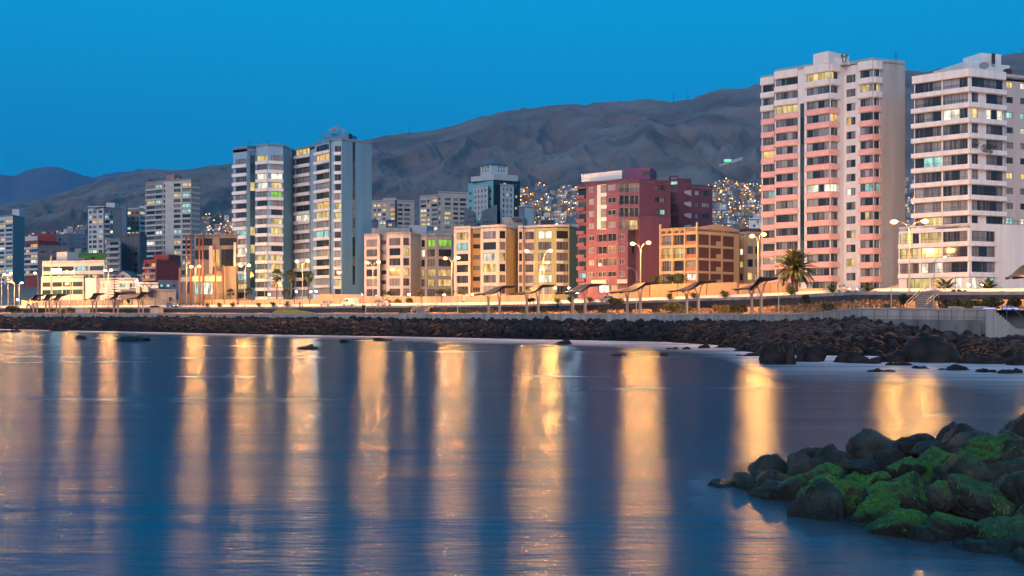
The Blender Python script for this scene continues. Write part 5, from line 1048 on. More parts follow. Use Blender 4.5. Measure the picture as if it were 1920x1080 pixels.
# two pale far towers over the beige roof
B = box_b('apartment_tower', 'beige far tower standing over the beige block, left of a similar one', 697, 650, 740, 645, 746, 650, 376, A_bei, A_bei, [(700, 705, 1), (708, 714, 2), (717, 723, 3), (732, 740, 3)], (), rows(645, 382, 8.6, 8, 4.6), .3, seed=82); B.block(718, 652, 743, 650, 8, B.zT, zz(371, 650), A_bei)
C2 = B.face(745, 640, 777, 644); rc = B.grid(C2, [(746, 755, 3), (758, 769, 3)], rows(640, 382, 8.6, 8, 4.6), lit=.3, lits='wyt'); B.wall(C2, B.zB, zz(376, 640), A_bei, rc); B.shell([(745, 640), (777, 644)], 10, B.zB, zz(376, 640), A_bei); B.mast(715, 650, zz(371, 650), 4); B.mast(762, 645, zz(376, 640), 4)
B = box_b('apartment_tower', 'wider beige far tower with antennas left of the turquoise tower', 787, 610, 821, 602, 822, 604, 366, A_bei, A_bei, [(788.5, 799, 3), (801, 805, 2), (809, 820, 3)], (), rows(602, 373, 8.8, 8, 5), .3, seed=83); C2 = B.face(822, 600, 879, 606); rc = B.grid(C2, [(823, 826, 1), (834, 845, 3), (850, 859, 3), (862, 874, 4)], rows(602, 371, 8.8, 8, 5), lit=.3, lits='wyyt'); B.wall(C2, B.zB, zz(361, 602), A_bei, rc); B.shell([(822, 600), (879, 606)], 12, B.zB, zz(361, 602), A_bei)
for px, h in ((803, 5), (809, 7), (816, 5), (836, 4), (851, 6)): B.mast(px, 606, zz(363, 604), h)
B = box_b('office_block', 'low blue house with a lit white gable between the beige roof and far tower', 697, 430, 742, 430, 742, 430, 414, A_blu, None, [(703, 708, 2), (728, 735, 2)], (), rows(430, 419, 8, 2, 5), .2, seed=84); B.block(709.5, 429.6, 724, 429.6, 1, zz(436, 430), zz(413, 430), A_wht, 'gable'); g = B.face(710, 429.4, 724, 429.4); B.window(g, g.U(712), g.U(717), zz(421, 430), zz(416.5, 430), 1, lit='b', rec=-.05); B.window(g, g.U(718), g.U(723), zz(421, 430), zz(416.5, 430), 1, lit='b', rec=-.05)
# grey white blocks right of the turquoise tower
B = box_b('office_block', 'narrow white end wall block with an outside steel stair behind the yellow roof', 973, 415, 984, 412, 1002, 416, 387, A_blu, A_wht, (), (), [], seed=85); b = MB()
for k in range(5):
    y = 396 + 7 * k; A, E = pt(1002, 416), pt(1014, 417); b.box(A.x, A.y - .4, zz(y, 416), E.x, E.y, zz(y, 416) + .12); b.box(A.x, A.y - .45, zz(y, 416), A.x + .1, A.y - .35, zz(y - 6, 416)); b.box(E.x - .1, A.y - .45, zz(y, 416), E.x, A.y - .35, zz(y - 6, 416))
B.raw(b, 'steel_stair', M_metal)
box_b('office_block', 'flat white and grey shed roof peeking over the olive end of the yellow block', 1055, 330, 1092, 328, 1100, 332, 419, A_wht, A_blu, (), (), [], seed=86)
box_b('apartment_house', 'low white flat house with balcony rail under the right hillside lamps', 1404, 420, 1440, 420, 1440, 420, 411, M_white, None, [(1412, 1416, 1), (1419, 1423, 1), (1427, 1431, 1)], (), rows(420, 414, 7, 2, 4.5), .3, seed=87)

# ------------------------------------------------------------------ hillside towns
H_w = [mat('hut wall ' + n, c, .9, .12, .8) for n, c in (('sand', (.45, .37, .30)), ('white', (.66, .63, .60)), ('grey', (.33, .32, .31)), ('blue', (.16, .24, .32)), ('brick', (.30, .15, .10)), ('ochre', (.40, .28, .13)))]
H_r = mat('tin roof', (.19, .18, .18), .7, .2, 1)
hut = []
for k in range(14):
    b = MB(); w, l, h = R.uniform(5.5, 9), R.uniform(5, 7), R.uniform(3, 6)
    b.box(-w / 2, -l / 2, -6, w / 2, l / 2, h, 0); s_ = R.uniform(.3, 1.2)
    b.prism([(-w / 2 - .3, -l / 2 - .3), (w / 2 + .3, -l / 2 - .3), (w / 2 + .3, l / 2 + .3), (-w / 2 - .3, l / 2 + .3)], h + .01, 0, 1, ztop=[h + .15, h + .15, h + s_, h + s_])
    for j in range(R.choice((1, 2, 2))): x = R.uniform(-w / 2 + .8, w / 2 - 1.8); b.box(x, -l / 2 - .08, h - 2.2, x + R.uniform(.9, 1.5), -l / 2 + .1, h - .9, 2 if R.random() < .42 else 3)
    hut.append(b.mesh('hillside_house', [H_w[k % 6], H_r, emis('hut window', (1, .52, .16), 1.2, False), G_dark]))
more_huts = []
def patch(xa, xb, top, bot, da, db, n, label, group, big_=1.0):
    out = []; tries = 0
    while len(out) < n and tries < n * 60:
        tries += 1; px = R.uniform(xa, xb); d = round(R.uniform(da, db) / 13) * 13 + R.uniform(-2, 2); z = ground_z(px, d); y = HY - (z - H) * F / d
        if not (interp(px, *top) < y < bot): continue
        if any(abs(px - q[0]) < 8.4 * big_ * 1000 / d * .95 and abs(d - q[1]) < 10 for q in out): continue
        out.append((px, d, z, y))
    out.sort(key=lambda q: q[1])
    rest = set(R.sample(range(len(out)), int(len(out) * .30)))
    for k, (px, d, z, y) in enumerate(out):
        p = pt(px, d)
        if k in rest: more_huts.append((R.choice(hut), p, z, R.uniform(-.25, .25), big_ * R.uniform(.85, 1.15))); continue
        o = ob('hillside_house', R.choice(hut), None, (p.x, p.y, z), R.uniform(-.25, .25)); s_ = big_ * R.uniform(.85, 1.15); o.scale = (s_, s_, s_ * R.uniform(.8, 1.1)); tag(o, label, 'house', group)
    return out
pA = patch(968, 1108, ([968, 985, 1040, 1090, 1108], [362, 358, 346, 338, 338]), 432, 900, 1420, 150, 'small block house on the lamp lit slope between the turquoise tower and maroon block', 'houses on the middle hillside')
pB = patch(1325, 1450, ([1325, 1350, 1440, 1450], [352, 342, 326, 326]), 434, 860, 1420, 160, 'small block house on the lamp lit slope between the maroon block and pink tower', 'houses on the right hillside')
pC = patch(372, 446, ([372, 400, 446], [412, 405, 402]), 448, 1150, 1700, 52, 'small block house on the lit slope between the striped tower and blue towers', 'houses on the left hillside')
pD = patch(1694, 1722, ([1694, 1722], [312, 300]), 440, 760, 1300, 30, 'small block house in the narrow gap between the pink and white towers', 'houses seen between the two right towers')
pE = patch(55, 168, ([55, 168], [438, 424]), 448, 1250, 1800, 24, 'small block house on the far slope above the bluish slab block', 'houses on the far left slope')
V = []; Fq = []; MI = []; mats_ = list(H_w) + [H_r, emis('hut window', (1, .52, .16), 1.2, False), G_dark]
mb = MB()
for me, p, z, a, s_ in more_huts:
    ca, sa = math.cos(a) * s_, math.sin(a) * s_; i = len(mb.v); mb.v += [(p.x + v.co.x * ca - v.co.y * sa, p.y + v.co.x * sa + v.co.y * ca, z + v.co.z * s_) for v in me.vertices]
    for q in me.polygons: mb.f.append(tuple(i + k for k in q.vertices)); mb.mi.append(mats_.index(me.materials[0]) if q.material_index == 0 else 5 + q.material_index)
tag(mb.build('hillside_houses', mats_, None, False), 'dense infill of tiny houses between the larger ones on the lit slopes', 'houses', None, 'stuff')
M_led = emis('sodium lamp', (1.0, .34, .04), 10); M_ledw = emis('white lamp', (.9, 1.0, .85), 7)
def lampmesh(m):
    b = MB(); b.tube([(0, 0, -3), (0, 0, 5.2)], .10, 5, 1); b.tube([(0, 0, 5.2), (0, -.9, 5.7)], .07, 4, 1); b.ball((0, -1.0, 5.6), .5, 1, 0); return b.mesh('hillside_lamp', [m, M_metal])
lm, lmw = lampmesh(M_led), lampmesh(M_ledw)
for lst, n, g in ((pA, 104, 'middle hillside'), (pB, 104, 'right hillside'), (pC, 36, 'left hillside'), (pD, 12, 'gap between the two right towers'), (pE, 9, 'far left slope')):
    for px, d, z, y in R.sample(lst, min(n, len(lst))):
        q = px + R.uniform(-4, 4); p = pt(q, d - 5.5); w = R.random() < .12; o = ob('hillside_lamp', lmw if w else lm, None, (p.x, p.y, ground_z(q, d - 5.5))); o.scale = (R.choice((.55, .7, .85, 1.0, 1.45)),) * 3
        tag(o, ('white street lamp among houses on the ' if w else 'orange street lamp among houses on the ') + g.replace('gap', 'slope in the gap'), 'street lamp', 'lamps of the ' + g + (' white' if w else ' orange'))
# lit terrace high on the hill
B = Bld('hill_station', 'small floodlit white terrace with green light high on the bare mountainside', 1370, 1480, ground_z(1370, 1480), seed=90)
dH = 1480; b = MB(); A, E = pt(1349, dH), pt(1392, dH + 40); b.prism([(A.x, A.y), (E.x, E.y), (E.x, E.y + 3), (A.x, A.y + 3)], zz(312, dH), 0, ztop=[zz(308, dH), zz(294, dH + 40), zz(294, dH + 40), zz(308, dH)]); n = len(b.v); b.v = [(v[0], v[1], zz(300, dH + 40)) if i in (1, 2) else v for i, v in enumerate(b.v)]; B.raw(b, 'terrace_wall', M_white)
b = MB()
for px in (1353, 1369): p = pt(px, dH); b.tube([(p.x, p.y, zz(309, dH)), (p.x, p.y, zz(296 if px > 1360 else 300, dH))], .5, 5)
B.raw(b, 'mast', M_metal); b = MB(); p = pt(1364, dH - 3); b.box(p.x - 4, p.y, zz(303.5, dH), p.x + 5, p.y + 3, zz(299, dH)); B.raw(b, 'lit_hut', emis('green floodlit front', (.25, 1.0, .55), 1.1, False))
B.rt['category'] = 'building'
for px, h, w in ((768, 22, 'over the taller blue tower'), (1263, 26, 'first of two on the ridge notch over the maroon block'), (1290, 20, 'second of two on the ridge notch over the maroon block'), (1918, 15, 'at the right edge skyline')):
    d = 2560; z = ground_z(px, d); p = pt(px, d); b = MB(); b.tube([(p.x, p.y, z - 4), (p.x, p.y, z + h)], [.9, .3], 5); b.box(p.x - .9, p.y, z + h * .7, p.x + .9, p.y + .3, z + h * .75); tag(b.build('radio_mast', M_metal), 'thin radio mast ' + w, 'mast')
# ------------------------------------------------------------------ street lamps
M_pole = mat('galvanised pole', (.42, .41, .39), .5, .08, 2, metal=.2)
M_bulb = emis('lit sodium bulb', (1.0, .41, .085), 5200)
M_bulbw = emis('lit white bulb', (.80, .93, 1.0), 700)
M_bulby = emis('lit pale bulb', (1.0, .50, .13), 2600)
M_halo = bpy.data.materials.new('lamp halo glow'); M_halo.use_nodes = True; t = M_halo.node_tree; t.nodes.clear(); M_halo.cycles.emission_sampling = 'NONE'  # see-through glowing shell added around each bulb to draw its orange halo
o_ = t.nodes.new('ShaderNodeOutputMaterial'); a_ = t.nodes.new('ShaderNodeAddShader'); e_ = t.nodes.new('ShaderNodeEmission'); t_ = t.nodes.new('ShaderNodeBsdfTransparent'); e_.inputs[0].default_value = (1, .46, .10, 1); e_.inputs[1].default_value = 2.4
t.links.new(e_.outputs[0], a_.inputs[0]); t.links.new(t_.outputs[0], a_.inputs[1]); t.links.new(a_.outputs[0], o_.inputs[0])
def lamp_proto(name, arms, h=12.2, reach=1.9, bulbs=None, br=.30):
    rt = ob(name, None); b = MB(); b.tube([(0, 0, 0), (0, 0, .5), (0, 0, h - 1.6)], [.17, .13, .085], 8); b.build('pole', M_pole, rt)
    b = MB(); b.box(-.25, -.25, -.05, .25, .25, .12); b.build('base_plate', M_pole, rt)
    for i, sgn in enumerate(arms):
        b = MB(); b.tube([(0, 0, h - 1.65), (sgn * .3, 0, h - .9), (sgn * .9, 0, h - .3), (sgn * reach, 0, h - .02)], [.075, .065, .055, .05], 7); b.build('arm', M_pole, rt)
        b = MB(); b.smooth = True; b.ball((sgn * (reach + .3), 0, h + .06), .34, 2, sc=(1.5, .62, .4)); hd = b.build('lamp_head', M_pole, rt)
        b = MB(); b.smooth = True; b.ball((sgn * (reach + .28), 0, h - .12), .52, 2, sc=(1.1, 1, .8)); b.build('halo_shell', M_halo, hd)
        b = MB(); b.smooth = True; b.ball((sgn * (reach + .28), 0, h - .1), br * (1 if i == 0 or not bulbs else .72), 2, sc=(1.15, .9, .8)); b.build('bulb', bulbs[i] if bulbs else M_bulb, hd)
    return rt
def tang(px): q = pt(px + 4, d_wall(px + 4)) - pt(px - 4, d_wall(px - 4)); return math.atan2(q.y, q.x)
dbl = lamp_proto('street_lamp', (-1, 1)); sgl = lamp_proto('street_lamp', (1,)); sglL = lamp_proto('street_lamp', (-1,))
G_l = 'tall street lamps along the coast road'; used_l = set()
def put_lamp(proto, px, py, label, off=15.6, sc=None):
    d = d_wall(px) + off; p = pt(px, d); z = z_road(px) + .1; top = zz(py, d); k = (top - z) / 12.2
    if proto.name not in used_l: used_l.add(proto.name); o = proto; o.location = (p.x, p.y, z); o.rotation_euler = (0, 0, tang(px)); o.scale = (1 if not sc else sc, 1, k); tag(o, label, 'street lamp', G_l)
    else: o = copy_tree(proto, (p.x, p.y, z), tang(px), (1 if not sc else sc, 1, k), label, G_l)
    o['category'] = 'street lamp'; return o
for px, py, l in ((1705, 414, 'two armed street lamp in front of the gap between the two right towers'), (1421, 440, 'two armed street lamp between the tan arcade house and the pink tower'),
                  (1201, 455, 'two armed street lamp before the maroon block, both bulbs blazing'), (847, 483, 'two armed street lamp at the joint of the beige and yellow blocks'),
                  (699, 491, 'two armed street lamp at the left edge of the beige block'), (567, 489, 'two armed street lamp rising among the fan palms'), (459, 497, 'two armed street lamp at the left corner of the blue towers'),
                  (366, 499, 'two armed street lamp among the brown posts of the concrete gallery'), (203, 506, 'two armed street lamp beside the tall pine'), (132, 509, 'two armed street lamp before the glass office')):
    put_lamp(dbl, px, py, l)
put_lamp(dbl, 1990, 380, 'two armed street lamp beyond the right edge by the white podium'); 0
put_lamp(sglL, 1001, 469, 'single armed street lamp before the yellow block, arm to the left', 15.6); put_lamp(sgl, 1013, 492, 'shorter single armed street lamp before the olive end of the yellow block', 19)
put_lamp(sglL, 71, 511, 'single armed street lamp left of the glass office'); put_lamp(sgl, 1019, 470, 'single armed street lamp behind its lower neighbour at the yellow block', 28) 
for px, py, l, pr in ((3, 514, 'street lamp at the very left edge of the view', sgl), (15, 512, 'taller lamp second from the left edge', sgl), (27, 528, 'lower lamp third from the left edge', sglL), (36, 530, 'lower lamp fourth from the left edge', sgl), (-12, 525, 'street lamp just outside the left edge', sgl)):
    put_lamp(pr, px, py, l, 22 if py > 520 else 16)
# screen on its pole
p = pt(96, 404); rt = thing('lit_sign', 'brilliant white lit screen on a tall pole before the glass office', 'sign', (p.x, p.y, z_road(96)))
b = MB(); b.tube([(0, 0, 0), (0, 0, zz(479, 404) - z_road(96))], .28, 8); b.build('pole', M_pole, rt)
zc = zz(508.5, 404) - z_road(96); b = MB(); b.box(.3, -.25, zc - .85, 3.9, .15, zc + .85); b.build('sign_box', M_pole, rt); b = MB(); b.box(.38, -.29, zc - .78, 3.82, -.26, zc + .78); b.build('screen', emis('lit screen', (.62, .95, 1.0), 26), rt)
# white garden floodlights on short posts
def flood(px, py, d, label, m=None):
    p = pt(px, d); z = zz(py, d); zg = max(ground_z(px, d), z_road(px)) ; rt = thing('floodlight', label, 'floodlight', (p.x, p.y, zg), 0, 'white garden floodlights')
    h = max(.5, z - zg); b = MB(); b.tube([(0, 0, -.3), (0, 0, h)], .06, 6); b.build('post', M_metal, rt); b = MB(); b.box(-.3, -.12, h - .16, .3, .12, h + .16); hd = b.build('lamp_head', M_metal, rt); b = MB(); b.ball((0, -.2, h), .2, 2, sc=(1.3, .5, .7)); b.build('bulb', m or M_bulbw, hd)
for px, py, d, l, m in ((556, 547, 322, 'white floodlight between the second and third fan palms', None), (583, 547, 322, 'white floodlight just right of the third fan palm', None), (593, 546, 322, 'white floodlight right beside its twin under the taller blue tower', None),
                     (644, 553, 314, 'white floodlight at the foot of the plain blue side wall', None), (679, 553, 308, 'white floodlight at the corner of the beige block', None), (833, 553, 290, 'white floodlight among the hedges of the beige block', None),
                     (886, 552, 282, 'white floodlight at the wall of the yellow block', None), (505, 552, 326, 'warm entrance light under the left blue tower', M_bulby), (767, 552, 300, 'warm garden light by the clipped hedges of the beige block', M_bulby), (1041, 540, 276, 'warm floodlight at the olive corner of the yellow block', M_bulby),
                     (1066, 540, 274, 'white floodlight between the yellow and maroon blocks', None), (1082, 549, 270, 'low white floodlight behind the third large shelter', None), (33, 562, 400, 'white floodlight standing in for headlamp glare by the left kerb', None), (1815, 534, 196, 'warm entrance light at the left of the podium doorway', M_bulby), (1842, 534, 196, 'warm entrance light at the right of the podium doorway', M_bulby), (257, 526, 398, 'white lamp under the eave of the flat roofed house', None)):  # the post lamp at the left kerb stands in for headlamp glare
    flood(px, py, d, l, m)
# thin unlit promenade posts
def thin_post(px, ytop, label, arm=0, disc=False, lit=False, off=2.0):
    d = d_wall(px) + off; p = pt(px, d); z = z_wall(px) - .12; h = zz(ytop, d) - z; rt = thing('promenade_post', label, 'lamp post', (p.x, p.y, z), 0, 'thin posts on the promenade')
    b = MB(); b.tube([(0, 0, 0), (0, 0, h)], [.085, .05], 7); b.build('pole', M_pole, rt)
    if arm:
        b = MB(); b.tube([(0, 0, h), (arm * .5, 0, h + .55), (arm * 1.3, 0, h + .8)], .045, 6); b.build('arm', M_pole, rt); b = MB(); b.ball((arm * 1.5, 0, h + .8), .25, 1, sc=(1.5, .7, .4)); hd = b.build('lamp_head', M_pole, rt)
        if lit: b = MB(); b.ball((arm * 1.5, 0, h + .7), .13, 1); b.build('bulb', emis('small white bulb', (.9, 1, .95), 12), hd)
        b = MB(); b.tube([(0, 0, h - .1), (-arm * .5, 0, h - 1.9)], .03, 5); b.build('stay', M_pole, rt)
    if disc: b = MB(); b.tube([(-.55 * 2, 0, h * .38), (0, 0, h * .4), (.55 * 2, 0, h * .38)], [.05, .3, .05], 8); b.build('crossbar', M_pole, rt)
thin_post(1671, 493, 'thin grey post with short arm standing at the seawall before the pink tower side', -1); thin_post(1751, 491, 'thin post with a small white lamp and crossbar before the bright podium', 1, True, True); thin_post(1460, 516, 'thin grey post at the right end of the last large shelter')
thin_post(1193, 510, 'thin bent lamp post between the fourth shelter posts before the maroon block', -1); thin_post(858, 527, 'thin grey post left of the first large shelter'); thin_post(686, 546, 'thin grey post below the left edge of the beige block'); thin_post(124, 504, 'tall thin pole beside the third small shelter'); thin_post(496, 470, 'tall thin mast before the left blue tower', off=16); thin_post(1010, 536, 'thin bent post behind the second large shelter', -1); thin_post(350, 470, 'tall thin mast before the concrete gallery', off=16)
for k, px in enumerate((155, 158, 290, 303, 316, 329)): thin_post(px, 544, 'bare thin flag pole by the shed wall, number %s from the left' % ('first', 'second', 'third', 'fourth', 'fifth', 'sixth')[k] if False else ('bare thin flag pole before the paned white house' if px < 160 else 'bare thin flag pole before the long grey shed'), off=24)

# ------------------------------------------------------------------ curved roof shelters
M_shr = mat('shelter roof metal', (.032, .032, .038), .6, .12, 2); M_shp = mat('shelter post', (.30, .25, .20), .7, .08, 2)
def roof_z(x, y, L=8.6):
    """twisted sheet: front edge low then curling up at the right, back edge already high from the left third"""
    t = x / L + .5; ss = lambda v: v * v * (3 - 2 * v); c = lambda v: max(0, min(1, v)); f_ = 1.75 * c((t - .58) / .42) ** 1.6; b_ = 1.75 * ss(c(t / .42)); s_ = c((y + 2.1) / 4.2); return f_ + (b_ - f_) * s_
def shelter_proto(L=8.6, h=4.25):
    rt = ob('shelter', None); n = 14; prof = []
    for k in range(n + 1):
        t = k / n; x = (t - .5) * L; prof.append((x, h))
    for j in range(7):      # curved roof boards between the ribs
        b = MB(); y0 = -2.1 + j * .6; y1 = y0 + .57
        for k in range(n):
            (x0, z0), (x1, z1) = prof[k], prof[k + 1]; b.quad((x0, y0, z0), (x1, y0, z1), (x1, y1, z1), (x0, y1, z0)); b.quad((x0, y0, z0 + .12), (x1, y0, z1 + .12), (x1, y1, z1 + .12), (x0, y1, z0 + .12)); b.quad((x0, y0, z0), (x1, y0, z1), (x1, y0, z1 + .12), (x0, y0, z0 + .12)); b.quad((x0, y1, z0), (x1, y1, z1), (x1, y1, z1 + .12), (x0, y1, z0 + .12))
        for x, z in (prof[0], prof[-1]): b.quad((x, y0, z), (x, y1, z), (x, y1, z + .12), (x, y0, z + .12))
        b.v = [(x, y, z + roof_z(x, y)) for x, y, z in b.v]; b.build('roof_board', M_shr, rt)
    for y in (-1.5, 1.5):
        b = MB()
        for k in range(n): (x0, z0), (x1, z1) = prof[k], prof[k + 1]; b.quad((x0, y - .05, z0), (x1, y - .05, z1), (x1, y - .05, z1 - .22), (x0, y - .05, z0 - .22)); b.quad((x0, y + .05, z0), (x1, y + .05, z1), (x1, y + .05, z1 - .22), (x0, y + .05, z0 - .22)); b.quad((x0, y - .05, z0 - .22), (x1, y - .05, z1 - .22), (x1, y + .05, z1 - .22), (x0, y + .05, z0 - .22))
        b.v = [(x_, y_, z_ + roof_z(x_, y_)) for x_, y_, z_ in b.v]; b.build('rib', M_shr, rt, False)
    for x in (-1.45, 1.5):
        zt = h + roof_z(x, 0) - .1; b = MB()
        b.prism([(x - .21, -.16), (x + .21, -.16), (x + .21, .16), (x - .21, .16)], 0, h - .7); ps = b.build('post', M_shp, rt)
        for sg in (-1, 1):
            b = MB(); b.tube([(x, sg * .1, h - 1.0), (x, sg * .7, h + roof_z(x, sg * .7) - .35), (x, sg * 1.5, h + roof_z(x, sg * 1.5) - .05)], [.15, .11, .09], 6); b.build('brace', M_shp, ps)
    return rt
sh0 = shelter_proto(); G_s = 'curved roof shelters along the promenade'; first = True
for px, rise, w, l in ((1418, 0, 87, 'curved roof shelter between the tan arcade house and the date palm'), (1298, 0, 85, 'curved roof shelter before the tan arcade house'), (1188, 0, 82, 'curved roof shelter before the maroon block, thin bent lamp post at its middle'),
                (1085, 0, 78, 'curved roof shelter at the joint of the yellow and maroon blocks'), (998, 0, 74, 'curved roof shelter before the olive end of the yellow block'), (926, 0, 72, 'curved roof shelter before the cream end of the yellow block'),
                (264, 0, 32, 'small curved shelter before the shed, rightmost of the far shelters'), (217, 0, 36, 'small curved shelter below the tall pine'), (177, 0, 31, 'small curved shelter with greenish roof before the white front wing'),
                (109, 0, 31, 'small curved shelter under the tall thin pole, right one of three together'), (89, 0, 30, 'small curved shelter below the glass office, middle one of three'), (66, 0, 32, 'small curved shelter, left one of three together'),
                (1940, 0, 90, 'dark curved shelter roof cut by the right edge')):
    d = d_wall(px) + 3.2; p = pt(px, d); z = z_wall(px) - .12; sc = w * d / F / 8.6; a = tang(px); sc = min(1.15, sc / max(.55, math.cos(a)))
    hz = {}.get(px, 1.0) * (1.02 if px > 900 else 1.1)
    if first: o = sh0; first = False; o.location = (p.x, p.y, z); o.rotation_euler = (0, 0, a); o.scale = (sc, 1, hz)
    else: o = copy_tree(sh0, (p.x, p.y, z), a, (sc, 1, hz))
    tag(o, l, 'shelter', G_s)

# ------------------------------------------------------------------ garden walls and railings along the pavement
def gwall(name, label, pa, pb, oa, ob_, ya, yb, m, th=.3, cat='garden wall', panel=None, mp=None):
    da, db = d_wall(pa) + oa, d_wall(pb) + ob_; a, c = pt(pa, da), pt(pb, db); z0 = min(z_road(pa), z_road(pb)) - .3; za, zb = zz(ya, da), zz(yb, db)
    rt = thing(name, label, cat, (a.x, a.y, z0)); n = panel or max(1, int((c - a).length / 6)); nn = Vector((-(c - a).y, (c - a).x)).normalized() * th
    for k in range(n):
        t0, t1 = k / n, (k + 1) / n - (.012 if n > 1 else 0); p, q = a.lerp(c, t0) - a, a.lerp(c, t1) - a; h0, h1 = za + (zb - za) * t0 - z0, za + (zb - za) * t1 - z0
        b = MB(); b.prism([(p.x, p.y), (q.x, q.y), (q.x + nn.x, q.y + nn.y), (p.x + nn.x, p.y + nn.y)], 0, 0, ztop=[h0, h1, h1, h0]); b.build('wall_panel', mp or m, rt)
        b = MB(); p2, q2 = p - nn * .15, q - nn * .15; w2 = nn * 1.3; i = 0; b.prism([(p2.x, p2.y), (q2.x, q2.y), (q2.x + w2.x, q2.y + w2.y), (p2.x + w2.x, p2.y + w2.y)], 0, 0, ztop=[h0 + .1, h1 + .1, h1 + .1, h0 + .1]); b.v = [(v[0], v[1], (h0, h1, h1, h0)[i_] + .002) if i_ < 4 else v for i_, v in enumerate(b.v)]; b.build('coping', m, rt)
    return rt
C_wall = mat('cream wall render', (.42, .33, .24), .85, .12, .7, .15, 10, streak=True)
C_peach = mat('peach wall render', (.44, .29, .17), .85, .08, .6, streak=True)
gwall('garden_wall', 'long peach garden wall before the tan arcade house', 1219, 1384, 32, 36, 534, 530, C_peach); gwall('garden_wall', 'peach garden wall from the arcade house to the date palm', 1386, 1478, 36, 34, 533, 531, C_peach)
gwall('garden_wall', 'translucent greenish panel fence before the pink tower', 1497, 1584, 33, 34, 542, 541, mat('greenish fence panel', (.36, .36, .22), .4, .06, 1)); gwall('garden_wall', 'low pale wall with rounded end before the pink tower right half', 1587, 1653, 33, 34, 544, 543, C_wall)
gwall('garden_wall', 'white ramp wall sloping up between the pink tower and podium', 1655, 1685, 33, 34, 544, 534, C_wall); gwall('garden_wall', 'low white planter wall before the podium entrance', 1690, 1820, 33, 33, 546, 544, C_wall); gwall('garden_wall', 'low wall right of the podium entrance', 1822, 2000, 33, 33, 545, 545, C_wall)
gwall('garden_wall', 'pale garden wall before the beige block', 684, 868, 31, 31, 557, 556, C_wall); gwall('garden_wall', 'cream wall before the yellow block', 872, 1036, 31, 31, 556, 552, C_wall); gwall('garden_wall', 'low pink wall under the maroon block shops', 1090, 1140, 31, 31, 550, 549, R_mar); gwall('garden_wall', 'sandy sloping wall right of the maroon block shops', 1142, 1217, 31, 32, 546, 534, C_peach)
gwall('garden_wall', 'pinkish low wall below the fan palms', 448, 640, 31, 31, 563, 561, C_wall); gwall('garden_wall', 'rosy wall below the plain blue side wall', 600, 682, 34, 33, 552, 553, mat('rosy wall', (.45, .30, .25), .85)); gwall('garden_wall', 'long pale low wall before the concrete gallery', 272, 446, 31, 31, 563, 562, C_wall); gwall('garden_wall', 'low pale wall before the glass office', 40, 268, 31, 31, 563, 563, C_wall)
# steps up through the bed
def steps(pa, pb, n, label):
    rt = thing('stairway', label, 'stairs', (*pt(pa, d_wall(pa) + 7.6), z_wall(pa) - .05)); W_ = Vector(rt.location); 
    for k in range(n):
        a, c = pt(pa, d_wall(pa) + 7.6 + k * 6.6 / n), pt(pb, d_wall(pb) + 7.6 + k * 6.6 / n); z = (z_road(pa) + .12 - z_wall(pa) + .05) * (k + 1) / n; b = MB()
        e, g = pt(pb, d_wall(pb) + 14.6), pt(pa, d_wall(pa) + 14.6); b.prism([(q.x - W_.x, q.y - W_.y) for q in (a, c, e, g)], z - .2, z); b.build('step', M_paving, rt)
    for px in (pa, pb):
        b = MB(); P0, P1 = pt(px, d_wall(px) + 6.6), pt(px, d_wall(px) + 14.4); h1 = z_road(pa) - z_wall(pa) + .2
        for dz in (.55, 1.0): b.tube([(P0.x - W_.x - (1.2 if px == pa or True else 0), P0.y - W_.y, dz), (P1.x - W_.x + 1.6, P1.y - W_.y, h1 + dz)], .06, 5)
        for t in (0, .33, .66, 1): q = P0.lerp(P1, t); b.tube([(q.x - W_.x - 1.2 + 2.8 * t, q.y - W_.y, h1 * t - .1), (q.x - W_.x - 1.2 + 2.8 * t, q.y - W_.y, h1 * t + 1.0)], .06, 5)
        b.build('handrail', M_shp, rt)
steps(780, 806, 8, 'stairway with wooden handrails climbing the bank below the beige block'); steps(1716, 1752, 9, 'broad stairway with wooden handrail climbing to the podium pavement')
# concrete boxes and benches on the promenade
def cbox(name, label, pa, pb, y0, off, dep, m, cat, legs=False):
    d = d_wall(pa) + off; a, c = pt(pa, d), pt(pb, d); z = z_wall(pa) - .12; h = zz(y0, d) - z; rt = thing(name, label, cat, (a.x, a.y, z)); L = c.x - a.x
    if legs:
        b = MB(); b.box(0, 0, h * .45, L, dep, h * .45 + .16); b.build('seat', m, rt); b = MB(); b.box(0, dep - .15, h * .45 + .17, L, dep, h); b.build('backrest', m, rt)
        for x in (.2, L - .5): b = MB(); b.box(x, .1, 0, x + .3, dep - .1, h * .45 - .002); b.build('leg', m, rt)
    else:
        b = MB(); b.box(0, 0, 0, L, dep, h); b.build('body', m, rt); b = MB(); b.box(-.1, -.1, h + .002, L + .1, dep + .1, h + .12); b.build('lid', M_coping, rt)
cbox('kiosk', 'low concrete service box beside the third left shelter', 141, 165, 577, 4, 3, M_conc, 'service box'); cbox('kiosk', 'low concrete service box right of the far shelters', 281, 301, 577.5, 4, 3, M_conc, 'service box')
cbox('bench', 'pale concrete bench at the seawall, leftmost of three by the stairs', 1783, 1806, 574.5, 1.0, 1.0, M_coping, 'bench', True); cbox('bench', 'pale concrete bench above the purple light strip, middle of three', 1831, 1856, 574, 1.0, 1.0, M_coping, 'bench', True); cbox('bench', 'pale concrete bench at the stair head, right of three', 1881, 1906, 573.5, 1.0, 1.0, M_coping, 'bench', True)
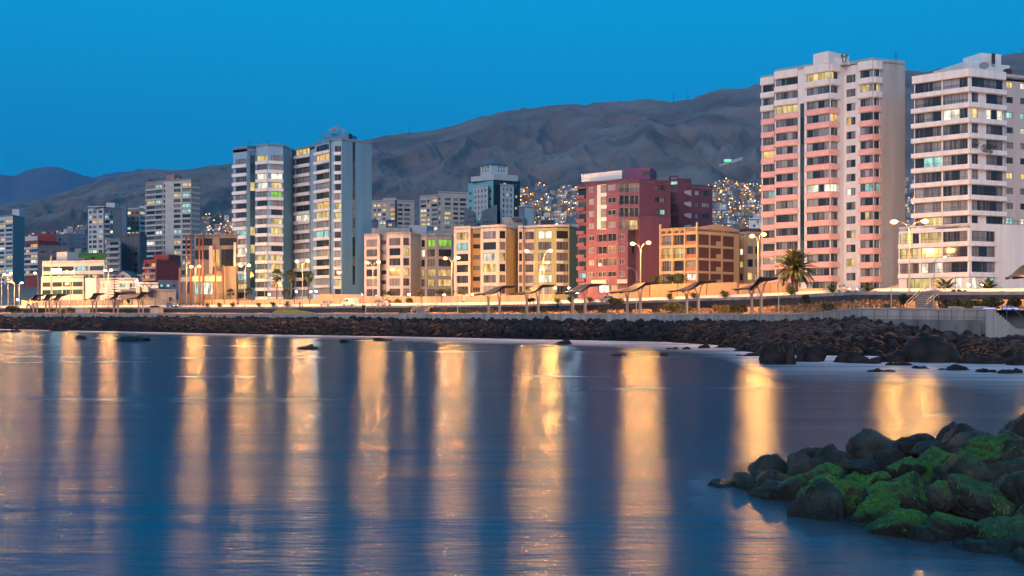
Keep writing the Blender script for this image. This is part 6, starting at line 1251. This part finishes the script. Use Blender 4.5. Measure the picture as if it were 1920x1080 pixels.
for pa, pb, w in ((1843, 1866, 'left'), (1880, 1909, 'right')):
    d = d_wall(pa) + .9; a, c = pt(pa, d), pt(pb, d); rt = thing('light_strip', 'glowing violet light strip under the bench edge, %s one of two' % w, 'light strip', (a.x, a.y, z_wall(pa) + .0)); b = MB(); b.box(0, -.06, -.02, c.x - a.x, .1, .18); b.build('housing', M_conc, rt); b = MB(); b.box(.05, -.12, .03, c.x - a.x - .05, -.065, .13); b.build('tube', emis('violet tube', (.25, .2, 1.0), 3.5), rt)
# lawn mound, low dry grass
V = []
for j in range(7):
    for px in range(508, 606, 3):
        t = j / 6; u = (px - 508) / 97; V.append((*pt(px, d_wall(px) + 7.6 + t * 6.2), z_wall(px) - .02 + 1.35 * t * max(0, min(1, (1 - u) * 1.6)) * min(1, u * 8)))
tag(ob('lawn_mound', np_mesh('lawn_mound', V, grid_faces(7, 33), M_grass)), None, None, None, 'structure')

# ------------------------------------------------------------------ vehicles and walker
def car(name, label, cat, px, off, prof, glassprof, L, W_, m, rz):
    d = d_wall(px) + off; p = pt(px, d); rt = thing(name, label, cat, (p.x, p.y, z_road(px) + .26), rz); b = MB(); n = len(prof); i = 0
    for y, s_ in ((-W_ / 2, .0), (-W_ / 2 + .12, .05), (W_ / 2 - .12, .05), (W_ / 2, .0)): b.v += [(x * L, y * (1 - max(0, (z - .95)) * .14), z + s_) for x, z in prof]
    for r_ in range(3):
        for k in range(n): b.f.append((r_ * n + k, r_ * n + (k + 1) % n, (r_ + 1) * n + (k + 1) % n, (r_ + 1) * n + k)); b.mi.append(0)
    b.f += [tuple(range(n)), tuple(3 * n + n - 1 - k for k in range(n))]; b.mi += [0, 0]; b.build('body', m, rt)
    for sg in (-1, 1):
        for gp in glassprof:
            b = MB(); pts = [(x * L, sg * (W_ / 2 * (1 - max(0, z - .95) * .14) + .012), z) for x, z in gp]; b.v = pts + [(x, y - sg * .05, z) for x, y, z in pts]; k = len(pts); b.f = [tuple(range(k)), tuple(range(2 * k - 1, k - 1, -1))] + [(j, (j + 1) % k, k + (j + 1) % k, k + j) for j in range(k)]; b.mi = [0] * len(b.f); b.build('window', G_dark, rt)
        for x in (.19 * L, .81 * L):
            b = MB(); b.tube([(x, sg * (W_ / 2 - .2), .33), (x, sg * (W_ / 2 + .02), .33)], .33, 14); w_ = b.build('wheel', mat('tyre', (.02, .02, .02), .9), rt); b = MB(); b.tube([(x, sg * (W_ / 2 + .0), .33), (x, sg * (W_ / 2 + .035), .33)], .2, 10); b.build('rim', M_pole, w_)
        b = MB(); b.ball((.012 * L, sg * (W_ / 2 - .25), .72), .13, 1, sc=(.5, 1.3, .8)); b.build('headlight', mat('lamp glass', (.7, .7, .7), .2), rt); b = MB(); b.ball((.992 * L, sg * (W_ / 2 - .22), .85), .12, 1, sc=(.4, .9, 1.3)); b.build('tail_light', mat('red lamp glass', (.4, .02, .02), .3), rt)
M_car = mat('white car paint', (.72, .71, .69), .3, .03); M_car2 = mat('silver car paint', (.45, .45, .45), .3, .04, metal=.5)
car('parked_van', 'white panel van parked at the kerb right of the fan palms', 'van', 645, 29.6, [(0, .35), (0, 1.0), (.08, 1.12), (.2, 1.95), (.26, 2.12), (.97, 2.15), (1, 2.0), (1, .35)], [[(.13, 1.2), (.23, 1.85), (.33, 1.85), (.33, 1.2)], [(.36, 1.2), (.36, 1.85), (.5, 1.85), (.5, 1.2)]], 5.2, 1.95, M_car, tang(645))
car('parked_car', 'pale estate car parked at the kerb between palms and white van', 'car', 603, 29.6, [(0, .35), (0, .75), (.05, .88), (.24, 1.0), (.36, 1.45), (.86, 1.48), (.97, 1.05), (1, .9), (1, .35)], [[(.29, 1.02), (.375, 1.38), (.55, 1.4), (.55, 1.02)], [(.58, 1.02), (.58, 1.4), (.82, 1.4), (.9, 1.04)]], 4.3, 1.75, M_car2, tang(603))
def traffic(px, lane, fwd, label):
    d = d_wall(px) + lane; p = pt(px, d); src = bpy.data.objects['parked_car']; o = copy_tree(src, (p.x, p.y, z_road(px) + .06), tang(px) + (0 if fwd else math.pi), 1, label, 'cars driving along the coast road')
    for ch in o.children:
        if ch.name.startswith('headlight') or ch.name.startswith('tail_light'): ch.material_slots[0].link = 'OBJECT'; ch.material_slots[0].material = emis('headlight glow', (1, .93, .8), 60) if ch.name.startswith('head') else emis('tail light glow', (1, .05, .02), 9, False)
for a in ((52, 18, True, 'car with blazing headlights on the coast road at the far left'), (330, 22.5, False, 'car on the coast road before the concrete gallery'), (730, 22.5, False, 'car on the coast road before the beige block'), (1128, 19, True, 'car with headlights lit on the coast road before the maroon block'), (1600, 22.5, False, 'car on the coast road before the pink tower')): traffic(*a)
# person on the kerb
def person(px, label):
    d = d_wall(px) + 13.4; p = pt(px, d); rt = thing('person', label, 'person', (p.x, p.y, bed_z(px, 13.4) + .05)); rt.location.z = z_road(px) - .55 + 0.1
    me = bpy.data.meshes.new('body'); J = [(0, 0, .93), (0, 0, 1.2), (0, 0, 1.42), (0, .0, 1.53), (0, 0, 1.66), (.1, 0, .88), (.13, -.05, .48), (.14, 0, .06), (.14, -.16, .03), (-.1, 0, .88), (-.12, .05, .48), (-.13, .1, .06), (-.13, -.06, .03), (.19, 0, 1.4), (.26, .02, 1.12), (.25, -.1, .88), (-.19, 0, 1.4), (-.26, .03, 1.12), (-.24, -.08, .88)]
    E = [(0, 1), (1, 2), (2, 3), (3, 4), (0, 5), (5, 6), (6, 7), (7, 8), (0, 9), (9, 10), (10, 11), (11, 12), (2, 13), (13, 14), (14, 15), (2, 16), (16, 17), (17, 18)]; rad = [.15, .14, .15, .06, .115, .1, .07, .05, .045, .1, .07, .05, .045, .065, .05, .04, .065, .05, .04]
    me.from_pydata(J, E, []); me.materials.append(mat('dark clothing', (.03, .03, .035), .9)); o = ob('body', me, rt); m = o.modifiers.new('skin', 'SKIN'); me.skin_vertices[0].data[0].use_root = True
    for k, r in enumerate(rad): me.skin_vertices[0].data[k].radius = (r, r * .85)
    o.modifiers.new('sub', 'SUBSURF').levels = 1; o.modifiers['sub'].render_levels = 1
    b = MB(); b.ball((0, .02, 1.7), .125, 2, sc=(.95, 1.05, 1)); b.build('hair', mat('dark hair', (.015, .012, .01), .8), rt)
person(562, 'person in dark clothes standing at the kerb beside the lawn mound')
# ------------------------------------------------------------------ vegetation
M_trunk = mat('palm trunk', (.13, .09, .06), .95, .3, 3, .6, 12); M_bark = mat('bark', (.09, .065, .05), .95, .3, 4)
M_frond = mat('date palm frond', (.075, .085, .025), .7, .35, 1.2, rnd=.3); M_fan = mat('fan palm leaf', (.06, .085, .03), .7, .35, 1.5, rnd=.3); M_dead = mat('dry palm skirt', (.16, .11, .06), .9, .3, 2)
M_lf = mat('shrub leaf', (.055, .075, .02), .8, .45, .9); M_lfy = mat('yellowish leaf', (.13, .13, .025), .8, .4, 1.2); M_lfd = mat('dark leaf', (.03, .045, .018), .8, .4, 1.2); M_dry = mat('dry grass', (.24, .15, .075), .95, .35, 2); M_agave = mat('young palm leaf', (.11, .13, .03), .7, .3, 2, rnd=.2)
def frond_mesh(L, seed, m, leaf=.55, droop=1.0, n=22):
    r = random.Random(seed); b = MB(); P = []
    for k in range(n + 1): t = k / n; P.append(Vector((L * (t - .18 * droop * t ** 3), 0, L * (.22 * t - .62 * droop * t ** 2.3))))
    for k in range(n):
        a, c = P[k], P[k + 1]; w = .06 * (1 - k / n) + .012; b.quad(a + Vector((0, -w, 0)), c + Vector((0, -w, 0)), c + Vector((0, w, 0)), a + Vector((0, w, 0)))
        if k < 2: continue
        t = k / n; l = leaf * math.sin(math.pi * min(1, .12 + .9 * t)) ** .6 * r.uniform(.85, 1.1); dirv = (c - a).normalized()
        for sg in (-1, 1):
            tip = a + dirv * l * .75 + Vector((0, sg * l * .75, -l * r.uniform(.05, .45))); wv = dirv * .075; b.v += [tuple(a - wv), tuple(a + wv), tuple(tip)]; i = len(b.v); b.f.append((i - 3, i - 2, i - 1)); b.mi.append(0)
            a2 = (a + c) / 2; tip = a2 + dirv * l * .7 + Vector((0, sg * l * .7, -l * r.uniform(.0, .35))); b.v += [tuple(a2 - wv), tuple(a2 + wv), tuple(tip)]; i = len(b.v); b.f.append((i - 3, i - 2, i - 1)); b.mi.append(0)
    return b.mesh('frond', m, False)
def fan_mesh(L, seed, m):
    r = random.Random(seed); b = MB(); s = L * .5; b.quad((0, -.02, 0), (s, -.02, .05 * L), (s, .02, .05 * L), (0, .02, 0)); n = 11
    for k in range(n):
        an = (k - (n - 1) / 2) * .23; l = L * .6 * (1 - .25 * abs(an)); c = Vector((s, 0, .05 * L)); d = Vector((math.cos(an), math.sin(an), -.15)); tip = c + d * l + Vector((0, 0, -.35 * l * r.uniform(.3, 1))); mid = c + d * l * .6; sd = Vector((-d.y, d.x, 0)) * l * .085
        b.quad(c - sd * .3, mid - sd, mid + sd, c + sd * .3); b.v += [tuple(mid - sd), tuple(mid + sd), tuple(tip)]; i = len(b.v); b.f.append((i - 3, i - 2, i - 1)); b.mi.append(0)
    return b.mesh('leaf', m, False)
def palm(name, label, px, d, zg, h, meshes, n, lo, hi, r0, skirt=True, group=None, sc=1.0, cat='palm tree', trunkm=None, seed=1):
    r = random.Random(seed); p = pt(px, d); rt = thing(name, label, cat, (p.x, p.y, zg), 0, group)
    b = MB(); k_ = max(3, int(h / .5)); b.tube([(0.04 * math.sin(k * .7), 0, h * k / k_ - .3 * (k == 0)) for k in range(k_ + 1)], [r0 * (1.15 - .25 * k / k_) * (1 + .05 * (k % 2)) for k in range(k_ + 1)], 10); b.build('trunk', trunkm or M_trunk, rt)
    for k in range(n):
        t = (k + .5) / n; el = lo + (hi - lo) * t ** .85 + r.uniform(-.08, .08); az = k * 2.39996 + r.uniform(-.2, .2); o = ob('frond', r.choice(meshes), rt, (0, 0, h - .1)); o.rotation_euler = (r.uniform(-.2, .2), -el, az); o.scale = (sc * r.uniform(.85, 1.1),) * 3
    if skirt:
        b = MB()
        for k in range(70):
            a = r.uniform(0, 6.28); z = h - r.uniform(.2, 1.5); l = r.uniform(.5, .9); q = Vector((math.cos(a), math.sin(a), 0)); b.quad(Vector((0, 0, z)) + q * r0, Vector((0, 0, z)) + q * r0 + Vector((-q.y, q.x, 0)) * .15, Vector((0, 0, z - l)) + q * (r0 + .28) + Vector((-q.y, q.x, 0)) * .12, Vector((0, 0, z - l)) + q * (r0 + .28))
        b.build('dry_skirt', M_dead, rt, False)
    return rt
FR = [frond_mesh(4.7, k, M_frond, .62, .55 + .1 * k) for k in range(5)]
d = d_wall(1490) + 33; palm('date_palm', 'big round crowned date palm standing before the pink tower', 1490, d, z_road(1490) + .3, zz(506, d) - z_road(1490) - .3, FR, 120, -.6, 1.5, .55, True, sc=1.06, seed=3)
FM = [fan_mesh(1.75, k, M_fan) for k in range(4)]
for px, y, l in ((519, 516, 'fan palm before the left blue tower, leftmost of three tall ones'), (546, 517, 'fan palm between the blue towers, middle of three tall ones'), (578, 519, 'fan palm under the street lamp, rightmost of three tall ones')):
    d = d_wall(px) + 33; palm('fan_palm', l, px, d, z_road(px) + .3, zz(y, d) - z_road(px) - .3, FM, 46, -.9, 1.4, .2, True, 'tall fan palms', 1.15, seed=px)
for px, y, l in ((432, 549, 'low fan palm at the right end of the concrete gallery'), (466, 547, 'low fan palm at the left foot of the left blue tower'), (537, 548, 'short bushy palm between the tall fan palms')):
    d = d_wall(px) + 32; palm('fan_palm', l, px, d, z_road(px) + .3, max(1.2, zz(y, d) - z_road(px) - .3), FM, 36, -.6, 1.4, .16, False, 'low fan palms', .85, seed=px)
AG = [frond_mesh(1.7, 20 + k, M_agave, .38, .75, 12) for k in range(4)]
for px, y, s, l in ((1255, 558, 1, 'young palm under the left part of the long peach wall'), (1301, 558, 1, 'young palm under the middle of the long peach wall'), (1359, 556, 1.1, 'young palm under the right part of the long peach wall'), (1483, 552, 1.2, 'young palm beside the trunk of the date palm'),
                    (1560, 550, 1.1, 'young palm before the greenish panel fence'), (1627, 550, 1.2, 'young palm before the low pale wall of the pink tower'), (1773, 546, 1.7, 'larger young palm before the lit podium entrance'), (1853, 546, 1.6, 'larger young palm right of the podium entrance'),
                    (327, 570, .9, 'young palm by the long pale low wall, leftmost of three there'), (389, 570, .9, 'young palm by the concrete gallery, middle of three there'), (411, 569, 1, 'young palm by the right part of the gallery wall'), (436, 569, 1, 'young palm right of the gallery, near the low fan palm'), (485, 569, .9, 'young palm before the left blue tower entrance'), (512, 568, 1.1, 'young palm at the foot of the leftmost fan palm'), (538, 568, 1.1, 'young palm at the foot of the middle fan palm'), (1045, 567, .9, 'young palm behind the second large shelter'), (1105, 565, 1, 'young palm behind the third large shelter')):
    off = 27.7 if px < 1650 else 30.5; d = d_wall(px) + off; palm('young_palm', l, px, d, z_road(px) + .2, .35, AG, 22, .15, 1.4, .12, False, 'young palms along the pavement', s * .95, seed=px)
for px, l in ((1231, 'palm top showing over the left end of the peach wall'), (1258, 'palm top showing over the peach wall before the arcade house, left of two'), (1277, 'palm top showing over the peach wall before the arcade house, right of two')):
    d = d_wall(px) + 37; palm('date_palm', l, px, d, z_road(px) + .3, zz(527, d) - z_road(px) - .3, AG, 26, -.2, 1.3, .25, False, 'palm tops over the peach wall', 1.35, seed=px)

def leaf_cloud(r, n, fn, size, squash=1.0):
    """n small leaf faces at points given by fn"""
    V = np.zeros((n * 4, 3), np.float32)
    for k in range(n):
        c = Vector(fn()); a = Vector((r.gauss(0, 1), r.gauss(0, 1), r.gauss(0, 1))).normalized(); b_ = a.cross(Vector((r.gauss(0, 1), r.gauss(0, 1), r.gauss(0, 1)))).normalized(); s = size * r.uniform(.6, 1.3)
        for j, q in enumerate((-a * s, b_ * s * .55, a * s, -b_ * s * .55)): V[k * 4 + j] = c + q
    return V, np.arange(n * 4).reshape(n, 4)
def ell(r, rx, ry, rz, cz, box=False):
    if box: return lambda: (r.uniform(-rx, rx), r.uniform(-ry, ry), cz + r.uniform(-rz, rz)) if r.random() < .35 else r.choice(((r.uniform(-rx, rx), -ry + r.gauss(0, .05), cz + r.uniform(-rz, rz)), (r.uniform(-rx, rx), r.uniform(-ry, ry), cz + rz + r.gauss(0, .05)), (r.choice((-rx, rx)) + r.gauss(0, .05), r.uniform(-ry, ry), cz + r.uniform(-rz, rz))))
    lob = [(r.uniform(-.5, .5) * rx, r.uniform(-.5, .5) * ry, cz + r.uniform(-.35, .5) * rz, r.uniform(.4, .65)) for _ in range(9)]
    def f():
        x, y, z, s = r.choice(lob); v = Vector((r.gauss(0, 1), r.gauss(0, 1), r.gauss(0, 1))).normalized() * r.uniform(.55, 1) ** .5; return (x + v.x * rx * s, y + v.y * ry * s, max(.03, z + v.z * rz * s))
    return f
def bush(name, label, px, ytop, w, h, m, off=9.5, stem=.0, n=420, size=.16, box=False, group=None, cat='shrub', zg=None, seed=0):
    """w, h in photo pixels of the crown"""
    r = random.Random(seed or px); d = d_wall(px) + off; p = pt(px, d); z = (bed_z(px, off) if off < 14 else z_road(px) + .2) if zg is None else zg; s = d / F; hw, hh = w * s / 2, h * s / 2; top = zz(ytop, d); z = min(z, top - 2 * hh); cz = top - z - hh
    rt = thing(name, label, cat, (p.x, p.y, z), 0, group); V, Fq = leaf_cloud(r, n, ell(r, hw, hw * .9, hh, cz, box), size); o = ob('foliage', np_mesh('foliage', V, Fq, m, False), rt)
    b = MB(); b.tube([(0, 0, -.3), (.03, 0, cz * .6), (0, .02, cz + hh * .3)], [.06 + hw * .03, .05 + hw * .02, .03], 6)
    for k in range(4): a = k * 1.6; b.tube([(0, 0, cz * .75), (hw * .55 * math.cos(a), hw * .55 * math.sin(a), cz + hh * .35)], [.04, .015], 5)
    b.build('stem', M_bark, rt); return rt
for a in ((1260, 566, 44, 19, M_lfy, 'wide yellow green bush left of the fifth large shelter post'), (1290, 572, 16, 13, M_lfy, 'small yellow green bush at the foot of the arcade house shelter post'), (1156, 554.5, 32, 20, M_lf, 'rounded small tree with bare stem left of the maroon block shelter'),
          (1509, 553, 21, 17, M_lfd, 'dark round headed sapling on a thin stem below the date palm'), (1694, 550.5, 26, 22, M_lfd, 'dark spiky bush left of the podium stairway'), (994, 557.5, 20, 9, M_lf, 'small flat topped tree at the left post of the second large shelter'), (1070, 557, 13, 10, M_lf, 'small green bush at the left post of the third large shelter'),
          (1409, 558, 9, 18, M_lfd, 'slim dark cypress sapling at the right shelter post before the tan houses'), (1046, 569, 6, 13, M_lfd, 'slim sapling midway between the second and third large shelters'), (1860, 556, 36, 22, M_lf, 'big round green shrub behind the middle bench'), (1904, 557, 32, 22, M_lf, 'big round green shrub behind the right bench'),
          (1877, 547, 24, 12, M_lfd, 'dark olive mound shrub behind the two big round shrubs'), (1835, 550, 22, 10, M_lfd, 'dark low shrub left of the olive mound shrub'), (1788, 542, 9, 14, M_lfd, 'small brown cypress, left of three before the podium'), (1800, 544, 8, 12, M_lfd, 'small brown cypress, middle of three before the podium'), (1808, 545, 8, 11, M_lfd, 'small brown cypress, right of three before the podium'),
          (682, 571, 7, 12, M_lfd, 'dark slim sapling by the thin post below the beige block'), (708, 578, 8, 9, M_lfy, 'small yellow shrub below the beige block hedges'), (832, 573, 16, 14, M_dry, 'straggly dry shrub right of the beige block stairway'), (919, 577, 14, 9, M_lfy, 'yellowish shrub at the first large shelter post'), (981, 579, 12, 8, M_lfy, 'round yellowish shrub between the first two large shelters'), (1021, 578, 13, 9, M_lfy, 'round yellowish shrub right of the second large shelter'), (1001, 574, 12, 10, M_lf, 'green shrub under the second large shelter'),
          (1342, 571, 12, 14, M_dry, 'dry grassy clump right of the arcade house shelter'), (22, 573, 26, 14, M_lfd, 'dark shrub mound at the far left below the street lamps'), (50, 579, 20, 8, M_lf, 'low shrub left of the three small shelters'), (72, 577, 36, 10, M_lfd, 'long low shrub under the left small shelters'), (118, 579, 30, 8, M_lfy, 'low olive shrub under the right of three shelters'), (176, 579, 18, 8, M_lf, 'low shrub behind the greenish roofed shelter'), (240, 579, 22, 8, M_lf, 'low shrub between the pine and shed shelters'), (213, 578, 16, 8, M_lfd, 'low shrub under the shelter below the pine'), (290, 572.5, 18, 6, M_lfd, 'dark tuft on top of the right service box'), (430, 546, 1, 1, M_lf, None)):
    if a[5]: bush('shrub', a[5], a[0], a[1], a[2], a[3], a[4], n=int(260 + a[2] * a[3] * 1.4), size=.2 if a[0] > 300 else .3, off=9.2 if a[0] < 1780 or a[1] > 552 else 16)
for px, w, y, h, l, m in ((755, 13, 578, 9, 'clipped box hedge left of the beige block stairway', M_lf), (872, 22, 580, 7, 'clipped low hedge right of the stairway dry shrub', M_lf), (1089, 15, 576, 10, 'clipped box hedge between the third large shelter posts', M_lf), (1129, 14, 576, 10, 'clipped box hedge left of the round small tree', M_lf), (1178, 13, 576, 9, 'clipped box hedge behind the maroon block shelter', M_lf), (1230, 12, 574, 11, 'clipped box hedge left of the wide yellow bush', M_lf),
                       (1361, 26, 573, 13, 'rounded yellow hedge right of the dry clump', M_lfy), (1376, 13, 573, 12, 'grey green box hedge, middle of three in a row', M_lf), (1392, 16, 572, 14, 'dark green box hedge left of the last large shelter', M_lfd), (1772, 18, 563, 15, 'dark clipped hedge block right of the podium stairway', M_lfd), (1793, 14, 563, 14, 'second clipped hedge block right of the stairway', M_lf), (1809, 22, 564, 13, 'grey green clipped hedge behind the left bench', M_lf), (1834, 22, 565, 12, 'clipped hedge between the left and middle benches', M_lf), (1857, 22, 541.5, 9, 'clipped dark hedge box below the right podium palm', M_lfd), (1560, 34, 570, 8, 'low green mound of groundcover on the dry bank', M_lf), (1662, 16, 572, 6, 'low dark green mound by the thin post', M_lfd)):
    bush('hedge', l, px, y, w, h, m, n=int(300 + w * h * 2), size=.13, box=True, cat='hedge', off=9.0 if px != 1857 else 30)
for px, w, y, h, l, m in ((735, 24, 543, 12, 'rounded clipped tree over the beige block wall', M_lf), (709, 14, 562, 9, 'clipped ball hedge, first of four before the beige block', M_lfy), (726, 15, 561, 10, 'clipped ball hedge, second of four before the beige block', M_lfy), (745, 17, 560, 11, 'clipped ball hedge, third of four before the beige block', M_lfy), (766, 17, 558, 12, 'clipped ball hedge, last of four before the beige block', M_lfy), (785, 15, 543, 12, 'small round tree at the plain side of the beige block', M_lfy), (823, 20, 542, 11, 'spreading small tree before the grey face of the beige block', M_lfy), (842, 22, 540, 14, 'spreading small tree by the joint of beige and yellow blocks', M_lfy), (866, 20, 540, 14, 'spreading small tree before the cream end of the yellow block', M_lfy), (975, 30, 551, 7, 'low garden hedge before the yellow block middle', M_lf), (240, 7, 560, 9, 'small bush under the shed wall', M_lf), (319, 9, 557, 9, 'bright yellow green bush below the dark red house', M_lfy)):
    bush('clipped_tree' if h > 11 else 'hedge', l, px, y, w, h, m, n=380, size=.2, off=30.2 if y > 552 else 33, cat='tree' if h > 11 else 'hedge')
r = random.Random(9); g_ = Face(white_tower, pt(1817, 207), pt(1882, 210.6)); u_ = [g_.U(q) for q in (1821, 1838, 1848, 1858)]; zc_ = zz(273, 207)
def creep():
    k = r.choice((0, 1, 1, 2, 2, 3)); t = r.random(); return g_.W(u_[k] + r.gauss(0, .5), -.95 - abs(r.gauss(0, .12)), zc_ + .3 - t * (.5, 1.5, 1.7, .6)[k] + r.gauss(0, .1)) - white_tower.o
V, Fq = leaf_cloud(r, 420, creep, .13); ob('creeper', np_mesh('creeper', V, Fq, M_lfd, False), white_tower.rt)
# Norfolk pine
d = d_wall(215) + 27; p = pt(215, d); zg = z_road(215) + .2; hh = zz(512, d) - zg; rt = thing('pine_tree', 'tall dark tiered pine beside the white house', 'tree', (p.x, p.y, zg)); b = MB(); b.tube([(0, 0, -.3), (0, 0, hh)], [.3, .04], 8); b.build('trunk', M_bark, rt); r = random.Random(4)
for k in range(11):
    t = k / 10; z = hh * (.2 + .76 * t); L = 2.6 * (1 - t) ** .8 + .35; mb = MB()
    for j in range(7):
        a = j * .9 + k * .5; q = Vector((math.cos(a), math.sin(a), .12))
        for i in range(9):
            s = i / 9; c = Vector((0, 0, z)) + q * L * s
            for sg in (-1, 1): w = Vector((-q.y, q.x, 0)) * sg * (.42 * (1 - s) + .15); mb.quad(c, c + q * L * .13, c + q * L * .16 + w + Vector((0, 0, .1)), c + w * .9 + Vector((0, 0, .05)))
    mb.build('branch_tier', M_lfd, rt, False)
# dry grass on the bank, mixed ground cover
r = random.Random(8); n = 2600; pts_ = []
while len(pts_) < n:
    px = r.choice((r.uniform(1455, 1690), r.uniform(1455, 1690), r.uniform(860, 1460), r.uniform(20, 140))); off = r.uniform(8, 13.6); p = pt(px, d_wall(px) + off); pts_.append((p.x, p.y, bed_z(px, off) + r.uniform(0, .35)))
it = iter(pts_); V, Fq = leaf_cloud(r, n, lambda: next(it), .26); tag(ob('dry_grass', np_mesh('dry_grass', V, Fq, M_dry, False)), 'tufts of dry tan grass and weeds over the planted bank', 'grass', None, 'stuff')
# ------------------------------------------------------------------ evening haze over the bay
b = MB(); b.box(-10600, -700, -2.6, 10600, 11800, 2100); o = b.build('haze', None or [], None); o['kind'] = 'stuff'; tag(o, 'thin blue evening haze lying over the bay, city and mountains', 'haze')
m = bpy.data.materials.new('evening haze'); m.use_nodes = True; t = m.node_tree; t.nodes.clear(); out = t.nodes.new('ShaderNodeOutputMaterial'); pv = t.nodes.new('ShaderNodeVolumePrincipled')
pv.inputs['Color'].default_value = (.09, .48, 1, 1); pv.inputs['Density'].default_value = 6.5e-5; pv.inputs['Anisotropy'].default_value = .1
t.links.new(pv.outputs[0], out.inputs['Volume']); o.data.materials.clear(); o.data.materials.append(m)
